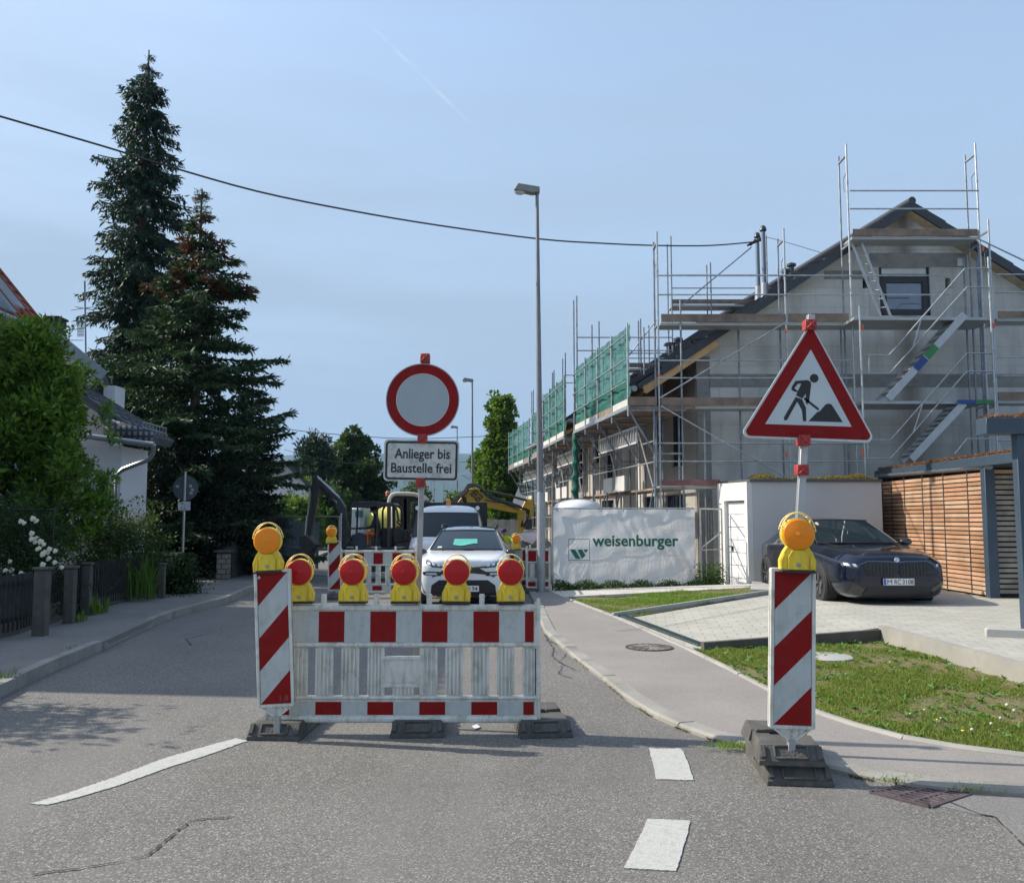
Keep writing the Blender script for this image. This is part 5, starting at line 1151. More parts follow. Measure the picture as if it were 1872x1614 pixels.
for s in (-1, 1):
    patch(tn, [(s*x, z) for x, z in ((.10, .765), (.46, .775), (.58, .73), (.52, .61), (.38, .53), (.07, .53), (.03, .62), (.04, .72))], mblack, cn_, 'grille', off=.012)
    for k in range(7): patch(tn, [(s*(.10+k*.058), .56), (s*(.112+k*.058), .56), (s*(.112+k*.058), .75), (s*(.10+k*.058), .75)], gblack, cn_, 'grille_bar', off=.022, cuts=2)
    patch(tn, [(s*x, z) for x, z in ((.60, .735), (.70, .75), (.87, .775), (.85, .70), (.64, .665))], M('smoked_lamp', (.03, .035, .045), .06, .2, .2, 9, coat=1.), cn_, 'headlight', off=.010)
    for k in range(2): patch(tn, [(s*x, z) for x, z in ((.66+k*.10, .70+k*.012), (.71+k*.10, .705+k*.012), (.73+k*.10, .75+k*.012), (.68+k*.10, .745+k*.012))], M('daylight_lamp', (.55, .58, .62), .15, .2, .1, 4, coat=1.), cn_, 'daylight_lamp', off=.018, cuts=3)
    patch(tn, [(s*x, z) for x, z in ((.03, .78), (.10, .795), (.50, .80), (.62, .745), (.605, .735), (.49, .785), (.10, .78), (.035, .765))], M('dark_chrome', (.16, .17, .19), .2, .9), cn_, 'grille_trim', off=.016, cuts=4)
    MB().path([(s*.66, 1.52, 1.055), (s*.62, 1.2, 1.03), (s*.60, .8, .995), (s*.58, .45, .955), (s*.56, .25, .93)], .005, 4).out('bonnet_gap', mblack, cn_)
    patch(tn, [(s*x, z) for x, z in ((.56, .34), (.74, .44), (.80, .24), (.60, .22))], gblack, cn_, 'air_intake', off=.010)
    patch(tn, [(s*x, z) for x, z in ((.62, .22), (.86, .26), (.84, .20), (.60, .175))], M('navy_highlight', (.10, .13, .22), .15, .5, .1, 3, coat=1.), cn_, 'splitter_highlight', off=.014)  # paler strip paints the blue-white highlight below each air intake
    MB().ball((s*1.0, 1.75, 1.07), (.12, .07, .075), 14, 10).out('wing_mirror', gblack, cn_); MB().box(s*.84, s*.94, 1.73, 1.79, 1.0, 1.04).out('mirror_arm', mblack, cn_)
    patch(tn, [(2.0, 1.01), (3.9, 1.03), (3.5, 1.37), (2.65, 1.40)], car_g, cn_, 'side_window', d=(-s, 0, 0), off=.006)
    for ya in (.98, 3.95):
        arc = [(ya + .40*math.cos(R(a_)), .35 + .40*math.sin(R(a_))) for a_ in range(0, 181, 15)]; arc = arc + [(ya - .40, .16), (ya + .40, .16)]
        patch(tn, arc, mblack, cn_, 'wheel_arch', d=(-s, 0, 0), off=.004)
    for x_, y_ in ((s*.85, .98), (s*.85, 3.95)): wheel(cn_, x_, y_, .35, .24)
patch(tn, [(-.50, .36), (.50, .36), (.62, .20), (-.62, .20)], mblack, cn_, 'lower_grille', off=.012)
MB().lathe([(.040, -.012), (.040, .012), (0, .012)], (0, .0, .815), 18, 'y').out('badge', M('badge_blue_white', (.5, .55, .65), .2, .3, .3, 30), cn_)
number_plate(cn_, 0.0, -.045, .455, [('M', -.195, -.115), ('RC', -.075, .03), ('3108', .06, .245)])
MB().grid(2, 2, lambda u, v: fs_(lerp(.10, .145, u), lerp(.78, .90, v)) + Vector((0, -.010, .006))).out('sticker', M('sticker_cream', (.6, .5, .4), .5), cn_)
MB().box(-.10, .10, 2.2, 2.24, 1.33, 1.39).out('mirror_shade', mblack, cn_, .01)
# white pickup van with dark headboard
YV = 22.3; v_ = T('flatbed_van', 'white flatbed van with dark headboard and orange beacon behind the white car', 'van', (P(812, 1000, YV).x, YV, 0), None, (0, 0, 0))
vx = lambda x: (x - 485)/471.; vz = lambda y: 1.65 - (y - 592)/471.
st = [(0, [(0, .25), (.72, .25), (.80, .32), (.84, .55), (.83, .75), (.78, .88), (.66, 1.0), (.4, 1.02), (0, 1.03)]), (.12, [(0, .22), (.82, .22), (.90, .3), (.95, .55), (.94, .8), (.90, .95), (.78, 1.06), (.5, 1.08), (0, 1.09)]),
      (.55, [(0, .22), (.84, .22), (.92, .3), (.97, .55), (.97, .85), (.95, 1.05), (.84, 1.16), (.5, 1.19), (0, 1.20)]), (1.05, [(0, .22), (.84, .22), (.92, .3), (.97, .55), (.97, .9), (.95, 1.15), (.84, 1.80), (.5, 1.86), (0, 1.88)]),
      (1.25, [(0, .22), (.84, .22), (.92, .3), (.97, .55), (.97, .9), (.95, 1.15), (.85, 1.92), (.5, 1.99), (0, 2.0)]), (2.0, [(0, .22), (.84, .22), (.92, .3), (.97, .55), (.97, .9), (.95, 1.15), (.86, 1.94), (.5, 2.02), (0, 2.03)]), (2.2, [(0, .3), (.84, .3), (.92, .35), (.97, .55), (.97, .9), (.95, 1.15), (.86, 1.90), (.5, 1.98), (0, 1.99)])]
bo, tv = loft_car(st, 'body', car_white, v_)
screen(v_, .50, 1.19, .88, 1.02, 1.79, .80, .10)
for s in (-1, 1):
    patch(tv, [(s*x, z) for x, z in ((.66, .70), (.88, .72), (.90, .90), (.80, .92), (.68, .84))], lampg, v_, 'headlight', off=.01)
    MB().box(s*1.02, s*1.16, .95, 1.05, 1.05, 1.36).out('wing_mirror', mblack, v_, .03); MB().box(s*.93, s*1.04, .98, 1.02, 1.12, 1.16).out('mirror_arm', mblack, v_)
    MB().lathe([(.055, -.04), (.05, .03), (0, .04)], (s*.80, 1.1, 1.93), 14, 'y').out('roof_lamp', chrome, v_); wheel(v_, s*.82, .9, .34)
patch(tv, [(-.5, .74), (.5, .74), (.44, .60), (-.44, .60)], mblack, v_, 'grille', off=.01)
MB().box(-1.06, 1.02, 2.35, 2.45, .75, 2.10).out('headboard', mblack, v_, .01); MB().box(-1.06, 1.02, 2.5, 5.2, .8, 1.15).out('load_bed', M('bed_grey', (.2, .21, .22), .6, .2), v_, .01)
b_ = MB().lathe([(.07, 0), (.07, .02), (.062, .03), (.062, .12), (.05, .14), (0, .145)], (.0, 1.45, 2.02), 18); b_.out('beacon', M('orange_beacon', (.85, .22, .02), .25, 0, .1, 20, coat=.6), v_)
MB().box(-.60, -.36, .60, .7, 1.24, 1.26).out('paper', plate_w, v_)
# --- machines drawn as thick side views in their own planes
def zplane(ox, oy, sc, Y): return lambda x, y: (lambda q: (q.x, q.z))(P(ox + x/sc, oy + y/sc, Y))
def thick(z, pts, y0, y1, rr=0):
    p = [z(*q_) for q_ in pts]
    if rr: p = rpoly(p, rr, 3)
    return MB().prism(p, y0, y1)
YE = 23.5; z_ = zplane(540, 850, 7.8, YE); ex_b = M('machine_black', (.025, .027, .032), .45, 0, .3, 6, dirt=((.14, .12, .10), .5, 5))
dg = T('mini_excavator', 'small black digger with raised arm and a driver in its open cab', 'excavator', (z_(1000, 1200)[0], YE, 0))
thick(z_, [(255, 165), (325, 140), (345, 300), (330, 520), (250, 900), (220, 1010), (185, 1010), (200, 800), (230, 480)], YE - .12, YE + .06, .02).out('dipper', ex_b, dg, .01)
thick(z_, [(300, 190), (345, 210), (490, 300), (650, 480), (720, 600), (760, 900), (790, 1090), (660, 1230), (640, 1000), (640, 700), (560, 560), (420, 420), (330, 380)], YE - .14, YE + .10, .02).out('boom', ex_b, dg, .01)
r_ = MB(); a, b = z_(340, 175), z_(650, 470); r_.tube((a[0], YE - .2, a[1]), (b[0], YE - .2, b[1]), .030, 8); a, b = z_(175, 720), z_(150, 990); r_.tube((a[0], YE-.1, a[1]), (b[0], YE-.1, b[1]), .028, 8); a, b = z_(245, 240), z_(185, 720); r_.tube((a[0], YE-.1, a[1]), (b[0], YE-.1, b[1]), .020, 8)
r_.out('hydraulic_ram', galv, dg)
r_ = MB()
for k in range(3): r_.path([(lambda q_: (q_[0], YE - .18 - .03*k, q_[1]))(z_(x, y + 8*k)) for x, y in ((300, 180), (250, 300), (270, 520), (300, 700))], .012, 5); r_.path([(lambda q_: (q_[0], YE - .2, q_[1]))(z_(x, y + 20*k)) for x, y in ((350, 260), (430, 350), (470, 390), (600, 540))], .011, 5)
r_.out('hose', black_m, dg)
thick(z_, [(100, 1000), (220, 1010), (330, 1130), (250, 1230), (230, 1330), (70, 1290), (60, 1200), (120, 1180)], YE - .35, YE + .35, .02).out('bucket', M('bucket_steel', (.05, .045, .04), .7, .3, .4, 8), dg, .01)
MBc = MB(); q0, q1 = z_(480, 370), z_(610, 540)
thick(z_, [(500, 440), (610, 520), (600, 560), (495, 480)], YE - .152, YE - .142).out('lettering_panel', M('worn_white', (.35, .36, .37), .5, 0, .5, 40), dg)
# cab
cab = MB(); Yc0, Yc1 = YE - .05, YE + .95
def bar_(pts, w_=.07, yy=None):
    for y in ((Yc0, Yc1) if yy is None else yy):
        p = [Vector((z_(*q_)[0], y, z_(*q_)[1])) for q_ in pts]
        for a, b in zip(p, p[1:]): cab.beam(a, b, w_, w_, (0, 1, 0))
bar_([(800, 590), (825, 540), (1160, 530), (1200, 560)], .06); bar_([(800, 590), (790, 850), (780, 1080), (860, 1160)], .05); bar_([(1170, 1230), (1170, 640), (1215, 560), (1330, 545), (1400, 560), (1450, 640), (1475, 800)], .055); bar_([(1335, 1230), (1335, 560)], .085); bar_([(800, 905), (960, 905)], .05)
cab.out('cab_frame', ex_b, dg, .01)
thick(z_, [(815, 590), (850, 530), (1150, 522), (1400, 540), (1440, 580), (1150, 590)], Yc0, Yc1, .015).out('cab_roof', ex_b, dg, .01)
thick(z_, [(795, 1000), (900, 960), (990, 990), (1000, 1230), (860, 1230), (790, 1100)], Yc0 + .1, Yc1, .02).out('side_panel', M('navy_panel', (.03, .045, .07), .4, 0, .2, 5), dg, .01)
thick(z_, [(1190, 900), (1320, 900), (1320, 1230), (1180, 1230)], Yc0 + .5, Yc1, .02).out('seat', mblack, dg, .02)
thick(z_, [(640, 1180), (1500, 1180), (1560, 1400), (1500, 1520), (600, 1520), (560, 1330)], YE - .1, YE + 1.1, .03).out('undercarriage', ex_b, dg, .02)
thick(z_, [(1385, 900), (1500, 890), (1560, 980), (1560, 1100), (1400, 1120), (1380, 980)], YE + .0, YE + .25, .02).out('work_lamp_box', mblack, dg, .02)
MB().box(z_(840, 640)[0], z_(1150, 640)[0], Yc1 - .02, Yc1 - .01, z_(0, 900)[1], z_(0, 600)[1]).out('cab_glass', clear_mat('clear_glass', (.85, .92, .9), .12), dg)
# second machine: pale roofed excavator behind
z2 = zplane(540, 850, 7.8, 31.0); d2 = T('excavator', 'larger digger with rounded pale cab roof and small red beacon behind the small one', 'excavator', (z2(1500, 900)[0], 31, 0))
m = MB()
pts = [(1340, 1200), (1335, 520), (1350, 450), (1420, 410), (1600, 410), (1780, 440), (1850, 500)]
for y in (31.0, 32.2):
    p = [Vector((z2(*q_)[0], y, z2(*q_)[1])) for q_ in ((1340, 1200), (1335, 700), (1336, 540), (1350, 470), (1380, 430), (1430, 412), (1600, 410), (1700, 420), (1790, 445), (1850, 500))]
    MB().path(p, .075, 8).out('cab_frame', M('pale_machine', (.50, .50, .46), .5, 0, .1, 5), d2)
m = thick(z2, [(1365, 470), (1430, 425), (1600, 425), (1780, 460), (1840, 520), (1360, 520)], 31.05, 32.2); m.out('cab_roof', mblack, d2)
m = MB()
for px in (1590, 1540): a, b = z2(px, 480), z2(px, 1200); m.beam((a[0], 31.1, a[1]), (b[0], 31.1, b[1]), .22, .12)
m.out('window_post', mblack, d2)
a = z2(1310, 400); MB().lathe([(.09, 0), (.09, .12), (.05, .18), (0, .19)], (a[0], 31.2, a[1] - .1), 12).out('beacon', M('rust_beacon', (.35, .08, .05), .4), d2)
MB().path([(z2(1240, 480)[0], 31.2, z2(1240, 480)[1]), (z2(1320, 455)[0], 31.2, z2(1320, 455)[1])], .02, 5).out('lamp_arm', mblack, d2)
a = z2(1430, 520); MB().ball((a[0], 31.0, a[1]), (.18, .1, .16), 10, 8).out('wing_mirror', mblack, d2)
thick(z2, [(1330, 1100), (2100, 1100), (2100, 1400), (1330, 1400)], 31, 33).out('undercarriage', ex_b, d2)
# concrete mixer lorry
mx_ = T('mixer_lorry', 'lorry with yellow concrete mixer drum seen through the small digger cab', 'lorry', (z2(1200, 900)[0], 36, 0))
z3 = zplane(540, 850, 7.8, 36.0); c0, c1 = z3(1000, 770), z3(1560, 800)
dr = MB(); n = 24; L_ = c1[0] - c0[0]; dr.lathe([(0, 0), (.30, .02), (.42, L_*.10), (.62, L_*.42), (.62, L_*.66), (.42, L_)], (c0[0], 36.8, (c0[1]+c1[1])/2 - .05), n, 'x'); dr.out('drum', M('drum_yellow', (.72, .62, .12), .4, 0, .06, 3), mx_)
a = z3(1490, 850); text_mb('SCH', a[0] - .16, a[0] + .75, a[1] - .14, .34, 36.12, .01, .02).out('lettering', black_m, mx_)
thick(z3, [(760, 610), (960, 610), (960, 1100), (760, 1100)], 36.4, 38).out('cab', M('pale_cab', (.55, .60, .60), .4), mx_, .04)
thick(z3, [(830, 650), (940, 650), (940, 740), (830, 740)], 36.36, 36.41).out('window', M('teal_glass', (.10, .22, .20), .1), mx_)
thick(z3, [(760, 1000), (1900, 1000), (1900, 1180), (760, 1180)], 36.2, 37.6).out('chassis', ex_b, mx_)
for k in (860, 1050, 1500, 1700): a = z3(k, 1240); MB().lathe([(.45, -.15), (.5, -.1), (.5, .1), (.45, .15)], (a[0], 36.1, .5), 20, 'y').out('wheel', tyre, mx_)
# yellow excavator arm at the right
z4 = zplane(740, 860, 6.726, 29.0); yx = M('machine_yellow', (.62, .38, .03), .45, 0, .12, 4, dirt=((.28, .17, .05), .5, 6))
ye = T('excavator', 'yellow excavator arm reaching from behind the van down to the rubble', 'excavator', (z4(800, 500)[0], 29, 0))
thick(z4, [(600, 500), (660, 380), (760, 260), (800, 225), (920, 220), (990, 330), (1030, 350), (1240, 420), (1420, 470), (1400, 525), (1170, 490), (980, 430), (900, 420), (820, 430), (760, 500)], 28.8, 29.2, .03).out('boom', yx, ye, .02)
thick(z4, [(1490, 350), (1575, 350), (1580, 560), (1540, 600), (1490, 680), (1450, 760), (1400, 765), (1385, 700), (1385, 520), (1430, 470)], 28.82, 29.18, .03).out('dipper', yx, ye, .02)
r_ = MB()
for pts, rr in ((((930, 250), (1200, 290), (1500, 370)), .04), (((980, 360), (1200, 400), (1400, 480)), .02)): r_.path([(lambda q_: (q_[0], 28.7, q_[1]))(z4(*q_)) for q_ in pts], rr, 8)
r_.out('hydraulic_ram', ex_b, ye)
r_ = MB()
for k in range(4): r_.path([(lambda q_: (q_[0], 28.68 - .03*k, q_[1]))(z4(x + 8*k, y + 9*k)) for x, y in ((600, 410), (640, 330), (740, 250), (780, 180), (850, 165), (920, 200), (980, 280), (1080, 330), (1300, 400), (1420, 440))], .03, 6)
for k in range(3): r_.path([(lambda q_: (q_[0], 28.7 - .03*k, q_[1]))(z4(x + 14*k, y)) for x, y in ((1420, 460), (1500, 490), (1490, 560), (1440, 640), (1430, 690))], .028, 6); r_.path([(lambda q_: (q_[0], 28.66 - .03*k, q_[1]))(z4(x + 16*k, y)) for x, y in ((590, 420), (640, 330), (720, 330), (740, 420))], .022, 6)
r_.out('hose', black_m, ye)
z4m = lambda q_: Vector((z4(*q_)[0], 28.79, z4(*q_)[1]))
a, b = z4m((835, 262)), z4m((945, 375)); tx = text_mb('KRAMER', 0, (b-a).length, 0, .30, 0, .005, .02) if 0 else text_mb('BERGER', 0, (b-a).length*.95, -.13, .28, 0, .005, .03)
ang = math.atan2(b.z - a.z, b.x - a.x); tx.xf(Matrix.Translation(a) @ Matrix.Rotation(-ang, 4, 'Y')); tx.out('lettering', black_m, ye)
thick(z4, [(1500, 600), (1560, 600), (1560, 720), (1480, 720), (1490, 650)], 28.6, 29.3).out('bucket_link', ex_b, ye)
thick(z4, [(380, 480), (760, 480), (760, 900), (380, 900)], 29, 31).out('cab', yx, ye, .03); thick(z4, [(300, 900), (800, 900), (800, 1080), (300, 1080)], 28.9, 31.2).out('undercarriage', ex_b, ye)
# --- rubble heap, tarps, tank
rb = MB(); zr = zplane(740, 860, 6.726, 25.0)
def blob(cx, cy, rx_, rz2, y, seed, n=18, m=12, dep=.8):
    rr = random.Random(seed); mb = MB(); c = zr(cx, cy); ph = [rr.uniform(0, 6) for _ in range(8)]
    def fn(u, v):
        a = 2*math.pi*u; t = math.pi*v/2; k = 1 + .13*math.sin(3*a+ph[0]) + .10*math.sin(5*a+ph[1]+4*v) + .06*math.sin(9*a+ph[2]+7*v)
        return Vector((c[0] + rx_*k*math.cos(a)*math.cos(t), y + dep*k*math.sin(a)*math.cos(t), max(0, c[1]) * math.sin(t)*(1 + .08*math.sin(4*a+ph[3])) ))
    mb.grid(n, m, fn); return mb
heap = blob(1540, 790, .95, 1, 25.4, 3, 40, 20); tag(heap.out('rubble_heap', M('rubble', (.30, .27, .24), .9, 0, .45, 3, bump=.8, bs=9, dirt=((.14, .10, .08), .7, 3)), smooth=0), 'grey brown rubble heap left of the big lamp post', 'rubble')
tz = lambda x, y, Y: Vector((zr(x, y)[0], Y, zr(x, y)[1]))
tm = MB().add([tz(1400, 780, 24.6), tz(1540, 725, 25), tz(1620, 750, 25.2), tz(1640, 820, 24.6), tz(1560, 900, 24.3), tz(1500, 870, 24.2), tz(1440, 850, 24.3), tz(1400, 870, 24.3)], [(0, 1, 2, 3), (0, 3, 4, 5), (0, 5, 6, 7)])
tag(tm.out('tarp', M('dusty_tarp', (.55, .48, .46), .8, 0, .2, 3, dirt=((.35, .12, .12), .6, 2)), solid=.03, smooth=0), 'dusty white and pink tarp lying over the rubble heap', 'tarp')
wt = MB(); a, b = P(1012, 930, 22.0), P(1105, 912, 22.0); cx_ = (a.x + b.x)/2; rx_ = (b.x - a.x)/2
wt.lathe([(rx_, 0), (rx_, a.z - .05), (rx_*.98, a.z + .03), (rx_*.85, a.z + .14), (rx_*.6, a.z + .21), (rx_*.3, a.z + .245), (0, a.z + .25)], (cx_, 22.4, 0), 28)
tag(wt.out('water_tank', M('tank_white', (.72, .73, .74), .35, 0, .04, 3)), 'white round topped tank rising behind the white banner fence', 'tank')
sheet = MB(); zs5 = zplane(900, 700, 6.206, 40)
sh_ = [(230, 1350), (300, 1175), (310, 1260), (380, 1280), (400, 1330), (350, 1390), (260, 1370)]
tag(thick(zs5, sh_, 39.9, 40.2).out('plastic_sheet', M('sheet_white', (.66, .67, .68), .5)), 'white plastic sheeting hanging on the farthest scaffold behind the yellow arm', 'plastic sheet')
# ---------------------------------------------------------------- foliage generators
rng = np.random.default_rng(11)
def leaf_mesh(name, pos, dirs, L_, W_, mat, parent=None, up=None, fold=.25, kind=None, label=None, cat=None, group=None, org=None):
    """pointed leaves: four-cornered faces, a midrib fold; pos, dirs (n,3); L_, W_ (n,)"""
    n = len(pos); pos = np.asarray(pos, float); dirs = np.asarray(dirs, float); dirs /= np.linalg.norm(dirs, axis=1)[:, None] + 1e-9
    if up is None: up = rng.normal(size=(n, 3))
    s = np.cross(dirs, up); s /= np.linalg.norm(s, axis=1)[:, None] + 1e-9; nn = np.cross(s, dirs)
    L_ = np.broadcast_to(L_, (n,))[:, None]; W_ = np.broadcast_to(W_, (n,))[:, None]
    v = np.empty((n, 4, 3)); v[:, 0] = pos; v[:, 2] = pos + dirs * L_ - nn * L_ * fold * .5
    mid = pos + dirs * L_ * .45
    v[:, 1] = mid + s * W_ * .5 + nn * W_ * fold; v[:, 3] = mid - s * W_ * .5 + nn * W_ * fold
    org = np.array(ORG[parent.name]) if parent is not None else np.array([pos[:, 0].mean(), pos[:, 1].mean(), pos[:, 2].min()])
    v -= org; me = bpy.data.meshes.new(name); me.vertices.add(4*n); me.vertices.foreach_set('co', v.reshape(-1))
    me.loops.add(4*n); me.loops.foreach_set('vertex_index', np.arange(4*n, dtype=np.int32)); me.polygons.add(n)
    me.polygons.foreach_set('loop_start', np.arange(0, 4*n, 4, dtype=np.int32)); me.polygons.foreach_set('loop_total', np.full(n, 4, dtype=np.int32))
    me.update(calc_edges=True); me.materials.append(mat); o = bpy.data.objects.new(name, me); C.objects.link(o); ORG[o.name] = Vector(org)
    if parent is not None: o.parent = parent
    else: o.location = org
    return tag(o, label, cat, group, kind)
def unit(a): return a / (np.linalg.norm(a, axis=-1)[..., None] + 1e-9)
def leafy_tree(base, H, crown, label, mat, n=22000, L_=.07, W_=.03, group=None, trunk_r=.12, bark=None, seed=1, clump=.35, name='deciduous_tree', cat='tree', bottom=.25, upright=.5):
    """crown: function(az, t) -> radius at share t of the crown height; leaves sit in clumps at the ends of limbs"""
    r = np.random.default_rng(seed); base = np.array(base, float); t = T(name, label, cat, tuple(base), group)
    bark = bark or M('bark', (.09, .07, .05), .95, 0, .3, 6, bump=.8, bs=20)
    tr = MB(); zc0 = base[2] + H*bottom; hc = H*(1-bottom); top = Vector(base) + Vector((r.uniform(-.2, .2), r.uniform(-.2, .2), H*.92))
    pts = [Vector(base).lerp(top, k/6) + Vector((r.uniform(-.05, .05), r.uniform(-.05, .05), 0))*H*.08*(k > 0) for k in range(7)]
    tr.path(pts, [trunk_r*(1 - .85*k/6) for k in range(7)], 8); cl = []; nl = max(26, int(60 * clump**-1 * .35))
    for i in range(nl):
        tt = (i + .5)/nl; az = i*2.399 + r.uniform(-.4, .4); R_ = crown(az, tt) * r.uniform(.55, 1.12)
        s = pts[0].lerp(pts[6], min(.98, bottom*.6 + tt*(1-bottom*.6)*.85)); e = Vector((base[0] + R_*math.cos(az), base[1] + R_*math.sin(az), zc0 + hc*tt))
        m_ = s.lerp(e, .55) + Vector((0, 0, -.05*H*r.uniform(0, .6))); tr.path([s, m_, e], [trunk_r*.32*(1-tt*.5), trunk_r*.16, trunk_r*.05], 5)
        for k in range(6):
            f = r.uniform(.45, 1.08); c = (s.lerp(e, f) if r.random() < .7 else m_.lerp(e, f)); cl.append((np.array(c) + r.normal(size=3)*clump*.6, clump*r.uniform(.5, 1.15)))
    tr.out('trunk', bark, t)
    C_ = np.array([c for c, _ in cl]); S_ = np.array([q for _, q in cl]); k = r.integers(0, len(cl), n)
    d = unit(r.normal(size=(n, 3))); rad = S_[k] * r.uniform(.25, 1, n)**.6; pos = C_[k] + d*rad[:, None]*np.array([1, 1, .8])
    # twigs stand out as sprays: leaves of a spray share a direction
    dirs = unit(d + r.normal(size=(n, 3))*.6 + np.array([0, 0, upright])); sc = r.uniform(.42, 1.4, n)
    leaf_mesh('crown', pos, dirs, L_*sc, W_*sc, mat, t); return t
def conifer(base, H, prof, label, mats, seed=1, droop=.5, dens=1.0, whorl=.42, group=None, tip=None, trunk_r=.22, bottom=.0, twig=.30):
    """prof(az, z) -> branch length at height z; branches in whorls with hanging twigs of needle tufts"""
    r = np.random.default_rng(seed); base = np.array(base, float); t = T('conifer_tree', label, 'tree', tuple(base), group)
    tr = MB(); tr.path([Vector(base) + Vector((0, 0, H*k/5)) for k in range(6)], [trunk_r*(1-.96*k/5) + .01 for k in range(6)], 8)
    P_, D_, Lq, Wq = [], [], [], []; z = H*bottom + .3
    bm_ = MB()
    while z < H - .12:
        nb = max(5, int(11 - 5*z/H)); a0 = r.uniform(0, 6.28)
        for b in range(nb):
            az = a0 + 2*math.pi*b/nb + r.uniform(-.25, .25); L_ = prof(az, z) * (r.uniform(.80, 1.15) if r.random() < .75 else r.uniform(.45, .8))
            if L_ < .08: L_ = .08
            u = np.array([math.cos(az), math.sin(az), 0]); s = np.array([-u[1], u[0], 0]); n_ = max(3, int(L_/.16)); prev = base + np.array([0, 0, z]); k_l = []
            zj = z + r.uniform(-.28, .28)*min(1, z/3) ; tilt = r.uniform(-.16, .30)
            for k in range(1, n_ + 1):
                f = k/n_; p = base + np.array([0, 0, min(zj, H - .1)]) + u*L_*f + np.array([0, 0, L_*(-droop*f + .42*droop*f*f + (.10 + tilt)*f)]) + s*L_*.06*math.sin(f*4 + az*3)
                k_l.append(p)
            bm_.path([Vector(base + np.array([0, 0, z]))] + [Vector(p) for p in k_l[::max(1, n_//4)]] + [Vector(k_l[-1])], .012 + .008*L_, 3)
            for k, p in enumerate(k_l):
                f = (k+1)/n_; side = twig * (1.15 - .6*f) * min(1, .4 + L_*.5) * r.uniform(.7, 1.2)
                m = int(dens * (10 if f > .35 else 8))
                for _ in range(m):
                    sd = r.choice([-1, 1]); q = r.uniform(0, 1); off = s*sd*side*q*1.3 + np.array([0, 0, -side*droop*1.5*q*r.uniform(.3, 1.2)]) + u*r.uniform(-.08, .1)
                    P_.append(p + off); D_.append(s*sd*.55 + u*.55 + np.array([0, 0, -droop*r.uniform(.2, 1.7) + .15]) + r.normal(size=3)*.3)
                    Lq.append(r.uniform(.11, .26)); Wq.append(r.uniform(.035, .075))
        z += whorl * r.uniform(.7, 1.2) * (1 - .45*z/H)
    P_, D_, Lq, Wq = map(np.array, (P_, D_, Lq, Wq)); sh_ = np.clip((H - (P_[:, 2] - base[2])) / 1.6, .35, 1); Lq = Lq*sh_; Wq = Wq*sh_
    tr.v += []; nb_ = len(tr.v); tr.v += bm_.v; tr.f += [tuple(nb_ + i for i in f) for f in bm_.f]
    tr.out('trunk', M('bark', (.09, .07, .05), .95, 0, .3, 6, bump=.8, bs=20), t, weld=False)
    zr = (P_[:, 2] - base[2]) / H; hi = (zr > tip[0]) & (np.abs(np.sin(P_[:, 0]*7) + np.cos(P_[:, 2]*5)) > tip[1]) if tip else np.zeros(len(P_), bool)
    leaf_mesh('crown', P_[~hi], D_[~hi], Lq[~hi], Wq[~hi], mats[0], t)
    if tip is not None and hi.any(): leaf_mesh('dry_top', P_[hi], D_[hi], Lq[hi], Wq[hi], mats[1], t)
    return t
# ---------------------------------------------------------------- left side: house, conifers, garden, fence
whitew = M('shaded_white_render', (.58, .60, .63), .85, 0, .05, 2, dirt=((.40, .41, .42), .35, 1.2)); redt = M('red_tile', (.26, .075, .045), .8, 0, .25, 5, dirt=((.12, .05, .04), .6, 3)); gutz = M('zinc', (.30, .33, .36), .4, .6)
gtile = M('grey_roofing', (.10, .115, .13), .6, .1, .2, 5)
YH = 20.0
hs = T('house', 'white house with grey lean-to roof and dark chimney behind the garden tree at the left', 'house', (-12, YH, 0))
def W(px, py, y=YH): return P(px, py, y)
g_ = [W(-300, 330), W(-60, 478), W(90, 610), W(185, 686), W(185, 1040), W(-300, 1040)]
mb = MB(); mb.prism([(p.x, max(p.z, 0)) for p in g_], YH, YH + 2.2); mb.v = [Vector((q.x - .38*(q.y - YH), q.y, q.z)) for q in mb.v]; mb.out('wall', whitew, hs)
def roofplane(p_in, p_out, y0, y1, mat, name, th=.12, rows=16, par=hs, skew=0.):
    a, b = Vector((p_in.x, 0, p_in.z)), Vector((p_out.x, 0, p_out.z)); m = MB(); n = Vector((-(b.z-a.z), 0, (b.x-a.x))).normalized()
    if n.z < 0: n = -n
    q = lambda t, y, l=0: Vector((lerp(a.x, b.x, t) + skew*(y - y0), y, lerp(a.z, b.z, t))) + n*l
    m.add([q(0,y0), q(1,y0), q(1,y1), q(0,y1), q(0,y0,-th), q(1,y0,-th), q(1,y1,-th), q(0,y1,-th)], [(0,1,2,3),(7,6,5,4),(0,4,5,1),(1,5,6,2),(2,6,7,3),(3,7,4,0)])
    for k in range(rows):
        t0, t1 = k/rows, (k+1)/rows; m.add([q(t0,y0,.012), q(t1,y0,.045), q(t1,y1,.045), q(t0,y1,.012), q(t1,y0,0), q(t1,y1,0)], [(0,1,2,3),(1,4,5,2)])
    nn = int((y1-y0)/.30)
    for k in range(nn + 1): y = y0 + (y1-y0)*k/nn; m.beam(q(0,y,.03), q(1,y,.03), .07, .06)
    return m.out(name, mat, par, smooth=0), q
roofplane(W(-60, 470), W(188, 683), YH - .25, YH + 2.4, gtile, 'roof', rows=14, skew=-.38)
MB().beam(W(60, 580, YH - .27), W(190, 688, YH - .27), .04, .24).out('verge_board', M('bargeboard', (.22, .27, .32), .5), hs)
ch_ = W(96, 640, 21.0); ctop = W(96, 585, 21.0)
MB().box(ch_.x - .17, ch_.x + .16, 20.9, 21.3, ch_.z - 1.2, ctop.z + .02).out('chimney', M('slate_clad', (.05, .05, .055), .6), hs)
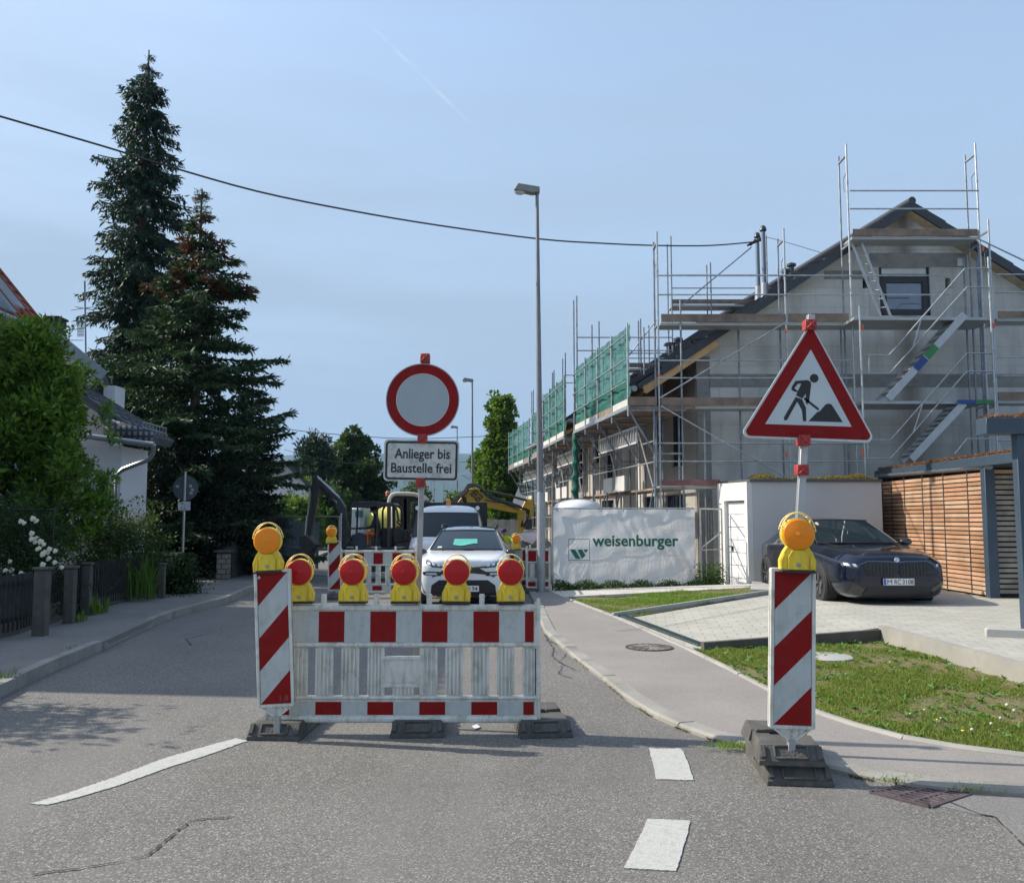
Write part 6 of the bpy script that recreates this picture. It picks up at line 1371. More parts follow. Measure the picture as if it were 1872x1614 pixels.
MB().box(ch_.x - .2, ch_.x + .19, 20.86, 21.34, ctop.z + .02, ctop.z + .07).out('chimney_cap', fasc_m, hs)
# the nearer wing: steep red roof towards the street, its near part out of the frame
wg_ = T('house', 'house wing with steep red tiled roof and a glass panel at the left edge', 'house', (-12, 14, 0))
we, wr = P(86, 606, 17.8), P(-240, 200, 17.8); mb = MB(); mb.prism([(we.x - .35, 0), (we.x - .35, we.z - .2), (wr.x, wr.z - .15), (2*wr.x - we.x, we.z - .2), (2*wr.x - we.x, 0)], 10.9, 17.6); mb.out('wall', whitew, wg_)
_, wq = roofplane(wr, we, 10.7, 17.8, redt, 'roof', rows=24, par=wg_); roofplane(wr, Vector((2*wr.x - we.x, 0, we.z)), 10.7, 17.8, redt, 'roof', rows=24, par=wg_)
MB().tube(wq(1.01, 10.7), wq(1.01, 17.8), .07, 10).out('gutter', gutz, wg_)
pn = MB(); pn.add([wq(.55, 13.0, .09), wq(.99, 13.0, .09), wq(.99, 16.6, .09), wq(.55, 16.6, .09), wq(.55, 13.0, .05), wq(.99, 13.0, .05), wq(.99, 16.6, .05), wq(.55, 16.6, .05)], [(0,1,2,3),(0,4,5,1),(1,5,6,2),(2,6,7,3),(3,7,4,0)]); po = pn.out('glass_panel', M('panel_glass', (.30, .36, .42), .08, 0, .03, 2, coat=1.), wg_)
pb = MB()
for k in range(4): pb.beam(wq(.55, 13.0 + 1.2*k, .10), wq(.99, 13.0 + 1.2*k, .10), .03, .02)
pb.beam(wq(.77, 13.0, .10), wq(.77, 16.6, .10), .03, .02); pb.out('panel_frame', gutz, po)
sk = MB().add([wq(.80, 16.9, .10), wq(.94, 16.9, .10), wq(.94, 17.25, .10), wq(.80, 17.25, .10), wq(.80, 16.9, .03), wq(.94, 16.9, .03), wq(.94, 17.25, .03), wq(.80, 17.25, .03)], [(0,1,2,3),(0,4,5,1),(1,5,6,2),(2,6,7,3),(3,7,4,0)]); sk.out('skylight', M('skylight_glass', (.5, .55, .6), .1, 0, .03, 2, coat=1.), wg_)
# gutter and bent downpipe at the upper eave
e0 = W(183, 682, YH - .25); MB().tube(e0 + Vector((0, 0, 0)), e0 + Vector((-.95, 2.5, 0)), .08, 10).out('gutter', gutz, hs)
MB().path([e0, e0 + Vector((.03, 0, -.12)), W(182, 700, YH - .2), W(163, 708, YH - .15), W(161, 735, YH - .15)], .04, 8).out('downpipe', gutz, hs)
# dormer window, set back bay
b0, b1 = W(175, 750, YH - .02), W(190, 700, YH - .02)
MB().box(b0.x, b1.x, YH - .03, YH + .02, b0.z, b1.z).out('window', frame_d, hs); bx = W(187, 700, YH + 1)
MB().box(W(186, 760).x - .02, W(209, 760).x, YH - .02, YH + .5, 2.6, W(190, 705).z).out('bay', whitew, hs)
# lean-to roof with snow guard and gutter
YL_ = 18.6
ra, rq = roofplane(W(100, 690, YL_), W(270, 800, YL_), YL_ - .1, YH - .02, gtile, 'lean_to_roof', rows=9)
sg = MB()
for k in range(8):
    p = rq(.93, YL_ + k*.18, .05); sg.beam(p, p + Vector((0, 0, .22)), .02, .02)
for dz in (.08, .20): sg.beam(rq(.93, YL_, .05) + Vector((0, 0, dz)), rq(.93, YL_ + 1.3, .05) + Vector((0, 0, dz)), .02, .03)
sg.out('snow_guard', gutz, hs)
ye_ = YL_ - .15
MB().add([W(188, 762, ye_), W(282, 788, ye_), W(279, 808, ye_), W(190, 797, ye_)], [(0, 1, 2, 3)]).out('perforated_sheet', brick('perforated', (.20, .23, .26), (.22, .25, .28), (.05, .06, .07), .12, .13, .03, plane='xz', off=0), hs, solid=.02)
l0, l1 = W(150, 796, ye_ - .1), W(281, 813, ye_ - .1); MB().tube(l0, l1, .065, 10).out('gutter', gutz, hs)
MB().path([l1, W(280, 828, ye_), W(272, 840, ye_), W(225, 858, ye_), W(213, 868, ye_), W(213, 1030, ye_)], .050, 8).out('downpipe', gutz, hs)
lw1 = W(221, 868, YL_ + .05); MB().box(lw1.x - 4, lw1.x, YL_ + .05, YH - .01, .1, W(200, 815, YL_).z).out('lower_wall', whitew, hs)
for px0, px1, y0_, y1_ in ((180, 196, 870, 925), (150, 165, 880, 960)):
    a, b = W(px0, y1_, YL_), W(px1, y0_, YL_); MB().box(a.x, b.x, YL_, YL_ + .06, a.z, b.z).out('window', frame_d, hs)
# aerial
an = T('tv_aerial', 'thin television aerial standing above the roof left of the big conifer', 'aerial', (W(155, 640, 19).x, 19, 0)); m = MB()
def wl(p, q, r=.012, y=19): m.tube(W(*p, y), W(*q, y), r, 5)
wl((155, 514), (157, 650), .018); wl((130, 567), (173, 561), .010); wl((138, 561), (172, 567), .010); wl((117, 604), (155, 600), .014); wl((116, 622), (152, 622), .010)
for k in range(6): wl((142 + k*2, 586), (142 + k*2, 616), .006)
for k in range(5): wl((141, 588 + k*6), (154, 588 + k*6), .006)
m.out('mast', galv_d, an)
# ---- conifers
ndl1 = leaf_mat('spruce_needles', (.014, .036, .024), (.045, .090, .050), .12); ndl2 = leaf_mat('fir_needles', (.016, .040, .018), (.060, .115, .042), .14); dry = leaf_mat('dry_needles', (.05, .038, .018), (.15, .080, .035), .15)
def interp(tab, z):
    for (z0, r0), (z1, r1) in zip(tab, tab[1:]):
        if z <= z1: return lerp(r0, r1, max(0, (z - z0)/(z1 - z0)))
    return tab[-1][1]
t1b = P(240, 948, 27.5); H1 = P(238, 92, 27.5).z
tab1 = [(0, 2.3), (3.5, 2.4), (5.2, 2.1), (6.5, 1.75), (7.6, 1.5), (9, 1.35), (11, 1.35), (12.8, 1.05), (14.4, .90), (15.2, .62), (15.7, .48), (16.2, .20), (17, .03)]
conifer((t1b.x, 27.5, 0), H1, lambda a, z: interp(tab1, z*16.8/H1)*(1 + .22*math.sin(3*a + z*1.7) + .12*math.sin(7*a - z*4)), 'very tall narrow dark conifer with drooping branches left of the street', (ndl1,), 3, 1.0, 2.4, .40, 'garden conifers', trunk_r=.28, twig=.26)
t2b = P(350, 948, 24.5); H2 = P(348, 345, 24.5).z
tabL = [(0, 2.6), (3, 2.5), (5, 1.9), (6, 1.6), (7, 1.25), (8, .95), (9, .5), (9.6, .28), (10.8, .04)]
tabR = [(0, 2.8), (3, 2.6), (4, 2.5), (5, 2.2), (5.9, 1.95), (6.5, 1.45), (7.5, 1.45), (8.2, 1.6), (8.7, 1.2), (9.1, .5), (9.6, .28), (10.8, .04)]
def pr2(a, z):
    k = 1 + .14*math.sin(2*a + z*2.2) + .12*math.sin(5*a - z*3.7); q = z*10.6/H2; w_ = .5 + .5*math.cos(a)
    return lerp(interp(tabL, q), interp(tabR, q), w_**.7)*k
conifer((t2b.x, 24.5, 0), H2, pr2, 'broad dark conifer with a brownish dry top in front of the taller one', (ndl2, dry), 8, .34, 2.5, .44, 'garden conifers', tip=(.70, .85), trunk_r=.22)
t3b = P(455, 948, 26.5); H3 = P(470, 690, 26.5).z
conifer((t3b.x, 26.5, 0), H3, lambda a, z: 1.15*(1 - (z/H3)**1.6) + .10, 'lower dark conifer at the right edge of the group, beside the white gable', (leaf_mat('dark_needles', (.008, .02, .014), (.025, .05, .032), .08),), 5, .35, 2.2, .42, 'garden conifers')
t4b = P(300, 948, 23.0)
dkl = leaf_mat('hedge_leaves', (.008, .018, .012), (.022, .042, .024), .1)
leafy_tree((t4b.x + .2, 23.8, 0), 3.4, lambda a, t: 1.75*(1-.3*t), 'dark dense hedge bush under the conifers behind the round sign', dkl, 26000, .10, .05, seed=4, clump=.5, name='hedge', cat='hedge', bottom=.08, trunk_r=.08)
leafy_tree((t4b.x + 1.2, 25.4, 0), 2.5, lambda a, t: .75*(1-.5*t), 'dark yew like bush at the right foot of the conifers', dkl, 12000, .10, .05, seed=14, clump=.4, name='bush', cat='bush', bottom=.08, trunk_r=.08)
# ---- garden tree on the left, pale green leaves in the light
gl = leaf_mat('garden_leaves', (.035, .085, .015), (.17, .30, .045), .40)
gb_ = P(50, 948, 15.0)
leafy_tree((gb_.x - .1, 15.0, .12), 4.75, lambda a, t: (1.22 - 1.05*max(0, t - .42)*1.6) * (1 + .16*math.sin(3*a + 5*t)), 'light green garden tree at the left edge, in front of the white house', gl, 36000, .12, .046, seed=6, clump=.27, bottom=.26, trunk_r=.09, upright=.55)
# tall shoots
def shoots(px0, px1, py0, py1, y, n, hgt, mat, parent=None, seed=1, L_=.08, W_=.028, label=None, name='shoots', cat='plant', lean=.12):
    r = np.random.default_rng(seed); Ps, Ds = [], []; st_ = MB()
    for i in range(n):
        b = np.array(P(r.uniform(px0, px1), r.uniform(py0, py1), y + r.uniform(-.3, .3))); h = hgt*r.uniform(.6, 1.1); d = unit(np.array([r.normal()*lean, r.normal()*lean, 1]))
        st_.tube(Vector(b), Vector(b + d*h), .006, 4, .002); m = int(h/.022)
        for k in range(m): a = k*2.4; Ps.append(b + d*h*(.15 + .85*k/m)); Ds.append([math.cos(a)*.8, math.sin(a)*.8, .7])
    return st_, np.array(Ps), np.array(Ds)
for k, (px, py, h) in enumerate(((35, 640, .45), (95, 650, .50), (60, 655, .35), (140, 700, .30), (190, 770, .30), (205, 800, .25))):
    s_, a, b = shoots(px - 14, px + 14, py, py + 25, 15.0, 5, h*1.3, gl, seed=k + 20)
    if k == 0: SP, SD, SM = a, b, s_
    else: SP = np.vstack([SP, a]); SD = np.vstack([SD, b]); nb0 = len(SM.v); SM.v += s_.v; SM.f += [tuple(nb0 + i for i in f) for f in s_.f]
gt_ = [o for o in C.objects if o.name.startswith('deciduous_tree')][0]
leaf_mesh('young_shoots', SP, SD, .11, .038, gl, gt_, kind='stuff'); SM.out('shoot_stems', M('green_stem', (.10, .14, .05), .7), gt_)
# ---- rose bush with cream flowers, black frame
rl = leaf_mat('rose_leaves', (.014, .035, .012), (.045, .09, .028), .25)
rb_ = P(45, 1000, 13.3)
rt = leafy_tree((rb_.x, 13.3, .12), 1.70, lambda a, t: .66*(1 - .35*t), 'dark rose bush with cream white blossoms behind the left fence', rl, 11000, .05, .028, seed=9, clump=.20, bottom=.1, trunk_r=.03, name='rose_bush', cat='bush')
cream = M('cream_petals', (.72, .70, .55), .7, 0, .08, 20)
fl = [(21, 1042), (38, 953), (44, 956), (60, 948), (66, 952), (58, 975), (67, 984), (64, 991), (72, 1002), (80, 995), (78, 1013), (87, 1010), (90, 1020), (82, 1008), (78, 1032), (100, 1028), (113, 1037), (11, 1042), (38, 1047), (46, 1051), (18, 1026), (24, 1054), (68, 1004), (74, 990), (90, 1004), (58, 985), (101, 1007), (88, 1022), (8, 1043), (52, 1053)]
for i, (px, py) in enumerate(fl):
    m = MB(); c = P(px, py, 12.75 + rnd.uniform(-.1, .1)); s = rnd.uniform(.028, .046)
    for k in range(9):
        a = k*2.4; rr_ = .2 + .5*(k/9); m.ball(c + Vector((s*rr_*math.cos(a), -s*.3*(1 - k/9), s*rr_*math.sin(a))), (s*.5, s*.28, s*.5), 6, 4)
    m.out('blossom', cream, rt)
pf = T('plant_frame', 'thin black metal frame standing over the rose bush', 'garden frame', (P(99, 1000, 13.2).x, 13.2, .1)); m = MB()
a, b, c = P(-60, 931, 13.2), P(99, 932, 13.2), P(99, 1062, 13.2); m.tube(a, b, .016, 6); m.tube(b, Vector((b.x, b.y, .1)), .018, 6); m.tube(a, Vector((a.x, a.y, .1)), .016, 6); m.out('frame', mblack, pf)
leafy_tree((-7.9, 8.0, .12), 3.2, lambda a, t: .55*(1 - .4*t), 'unseen garden tree added beyond the near left end of the picket fence to shade the road', gl, 5500, .12, .05, seed=16, clump=.4, bottom=.35, trunk_r=.08)  # out of view, added to lay a patch of shade on the road
# ---- shrubs and blade plants behind the fence
sl2 = leaf_mat('shrub_leaves', (.020, .048, .014), (.060, .11, .030), .3)
sb = P(215, 1000, 17.4)
leafy_tree((sb.x, 17.5, .12), 1.62, lambda a, t: .88*(1 - .25*t), 'round dark green shrub behind the low dark fence', sl2, 16000, .055, .030, seed=12, clump=.28, bottom=.1, trunk_r=.04, name='shrub', cat='bush')
s_, a, b = shoots(215, 275, 950, 980, 17.3, 30, .30, sl2, seed=31); shr = [o for o in C.objects if o.name.startswith('shrub') and o.type == 'EMPTY'][0]
leaf_mesh('spires', a, b, .035, .014, leaf_mat('tan_spires', (.09, .08, .03), (.20, .16, .07), .3), shr)
def blades(px0, px1, y, z0, n, h, mat, label, name='grass_clump', cat='plant', seed=2, group=None, w_=.018, spread=.5):
    r = np.random.default_rng(seed); x0, x1 = P(px0, 1000, y).x, P(px1, 1000, y).x; mb = MB()
    for i in range(n):
        b = Vector((r.uniform(x0, x1), y + r.uniform(-.2, .2), z0)); a = r.uniform(0, 6.28); L_ = h*r.uniform(.6, 1.15); sp = spread*r.uniform(.1, 1)
        d = Vector((math.cos(a)*sp, math.sin(a)*sp, 0)); s = Vector((-math.sin(a), math.cos(a), 0))*w_*.5; pts = [b + d*L_*f*f + Vector((0, 0, L_*(f - .28*f*f*sp*2))) for f in (0, .35, .7, 1)]
        mb.add([pts[0]-s, pts[0]+s, pts[1]+s, pts[1]-s, pts[2]+s*.8, pts[2]-s*.8, pts[3]], [(0,1,2,3), (3,2,4,5), (5,4,6)])
    o = mb.out(name, mat, None, smooth=0, weld=False); return tag(o, label, cat, group)
bl_m = leaf_mat('blade_green', (.05, .11, .02), (.13, .22, .05), .35)
blades(205, 285, 16.6, .15, 110, .95, bl_m, 'clump of long green blade leaves behind the low fence, right of the shrub', w_=.022)
blades(110, 200, 15.8, .15, 220, .62, bl_m, 'low fresh green plants behind the fence between the roses and the shrub', name='garden_plants', seed=5, w_=.03, spread=.9)
wd = leaf_mat('weed_green', (.06, .13, .02), (.18, .28, .06), .35)
blades(163, 192, 14.4, .12, 70, .36, wd, 'fern like green weed at the foot of the left fence', name='weed', seed=7, w_=.03, spread=1.0, group='weeds by the left fence')
blades(135, 160, 13.3, .12, 45, .18, wd, 'small weed by the concrete post of the left fence', name='weed', seed=8, w_=.02, spread=1.0, group='weeds by the left fence')
for (px, py, h, lb) in ((128, 1202, .11, 'small grass tuft on the left kerb, beside the lit road edge'), (4, 1262, .20, 'grass tuft in the left kerb at the edge of the picture'.replace(' at the edge of the picture', ', nearest of the tufts')), (152, 1192, .05, 'tiny grass tuft on the left kerb, right of the larger tuft')):
    c = G(px, py); o = blades(px - 12, px + 12, c.y, .05, 40, h, wd, lb, name='grass_tuft', seed=px, w_=.012, spread=.9, group='tufts on the left kerb'); o.location.x = c.x
# ---- dark picket fence with concrete posts
fm = M('dark_picket', (.030, .031, .032), .7, 0, .3, 7, dirt=((.08, .08, .07), .4, 8)); cpost = M('old_concrete_post', (.095, .09, .08), .9, 0, .25, 5, bump=.5, dirt=((.06, .065, .04), .6, 6))
fl_ = [Vector((-6.60, 6.8, .11)), Vector((-6.62, 11.9, .11)), Vector((-6.72, 12.35, .11)), Vector((-6.9, 13.6, .11)), Vector((-7.02, 14.3, .11)), Vector((-7.12, 14.9, .11)), Vector((-7.32, 18.1, .11))]
pf_ = T('picket_fence', 'low dark picket fence with concrete posts along the left footway', 'fence', (-7, 12, .11))
for i, (a, b) in enumerate(zip(fl_, fl_[1:])):
    L_ = (b - a).length
    n = max(2, int(L_/.105)); h = .80 if i != 2 else .72
    for k in range(n):
        if (rnd.random() < .02): continue
        p = a.lerp(b, (k + .5)/n); d = (b-a).normalized(); q = MB().beam(p + Vector((0, 0, .06)), p + Vector((0, 0, h + rnd.uniform(-.01, .01))), .016, .065, d.cross(Vector((0, 0, 1)))); 
        if k % 1 == 0:
            if k == 0: allp = MB()
            nb0 = len(allp.v); allp.v += q.v; allp.f += [tuple(nb0 + j for j in f) for f in q.f]
    for z in (.22, h - .12): allp.beam(a + Vector((-.03, 0, z)), b + Vector((-.03, 0, z)), .03, .05)
    allp.out('picket_panel', fm, pf_)
    MB().beam(a + Vector((-.05, 0, .08)), b + Vector((-.05, 0, .08)), .12, .20).out('footing', cpost, pf_)
for (px, py, w_, h) in ((68, 1163, .17, .86), (122, 1140, .15, .80), (154, 1125, .13, .80), (293, 1094, .12, .64)):
    c = G(px, py, .11); MB().box(c.x - w_/2, c.x + w_/2, c.y, c.y + w_*.8, .08, .11 + h).box(c.x - w_/2 - .02, c.x + w_/2 + .02, c.y - .02, c.y + w_*.8 + .02, .11 + h, .15 + h).out('post', cpost, pf_, .01)
c0, c1 = G(90, 1150, .11), G(122, 1140, .11); MB().beam(Vector((-6.72, 12.5, .25)), Vector((-6.86, 13.4, .25)), .05, .30).out('footing', cpost, pf_)
# leaning old boards with ivy
ob = T('board_stack', 'old grey boards leaning at the end of the picket fence, grown over with ivy', 'board stack', (P(322, 1094, 18.3).x, 18.3, .11)); m = MB()
for k in range(12):
    x = P(300 + k*4.4, 1000, 18.4).x; m.beam((x - .05, 18.35, .12), (x + .16 - .02*k, 18.5, .12 + .72 - .012*k + rnd.uniform(-.06, .06)), .07, .02, (0, 1, 0))
m.out('board', M('grey_board', (.13, .125, .115), .85, 0, .3, 5), ob)
a, b = P(284, 1012, 19), P(326, 1013, 19); MB().box(a.x, b.x, 18.8, 19.3, a.z - .03, a.z + .02).out('plank_top', M('pale_plank', (.27, .26, .23), .8), ob); MB().box(a.x - .05, b.x + .3, 18.8, 19.2, a.z - .14, a.z - .10).out('plank_top', M('pale_plank', (.27, .26, .23), .8), ob)
ivy = leaf_mat('ivy', (.012, .030, .010), (.04, .075, .022), .2); r = np.random.default_rng(5); n = 5200
cx, cz = np.array([P(318, 1060, 18.2).x, 18.25, 0]), 0
pos = np.stack([r.normal(cx[0], .26, n), r.normal(18.3, .12, n), .12 + np.abs(r.normal(0, .26, n))], 1); k_ = r.random(n) < .45; pos[k_, 0] = r.normal(P(340, 1050, 18.4).x, .10, k_.sum()); pos[k_, 2] = .12 + r.random(k_.sum())*.80
leaf_mesh('ivy', pos, r.normal(size=(n, 3)) + [0, -.5, .2], .05, .04, ivy, None, label='dark ivy growing over the leaning boards', cat='ivy')
# stone pillar, slatted gate, farther fence
sp_ = T('stone_pillar', 'rough stone gate pillar with a flat cap in front of the dark garden', 'pillar', (P(404, 1056, 22.5).x, 22.5, .11)); a, b = P(394, 1058, 22.5), P(415, 1010, 22.5)
stn = brick('rough_stone', (.20, .19, .17), (.26, .25, .22), (.07, .07, .06), .24, .13, .012, plane='xz', bump=.9)
MB().box(a.x, b.x, 22.5, 22.85, .1, b.z).out('shaft', stn, sp_, .02); MB().box(a.x - .06, b.x + .06, 22.44, 22.9, b.z, b.z + .06).out('cap', cpost, sp_, .01)
gt2 = T('slatted_gate', 'pale vertical slatted gate behind the stone pillar', 'gate', (P(408, 1000, 24).x, 24, .1))
for k in range(5): a, b = P(390 + k*8.5, 1005, 24), P(395 + k*8.5, 967 + (k % 2)*2, 24); MB().box(a.x, b.x, 24, 24.03, .3, b.z).out('slat', M('pale_slat', (.50, .50, .49), .7), gt2)
f2_ = T('picket_fence', 'dark weathered board fence farther up the left footway, right of the stone pillar', 'fence', (P(440, 1048, 24).x, 24, .1)); m = MB()
for k in range(16):
    p = Vector((lerp(P(418, 1050, 23).x, P(470, 1030, 27.5).x, k/15), lerp(23, 27.5, k/15), .1)); m.beam(p, p + Vector((0, 0, .80 + .03*math.sin(k*1.3))), .03, .26, (1, 0, 0))
m.out('picket_panel', M('blue_grey_board', (.06, .065, .07), .8, 0, .3, 4), f2_)
# ---- round sign seen from behind
bs_ = T('road_sign', 'grey back of a round sign with a white paper taped to its thin post', 'road sign', (P(338, 1029, 20.9).x, 20.9, .11)); a = P(338, 892, 20.9)
MB().tube((a.x, 20.9, .1), (a.x, 20.9, P(338, 862, 20.9).z), .030, 10).out('post', galv, bs_)
MB().lathe([(.30, .03), (.30, .045), (0, .045), (0, .035), (.29, .035)], a, 40, 'y').out('sign_plate', M('sign_back_grey', (.10, .12, .135), .5, .3, .15, 5), bs_)
for dx, dz in ((-.19, .04), (.12, .05), (.17, -.04), (.14, -.12)): MB().box(a.x + dx - .035, a.x + dx + .035, 20.928, 20.933, a.z + dz - .03, a.z + dz + .03).out('sticker', M('old_sticker', (.35, .38, .40), .6), bs_)
b = P(338, 925, 20.9); MB().prism([(b.x - .145, b.z - .10), (b.x + .145, b.z - .10), (b.x + .145, b.z + .11), (b.x - .145, b.z + .10)], 20.855, 20.862).out('paper', M('paper_white', (.55, .58, .65), .7), bs_)
for dz in (.12, -.11): MB().lathe([(.034, -.01), (.034, .01)], (b.x, 20.9, b.z + dz), 10, caps=False).out('red_tape', M('tape_red', (.5, .02, .02), .5), bs_)
# ---- site fences
def mesh_fence(p0, p1, h, label, sheet=None, group='mesh site fences', bars=True):
    t = T('site_fence', label, 'fence', tuple(p0), group); z0 = p0.z; f_ = MB(); a, b = p0, p1; U = Vector((0, 0, h))
    for q in (a, b): f_.tube(q, q + U, .021, 8)
    for z in (.12, h): f_.tube(a + Vector((0, 0, z)), b + Vector((0, 0, z)), .019, 8)
    if bars: f_.tube(a + Vector((0, 0, h*.5)), b + Vector((0, 0, h*.5)), .010, 5)
    f_.out('frame', galv, t); w_ = MB(); n = int((b-a).length/.10)
    for k in range(1, n): q = a.lerp(b, k/n); w_.tube(q + Vector((0, 0, .12)), q + U, .0025, 3)
    for k in range(1, int(h/.26)): w_.tube(a + Vector((0, 0, k*.26)), b + Vector((0, 0, k*.26)), .0025, 3)
    o = w_.out('wire_mesh', galv_d, t); return t
a, b = P(478, 1040, 25.5), P(619, 1040, 22.5); a.z = b.z = .05
mesh_fence(a, b, P(478, 945, 25.5).z - .05, 'mesh site fence panel left of the small digger, in front of the grey sheets')
a2 = P(622, 1040, 22.4); a2.z = .05; b2 = P(626, 1040, 26.0); b2.z = .05; mesh_fence(a2, b2, 1.72, 'narrow end on site fence panel right behind the arm of the small digger')
sh3 = T('corrugated_screen', 'blue grey vertical sheet metal screen behind the left site fence', 'screen', (P(530, 1000, 27).x, 27, 0)); m = MB()
for k in range(16):
    a_ = P(478 + k*6.6, 1010, 27 + .15*k); m.box(a_.x, a_.x + .10, a_.y - .03*(k % 2), a_.y + .02, .0, P(500, 950 + (k > 8)*4, 27).z)
m.out('sheet', M('bluegrey_sheet', (.13, .17, .19), .5, .4, .3, 5), sh3)
# --- banner fence with company lettering
YBn = 19.95; bl_, br_ = P(1012, 1079, YBn), P(1272, 1079, YBn); zt2 = P(1140, 930, YBn).z; bl_.z = br_.z = .08
bf = mesh_fence(Vector((bl_.x - .02, YBn + .04, .02)), Vector((br_.x, YBn + .04, .02)), zt2 - .01, 'site fence covered by a wrinkled white banner with green company name', group='mesh site fences')
ban = M('banner_vinyl', (.80, .82, .83), .45, 0, .03, 2, dirt=((.45, .47, .48), .3, 4))
def bump_(u, v): return .006*math.sin(u*83 + 5*math.sin(v*6 + u*4)) * max(0, math.sin(u*7 + v*5)) + .022*math.sin(u*15 + v*5 + 2.5*math.sin(u*5 + v*2)) + .012*math.sin(v*17 + u*9 + 2*math.sin(u*13)) + .010*math.sin(u*31 - v*19)*math.sin(v*7 + u*11) + .04*max(0, .12 - v)*math.sin(u*47) - .03*math.sin(u*math.pi)*math.sin(v*math.pi)
def bfn(u, v): return Vector((lerp(bl_.x, br_.x, u), YBn - .02 - bump_(u, v), lerp(.10 + .02*math.sin(u*9), zt2 - .01 - .008*abs(math.sin(u*7*math.pi)), v)))
def _tl():
    t = ban.node_tree; N = t.nodes; L = t.links; tr = N.new('ShaderNodeBsdfTranslucent'); tr.inputs[0].default_value = (.80, .81, .80, 1); mm = N.new('ShaderNodeMixShader'); mm.inputs[0].default_value = .45
    L.new(N['Principled BSDF'].outputs[0], mm.inputs[1]); L.new(tr.outputs[0], mm.inputs[2]); L.new(mm.outputs[0], N['Material Output'].inputs[0])
_tl()
bo_ = MB().grid(170, 60, bfn).out('banner', ban, bf, smooth=180)
gv = M('banner_green', (.012, .13, .085), .5, 0, .1, 5)
def on_banner(m, off=.006, name='lettering'):
    bm = bmesh.new(); vs = [bm.verts.new(q) for q in m.v]; 
    for f in m.f:
        try: bm.faces.new([vs[i] for i in f])
        except ValueError: pass
    bmesh.ops.triangulate(bm, faces=bm.faces)
    for _ in range(3): bmesh.ops.subdivide_edges(bm, edges=[e for e in bm.edges if e.calc_length() > .03], cuts=1); bmesh.ops.triangulate(bm, faces=bm.faces)
    for q in bm.verts:
        u = (q.co.x - bl_.x)/(br_.x - bl_.x); v = (q.co.z - .10)/(zt2 - .11); q.co.y = YBn - .02 - bump_(u, v) - off
    mm = MB(); bm.verts.index_update(); mm.v = [q.co.copy() for q in bm.verts]; mm.f = [tuple(q.index for q in f.verts) for f in bm.faces]; bm.free(); mm.out(name, gv, bf)
def flat(m): n = len(m.v)//2; k = len(m.f)//2; m.v = m.v[:n]; m.f = m.f[:k]; return m
tA, tB = P(1083, 998.5, YBn), P(1240, 998.5, YBn); capz = (P(1100, 977, YBn).z - tA.z)
on_banner(flat(text_mb('weisenburger', tA.x, tB.x, tA.z, capz, YBn - .05, .001, .025)))
def bp(x, y): q = P(1000 + x/5.2, 860 + y/5.2, YBn); return (q.x, q.z)
lg = MB()
for pts in (((218, 750), (266, 750), (320, 838), (272, 838)), ((288, 750), (332, 750), (366, 806), (330, 838)), ((345, 750), (390, 750), (372, 778), (360, 775))): lg.add([(q[0], YBn - .05, q[1]) for q in [bp(*p) for p in pts]], [tuple(range(4))])
for (x0, y0_, x1, y1_) in ((203, 650, 406, 655), (203, 848, 406, 853), (203, 650, 207, 853), (402, 650, 406, 853)): lg.add([(q[0], YBn - .05, q[1]) for q in [bp(x0, y1_), bp(x1, y1_), bp(x1, y0_), bp(x0, y0_)]], [(0, 1, 2, 3)])
on_banner(lg, name='emblem')
ey = MB()
for k in range(7): ey.ball(bfn(.03 + k*.155, .985) + Vector((0, -.012, 0)), .014, 6, 4)
ey.out('eyelet', mblack, bf)
a, b = P(1283, 1079, 19.8), P(1322, 1079, 20.4); a.z = b.z = .02; g2 = mesh_fence(a, b, zt2 - .02, 'open mesh fence bay between the banner and the white garage')
MB().tube(Vector((a.x - .05, a.y, .95)), Vector((b.x, b.y, 1.35)), .019, 6).out('brace', galv, g2)
# grey hoarding far behind under the trees
hd_ = T('hoarding', 'pale weathered board hoarding behind the worker and the yellow arm', 'fence', (P(915, 960, 33).x, 33, 0)); m = MB()
for k in range(14): a_, b_ = P(885 + k*5.2, 1000, 33), P(890 + k*5.2, 949 + (k % 3)*.6, 33); m.box(a_.x, b_.x, 33, 33.04, 0, b_.z)
m.out('board', M('pale_hoarding', (.38, .37, .35), .8, 0, .35, 3, dirt=((.2, .19, .18), .6, 4)), hd_)
# ---------------------------------------------------------------- trees and houses in the distance, lawns, weeds, sedum
mid1 = leaf_mat('street_tree_leaves', (.035, .085, .016), (.13, .21, .04), .4); mid2 = leaf_mat('far_tree_leaves', (.022, .055, .016), (.075, .13, .035), .3); pine_ = leaf_mat('pine_needles', (.012, .032, .018), (.045, .085, .04), .15)
tb = P(915, 948, 55)
leafy_tree((tb.x, 55, 0), P(925, 733, 55).z, lambda a, t: 1.15*(1 - t)**.7*(1 + .25*math.sin(3*a + 6*t)) + .15, 'tall slender bright green tree beside the farthest scaffold', mid1, 26000, .26, .17, seed=21, clump=.42, bottom=.12, trunk_r=.14, upright=.2)
tb = P(900, 948, 62)
leafy_tree((tb.x, 62, 0), 6.2, lambda a, t: 1.7*(1 - .55*t), 'lower bushy green tree left of the slender one, over the yellow arm', mid1, 16000, .28, .18, seed=22, clump=.6, bottom=.1, trunk_r=.14)
tb = P(640, 948, 66)
leafy_tree((tb.x, 66, 0), P(640, 806, 66).z, lambda a, t: 2.9*math.sin(math.pi*min(1, .22 + t*.80))**.8*(1 + .12*math.sin(3*a + 4*t)), 'round leafy green tree behind the small black digger', mid2, 40000, .30, .19, seed=23, clump=.75, bottom=.10, trunk_r=.2, upright=.2)
tb = P(575, 948, 60)
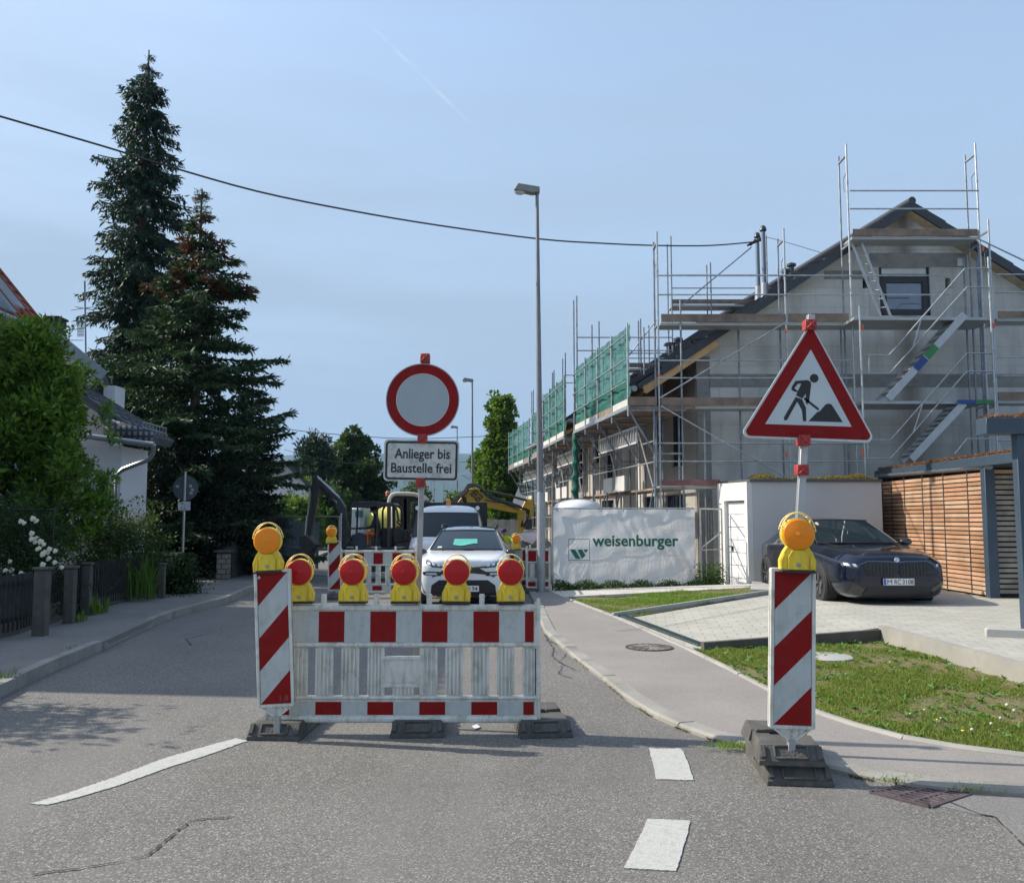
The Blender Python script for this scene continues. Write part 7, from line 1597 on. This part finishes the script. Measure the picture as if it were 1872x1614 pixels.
leafy_tree((tb.x, 60, 0), P(550, 800, 60).z, lambda a, t: 1.15*(.35 + .65*math.sin(math.pi*min(1, .35 + .65*t))) * (1 + .3*math.sin(2*a + 9*t)), 'loose dark pine left of the round tree, behind the digger arm', pine_, 11000, .30, .10, seed=24, clump=.5, bottom=.38, trunk_r=.14)
for i, (px, py, Y, r_, lb) in enumerate(((548, 895, 50, 1.3, 'pale green bush in front of the white gable house'), (600, 905, 52, 1.4, 'green bush under the digger arm'), (545, 930, 44, 1.2, 'low bush behind the site fence, below the white gable house'), (758, 900, 75, 1.8, 'small far tree between the round tree and the text plate post'), (840, 915, 66, 1.0, 'small bright green bush left of the yellow arm'), (500, 940, 36, .7, 'dark green bush at the right edge of the conifers'))):
    tb = P(px, 948, Y); leafy_tree((tb.x, Y, 0), P(px, py - 10, Y).z, lambda a, t, r_=r_: r_*(1 - .5*t*t), lb, mid1 if i in (0, 2, 4) else mid2, 7000, .20, .13, seed=30 + i, clump=.4, bottom=.05, trunk_r=.08, name='bush', cat='bush', group='bushes down the street')
# far belt of trees closing the view under the hills
r = np.random.default_rng(3); n = 60000; X_ = r.uniform(-130, 110, n); Y_ = 135 + 25*r.random(n); top = 2.6 + .9*np.sin(X_*.21) + .7*np.sin(X_*.53 + 1) + .5*np.sin(X_*1.3)
pos = np.stack([X_, Y_, r.random(n)**.8 * top], 1); leaf_mesh('tree_belt', pos, r.normal(size=(n, 3)), 1.3, .9, mid2, None, kind='stuff', label='distant belt of trees and hedges under the hills', cat='trees')
# white gable house beyond the conifers
wh = T('house', 'distant white gable house with a small window behind the site fence', 'house', (P(540, 948, 48).x, 48, 0)); q = lambda x, y, Y=48: P(x, y, Y)
a, b, c = q(478, 880), q(516, 845), q(566, 893)
sk_ = lambda m: (setattr(m, 'v', [Vector((q_.x - .27*(q_.y - 48), q_.y, q_.z)) for q_ in m.v]), m)[1]
sk_(MB().prism([(a.x, 0), (c.x, 0), (c.x, c.z), (b.x, b.z), (a.x, a.z)], 48, 56)).out('wall', M('far_white', (.62, .62, .62), .9), wh)
sk_(MB().prism([(a.x - .2, a.z - .25), (a.x - .2, a.z), (b.x, b.z + .22), (c.x + .25, c.z + .0), (c.x + .25, c.z - .22), (b.x, b.z)], 47.6, 56.2)).out('roof', fasc_m, wh)
a, b = q(524, 911), q(536, 895); wo = MB().box(a.x, b.x, 47.93, 48.02, a.z, b.z).out('window', M('far_frame', (.6, .6, .6), .6), wh); MB().box(a.x + .04, b.x - .04, 47.91, 47.94, a.z + .05, b.z - .05).out('pane', win_g, wo)
a = q(540, 862, 51); MB().box(a.x - .3, a.x + .25, 51, 51.6, a.z - 1, a.z + .5).out('chimney', fasc_m, wh)
# ---- lawns: grass blades, clover like leaves and dandelions
def in_poly(x, y, poly):
    c = np.zeros(len(x), bool); j = len(poly) - 1
    for i in range(len(poly)):
        xi, yi, xj, yj = poly[i][0], poly[i][1], poly[j][0], poly[j][1]
        c ^= ((yi > y) != (yj > y)) & (x < (xj - xi)*(y - yi)/(yj - yi + 1e-12) + xi); j = i
    return c
def lawn_fill(poly, dens, z, mat_g, mat_d, seed, h0=.035, label='', lab2=''):
    r = np.random.default_rng(seed); pl = [(p.x, p.y) for p in poly]; x0, x1 = min(p[0] for p in pl), max(p[0] for p in pl); y0, y1 = min(p[1] for p in pl), max(p[1] for p in pl)
    n = int(dens*(x1-x0)*(y1-y0)); x = r.uniform(x0, x1, n); y = r.uniform(y0, y1, n)
    patchy = np.sin(x*2.3 + 1.3*np.sin(y*1.9)) + np.sin(y*3.1 + 1.1*np.sin(x*2.7)) + .8*np.sin(x*7.1 + y*5.3) + .6*np.sin(x*13 - y*11)
    k = in_poly(x, y, pl) & (r.random(n) < np.clip(.62 + .22*patchy, .12, 1)); x, y, pa = x[k], y[k], patchy[k]; n = len(x)
    h = h0*(.7 + .35*np.clip(pa, -1, 2) ) * r.uniform(.5, 1.5, n); h = np.clip(h, .012, .12)
    d = np.stack([r.normal(0, .55, n), r.normal(0, .55, n), np.ones(n)*.9], 1); pos = np.stack([x, y, z(x) if callable(z) else np.full(n, z)], 1)
    br = (pa < -.6) & (r.random(n) < .7)
    leaf_mesh('lawn_grass', pos[~br], d[~br], h[~br]*1.15, r.uniform(.004, .010, n)[~br], mat_g, None, kind='stuff', label=label, cat='grass', fold=.15)
    if br.any(): leaf_mesh('dry_grass', pos[br], d[br], h[br], .006, mat_d, None, kind='stuff', label=lab2, cat='grass', fold=.1)
    return pl
g1 = leaf_mat('grass_blades', (.085, .135, .028), (.26, .31, .08), .4); g2m = leaf_mat('grass_blades_fresh', (.08, .16, .03), (.22, .34, .07), .4); gd = leaf_mat('dry_blades', (.20, .15, .06), (.34, .27, .13), .25)
pl1 = lawn_fill(lawn_near, 9500, .03, g1, gd, 5, .030, 'patchy green lawn between the footway and the paved forecourt', 'dry yellow grass in the lawn')
pl2 = lawn_fill(lawn_far, 4200, lambda x: np.array([pz(q) + .01 for q in x]), g2m, gd, 6, .05, 'fresh green grass strip in front of the banner fence', 'dry stalks in the grass strip')
# broad leaved weeds in rosettes
r = np.random.default_rng(9); ps, ds, Ls, Ws = [], [], [], []
while len(ps) < 5200:
    x, y = r.uniform(2.2, 6.5), r.uniform(5.9, 11.7)
    if not in_poly(np.array([x]), np.array([y]), pl1)[0]: continue
    s = r.uniform(.5, 1.4)
    for k in range(r.integers(5, 11)): a = r.uniform(0, 6.28); ps.append([x, y, .04]); ds.append([math.cos(a), math.sin(a), r.uniform(.3, .9)]); Ls.append(.055*s*r.uniform(.7, 1.2)); Ws.append(.018*s)
leaf_mesh('lawn_weeds', np.array(ps), np.array(ds), np.array(Ls), np.array(Ws), leaf_mat('rosette_green', (.08, .17, .035), (.18, .30, .08), .35), None, kind='stuff', label='broad leaved weeds scattered through the lawn', cat='weeds')
yf = M('dandelion_yellow', (.75, .62, .08), .7); wf_ = M('seed_head', (.55, .53, .48), .9)
for i, (px, py, m_, s) in enumerate(((1760, 1335, yf, .020), (1777, 1333, wf_, .02), (1713, 1315, yf, .014), (1720, 1312, wf_, .014), (1841, 1288, wf_, .024), (1854, 1298, wf_, .020), (1829, 1312, wf_, .018), (1812, 1322, wf_, .018), (1690, 1297, wf_, .014), (1664, 1304, wf_, .012), (1627, 1210, wf_, .016), (1550, 1240, yf, .010), (1600, 1228, yf, .010))):
    s *= .65; c = G(px, py, .09); fw = T('dandelion', ('yellow dandelion flower' if m_ is yf else 'pale round dandelion seed head') + ' standing in the green lawn', 'flower', (c.x, c.y, .03), ('yellow flowers in the lawn' if m_ is yf else 'seed heads in the lawn'))
    MB().tube((c.x, c.y, .03), (c.x, c.y, .09), .002, 4).out('stem', M('green_stem', (.10, .14, .05), .7), fw); MB().ball((c.x, c.y, .09), (s, s, s*(.5 if m_ is yf else .9)), 10, 6).out('flower_head', m_, fw)
# weeds along the banner foot, garage and grate
def weed_line(p0, p1, n, h, mat, label, seed, jit=.12, z=.04, name='weeds', L_=.05):
    r = np.random.default_rng(seed); t = r.random(n); k = r.random(n); cl = .35 + .65*np.abs(np.sin(t*17 + seed)) ; p0, p1 = np.array(p0), np.array(p1)
    pos = p0 + (p1 - p0)*t[:, None] + np.stack([r.normal(0, jit*.5, n), r.normal(0, jit, n), np.zeros(n)], 1); pos[:, 2] = z + h*cl*k**1.3
    return leaf_mesh(name, pos, r.normal(size=(n, 3)) + [0, -.3, .6], L_*r.uniform(.6, 1.3, n), L_*.45, mat, None, kind='stuff', label=label, cat='weeds')
wg = leaf_mat('weed_leaves', (.018, .055, .012), (.075, .15, .03), .35)
weed_line((bl_.x, 19.75, 0), (br_.x + .1, 19.7, 0), 7000, .24, wg, 'dark green weeds along the foot of the white banner', 1, .10)
weed_line((br_.x, 19.9, 0), (P(1322, 1075, 20.2).x, 20.2, 0), 2600, .62, wg, 'taller weeds between the banner and the white garage', 2, .12)
for i, (px, py, n, h, lb) in enumerate(((1430, 1443, 0, 0, ''), (1660, 1433, 260, .03, 'low grass tuft in the gutter behind the gully grate'), (1786, 1448, 160, .03, 'small grass tuft at the right end of the gully grate'), (1340, 1372, 260, .04, 'small grass tuft in the kerb joint left of the stacked foot plates'))):
    if not n: continue
    c = G(px, py); rr = np.random.default_rng(i); pos = np.stack([rr.normal(c.x, .09, n), rr.normal(c.y, .035, n), np.full(n, .02)], 1)
    leaf_mesh('grass_tuft', pos, np.stack([rr.normal(0, .6, n), rr.normal(0, .6, n), np.ones(n)], 1), h*1.2*rr.uniform(.5, 1.3, n), .006, g2m, None, label=lb, cat='grass', group='tufts in the right gutter')
# moss along the kerb joint
mo = np.array([KR[i].lerp(KR[i+1], t) for i in range(3, 13) for t in np.linspace(0, 1, 160)]); rr = np.random.default_rng(2); n = len(mo)
keep = (np.sin(np.arange(n)*.031) + .6*np.sin(np.arange(n)*.11) > .1); mo = mo[keep]; n = len(mo); mo = mo + np.stack([rr.normal(0, .012, n), rr.normal(0, .012, n), np.full(n, .006)], 1)
leaf_mesh('moss', mo, np.stack([rr.normal(0, 1, n), rr.normal(0, 1, n), np.ones(n)*.7], 1), .016, .010, leaf_mat('moss_green', (.05, .055, .015), (.13, .12, .03), .2), None, kind='stuff', label='thin moss and weeds along the foot of the right kerb', cat='moss')
# sedum on the flat roofs
def sedum(x0, x1, y0, y1, z, n, cols, label, seed, h=.10):
    r = np.random.default_rng(seed); x = r.uniform(x0, x1, n); y = r.uniform(y0, y1, n); cl = .25 + .75*np.clip(np.sin(x*3.1 + seed) + .5*np.sin(x*9), 0, 1.3)
    pos = np.stack([x, y, z + h*cl*r.random(n)], 1); leaf_mesh('sedum', pos, r.normal(size=(n, 3)) + [0, 0, .8], .035*r.uniform(.5, 1.4, n), .02, cols, None, kind='stuff', label=label, cat='roof plants')
se1 = leaf_mat('sedum_yellow', (.22, .20, .04), (.16, .12, .05), .3, (.6, (.30, .28, .06))); se2 = leaf_mat('sedum_red', (.18, .085, .05), (.26, .14, .08), .3, (.6, (.16, .15, .05)))
sedum(c1_.x + .15, xe - .05, 19.65, 20.5, gt + .05, 9000, se1, 'yellow green sedum on the roof of the white garage', 3, .10)
MB_ = None
r = np.random.default_rng(8); n = 16000; v_ = r.random(n); yy = lerp(20.8, 14.8, v_); xl = np.array([lerp(P(1598, 850, 20.9).x, XR, (20.9 - q_)/(20.9 - 14.75)) for q_ in yy]); x = xl + .05 + r.random(n)**2*2.0
pos = np.stack([x, yy, zr1 + .055*r.random(n)**2], 1); leaf_mesh('sedum', pos, r.normal(size=(n, 3)) + [0, 0, .8], .04*r.uniform(.5, 1.6, n), .018, se2, None, kind='stuff', label='reddish sedum on the roof of the timber shed', cat='roof plants')
sedum(ca.x + .05, ca.x + 3.5, 10.72, 10.95, ca.z, 5000, se2, 'reddish sedum on top of the blue canopy beam', 12, .09)
# ---------------------------------------------------------------- people
skin = M('skin', (.42, .24, .16), .6, 0, .08, 10); dark_cl = M('dark_clothes', (.03, .03, .038), .9, 0, .2, 12); hi_or = M('hi_vis_orange', (.85, .16, .03), .7, 0, .1, 10); hi_ye = M('hi_vis_yellow', (.52, .85, .04), .7, 0, .08, 10); grey_tr = M('grey_trousers', (.12, .13, .14), .9, 0, .15, 12)
def skinned(name, verts, edges, radii, mats, parent, sub=2, matfn=None):
    me = bpy.data.meshes.new(name); me.from_pydata([tuple(Vector(v) - ORG[parent.name]) for v in verts], edges, []); o = bpy.data.objects.new(name, me); C.objects.link(o); o.parent = parent
    md = o.modifiers.new('skin', 'SKIN'); md.use_smooth_shade = True
    for i, r_ in enumerate(radii): me.skin_vertices[0].data[i].radius = (r_, r_) if isinstance(r_, (int, float)) else r_
    me.skin_vertices[0].data[0].use_root = True; s = o.modifiers.new('sub', 'SUBSURF'); s.levels = sub; s.render_levels = sub
    bpy.context.view_layer.update(); m2 = bpy.data.meshes.new_from_object(o.evaluated_get(bpy.context.evaluated_depsgraph_get())); o.modifiers.clear(); o.data = m2
    m2.materials.clear()
    for m in mats: m2.materials.append(m)
    for p in m2.polygons:
        p.use_smooth = True; p.material_index = matfn(Vector(p.center) + ORG[parent.name]) if matfn else 0
    ORG[o.name] = ORG[parent.name]; return o
def person(base, joints, label, matfn, mats, cap=None, hair=None):
    """joints: dict of world points; one continuous skinned body with head, hands and fingers"""
    t = T('person', label, 'person', tuple(base)); J = {k: Vector(v) for k, v in joints.items()}; V, E, Rr = [], [], []; idx = {}
    def add(k, p, r_): idx[k] = len(V); V.append(p); Rr.append(r_)
    def lk(a, b): E.append((idx[a], idx[b]))
    add('pel', J['pelvis'], (.15, .11)); add('wst', J['pelvis'].lerp(J['chest'], .45), (.135, .105)); add('chs', J['chest'], (.165, .12)); add('nck', J['neck'], .055); add('jaw', J['head'] + (J['neck'] - J['head'])*.42, .062); add('hd', J['head'], (.080, .092)); add('crn', J['head'] + (J['head'] - J['neck']).normalized()*.085, (.062, .075))
    f = J['face'].normalized(); add('nose', J['head'] + f*.098 - Vector((0, 0, .012)), .012)
    for a, b in (('pel', 'wst'), ('wst', 'chs'), ('chs', 'nck'), ('nck', 'jaw'), ('jaw', 'hd'), ('hd', 'crn'), ('hd', 'nose')): lk(a, b)
    for s in 'lr':
        add('sh' + s, J['sh' + s], .062); add('el' + s, J['el' + s], .045); add('wr' + s, J['wr' + s], .028); lk('chs', 'sh' + s); lk('sh' + s, 'el' + s); lk('el' + s, 'wr' + s)
        d = (J['wr' + s] - J['el' + s]).normalized(); side = d.cross(Vector((0, 0, 1))); side = side.normalized() if side.length > .1 else Vector((1, 0, 0)); pl_ = J['wr' + s] + d*.05; add('pm' + s, pl_, (.040, .020)); lk('wr' + s, 'pm' + s)
        add('th' + s, pl_ + side*.045 + d*.01, .010); lk('pm' + s, 'th' + s); add('tt' + s, pl_ + side*.055 + d*.045, .008); lk('th' + s, 'tt' + s)
        for k in range(4):
            o_ = side*(.027 - .018*k); L_ = (.036, .042, .040, .032)[k]; add('fa%s%d' % (s, k), pl_ + d*.05 + o_, .009); add('fb%s%d' % (s, k), pl_ + d*(.05 + L_) + o_ - Vector((0, 0, .012)), .008); add('fc%s%d' % (s, k), pl_ + d*(.05 + L_*1.5) + o_ - Vector((0, 0, .034)), .007); lk('pm' + s, 'fa%s%d' % (s, k)); lk('fa%s%d' % (s, k), 'fb%s%d' % (s, k)); lk('fb%s%d' % (s, k), 'fc%s%d' % (s, k))
        add('hp' + s, J['hp' + s], .092); add('kn' + s, J['kn' + s], .060); add('an' + s, J['an' + s], .042); add('ft' + s, J['ft' + s], .038); lk('pel', 'hp' + s); lk('hp' + s, 'kn' + s); lk('kn' + s, 'an' + s); lk('an' + s, 'ft' + s)
    skinned('body', V, E, Rr, mats, t, 2, matfn)
    h = J['head']; u = (J['head'] - J['neck']).normalized(); sd = f.cross(u).normalized(); fc = MB()
    for s in (-1, 1): fc.ball(h + f*.082 + sd*.032*s + u*.012, .011, 8, 6)
    fc.out('eye', M('eye_dark', (.03, .02, .02), .3), t)
    for s in (-1, 1): MB().ball(h + sd*.088*s, (.014, .022, .030), 8, 6).out('ear', skin, t)
    MB().beam(h + f*.088 - u*.045 - sd*.022, h + f*.088 - u*.045 + sd*.022, .008, .006).out('mouth', M('lip', (.3, .12, .1), .6), t)
    m = MB().ball(h + u*.045 - f*.012, (.100, .100, .080), 16, 10); m.out('cap' if cap else 'hair', cap or hair, t)
    if cap: MB().ball(h + u*.035 + f*.10, (.06, .06, .010), 12, 6).out('cap_peak', cap, t)
    return t
# driver seated in the small digger, seen from the side, facing left
z_ = zplane(540, 850, 7.8, YE + .45)
def D(x, y, dy=0): q = z_(x, y); return Vector((q[0], YE + .45 + dy, q[1]))
pel = D(1190, 1000)
def mat_driver(p):
    if p.z > D(0, 760).z + .0: return 0 if (p.x > D(1010, 0).x and p.z < D(0, 690).z) else 1
    if p.x < D(985, 0).x and p.z > D(0, 930).z: return 1
    if p.x < D(1150, 0).x and p.z < D(0, 930).z: return 2 if p.z > D(0, 1090).z else 3
    return 0
person(D(1150, 1230), dict(pelvis=pel, chest=D(1165, 800), neck=D(1140, 725), head=D(1130, 655), face=Vector((-1, -.25, -.1)), shl=D(1150, 775, -.18), ell=D(1110, 880, -.24), wrl=D(1010, 900, -.2), shr=D(1160, 775, .18), elr=D(1110, 880, .24), wrr=D(1000, 895, .2),
       hpl=D(1180, 1005, -.10), knl=D(1040, 960, -.13), anl=D(1030, 1130, -.14), ftl=D(975, 1155, -.14), hpr=D(1180, 1005, .10), knr=D(1040, 960, .13), anr=D(1020, 1130, .13), ftr=D(965, 1155, .13)),
       'driver in dark shirt and orange work trousers sitting in the small digger', mat_driver, [dark_cl, skin, hi_or, M('reflective_grey', (.4, .41, .42), .4)], hair=M('dark_hair', (.02, .016, .012), .8))
# worker with yellow jacket and blue cap, bending behind the rubble
YW2 = 29.5; zq = zplane(740, 860, 6.726, YW2)
def K(x, y, dy=0): q = zq(x, y); return Vector((q[0], YW2 + dy, q[1]))
c = K(1225, 860)
person((c.x, YW2, 0), dict(pelvis=K(1235, 1010, .22), chest=K(1228, 850, .0), neck=K(1220, 800, -.10), head=K(1215, 755, -.14), face=Vector((-.15, -.9, -.45)), shl=K(1285, 830, -.02), ell=K(1345, 900, -.15), wrl=K(1330, 990, -.32), shr=K(1165, 830, -.02), elr=K(1120, 905, -.15), wrr=K(1150, 990, -.32),
       hpl=K(1265, 1030, .22), knl=K(1285, 1200, .10), anl=Vector((K(1290, 0).x, YW2 + .2, .07)), ftl=Vector((K(1295, 0).x, YW2 + .02, .04)), hpr=K(1205, 1030, .22), knr=K(1185, 1200, .10), anr=Vector((K(1180, 0).x, YW2 + .2, .07)), ftr=Vector((K(1175, 0).x, YW2 + .02, .04))),
       'worker in bright yellow jacket and dark blue cap bending behind the rubble heap', lambda p: (1 if p.z > K(0, 800).z else (2 if p.z > K(0, 1010).z else 0)), [grey_tr, skin, hi_ye], cap=M('blue_cap', (.03, .05, .16), .8))
# ---------------------------------------------------------------- haze: even air round the whole scene
hz_m = bpy.data.materials.new('air'); hz_m.use_nodes = True; N = hz_m.node_tree.nodes; L = hz_m.node_tree.links
N.remove(N['Principled BSDF']); pv = N.new('ShaderNodeVolumePrincipled'); pv.inputs['Color'].default_value = (.42, .66, 1, 1); pv.inputs['Density'].default_value = 1.1e-4; pv.inputs['Anisotropy'].default_value = .2
L.new(pv.outputs[0], N['Material Output'].inputs['Volume'])
hb = MB().box(-2600, 2600, -30, 4400, -8, 420).out('haze', hz_m, None, smooth=0); hb['kind'] = 'stuff'; hb['label'] = 'pale blue summer haze in front of the far hills'; hb['category'] = 'haze'
SC.cycles.volume_bounces = 0
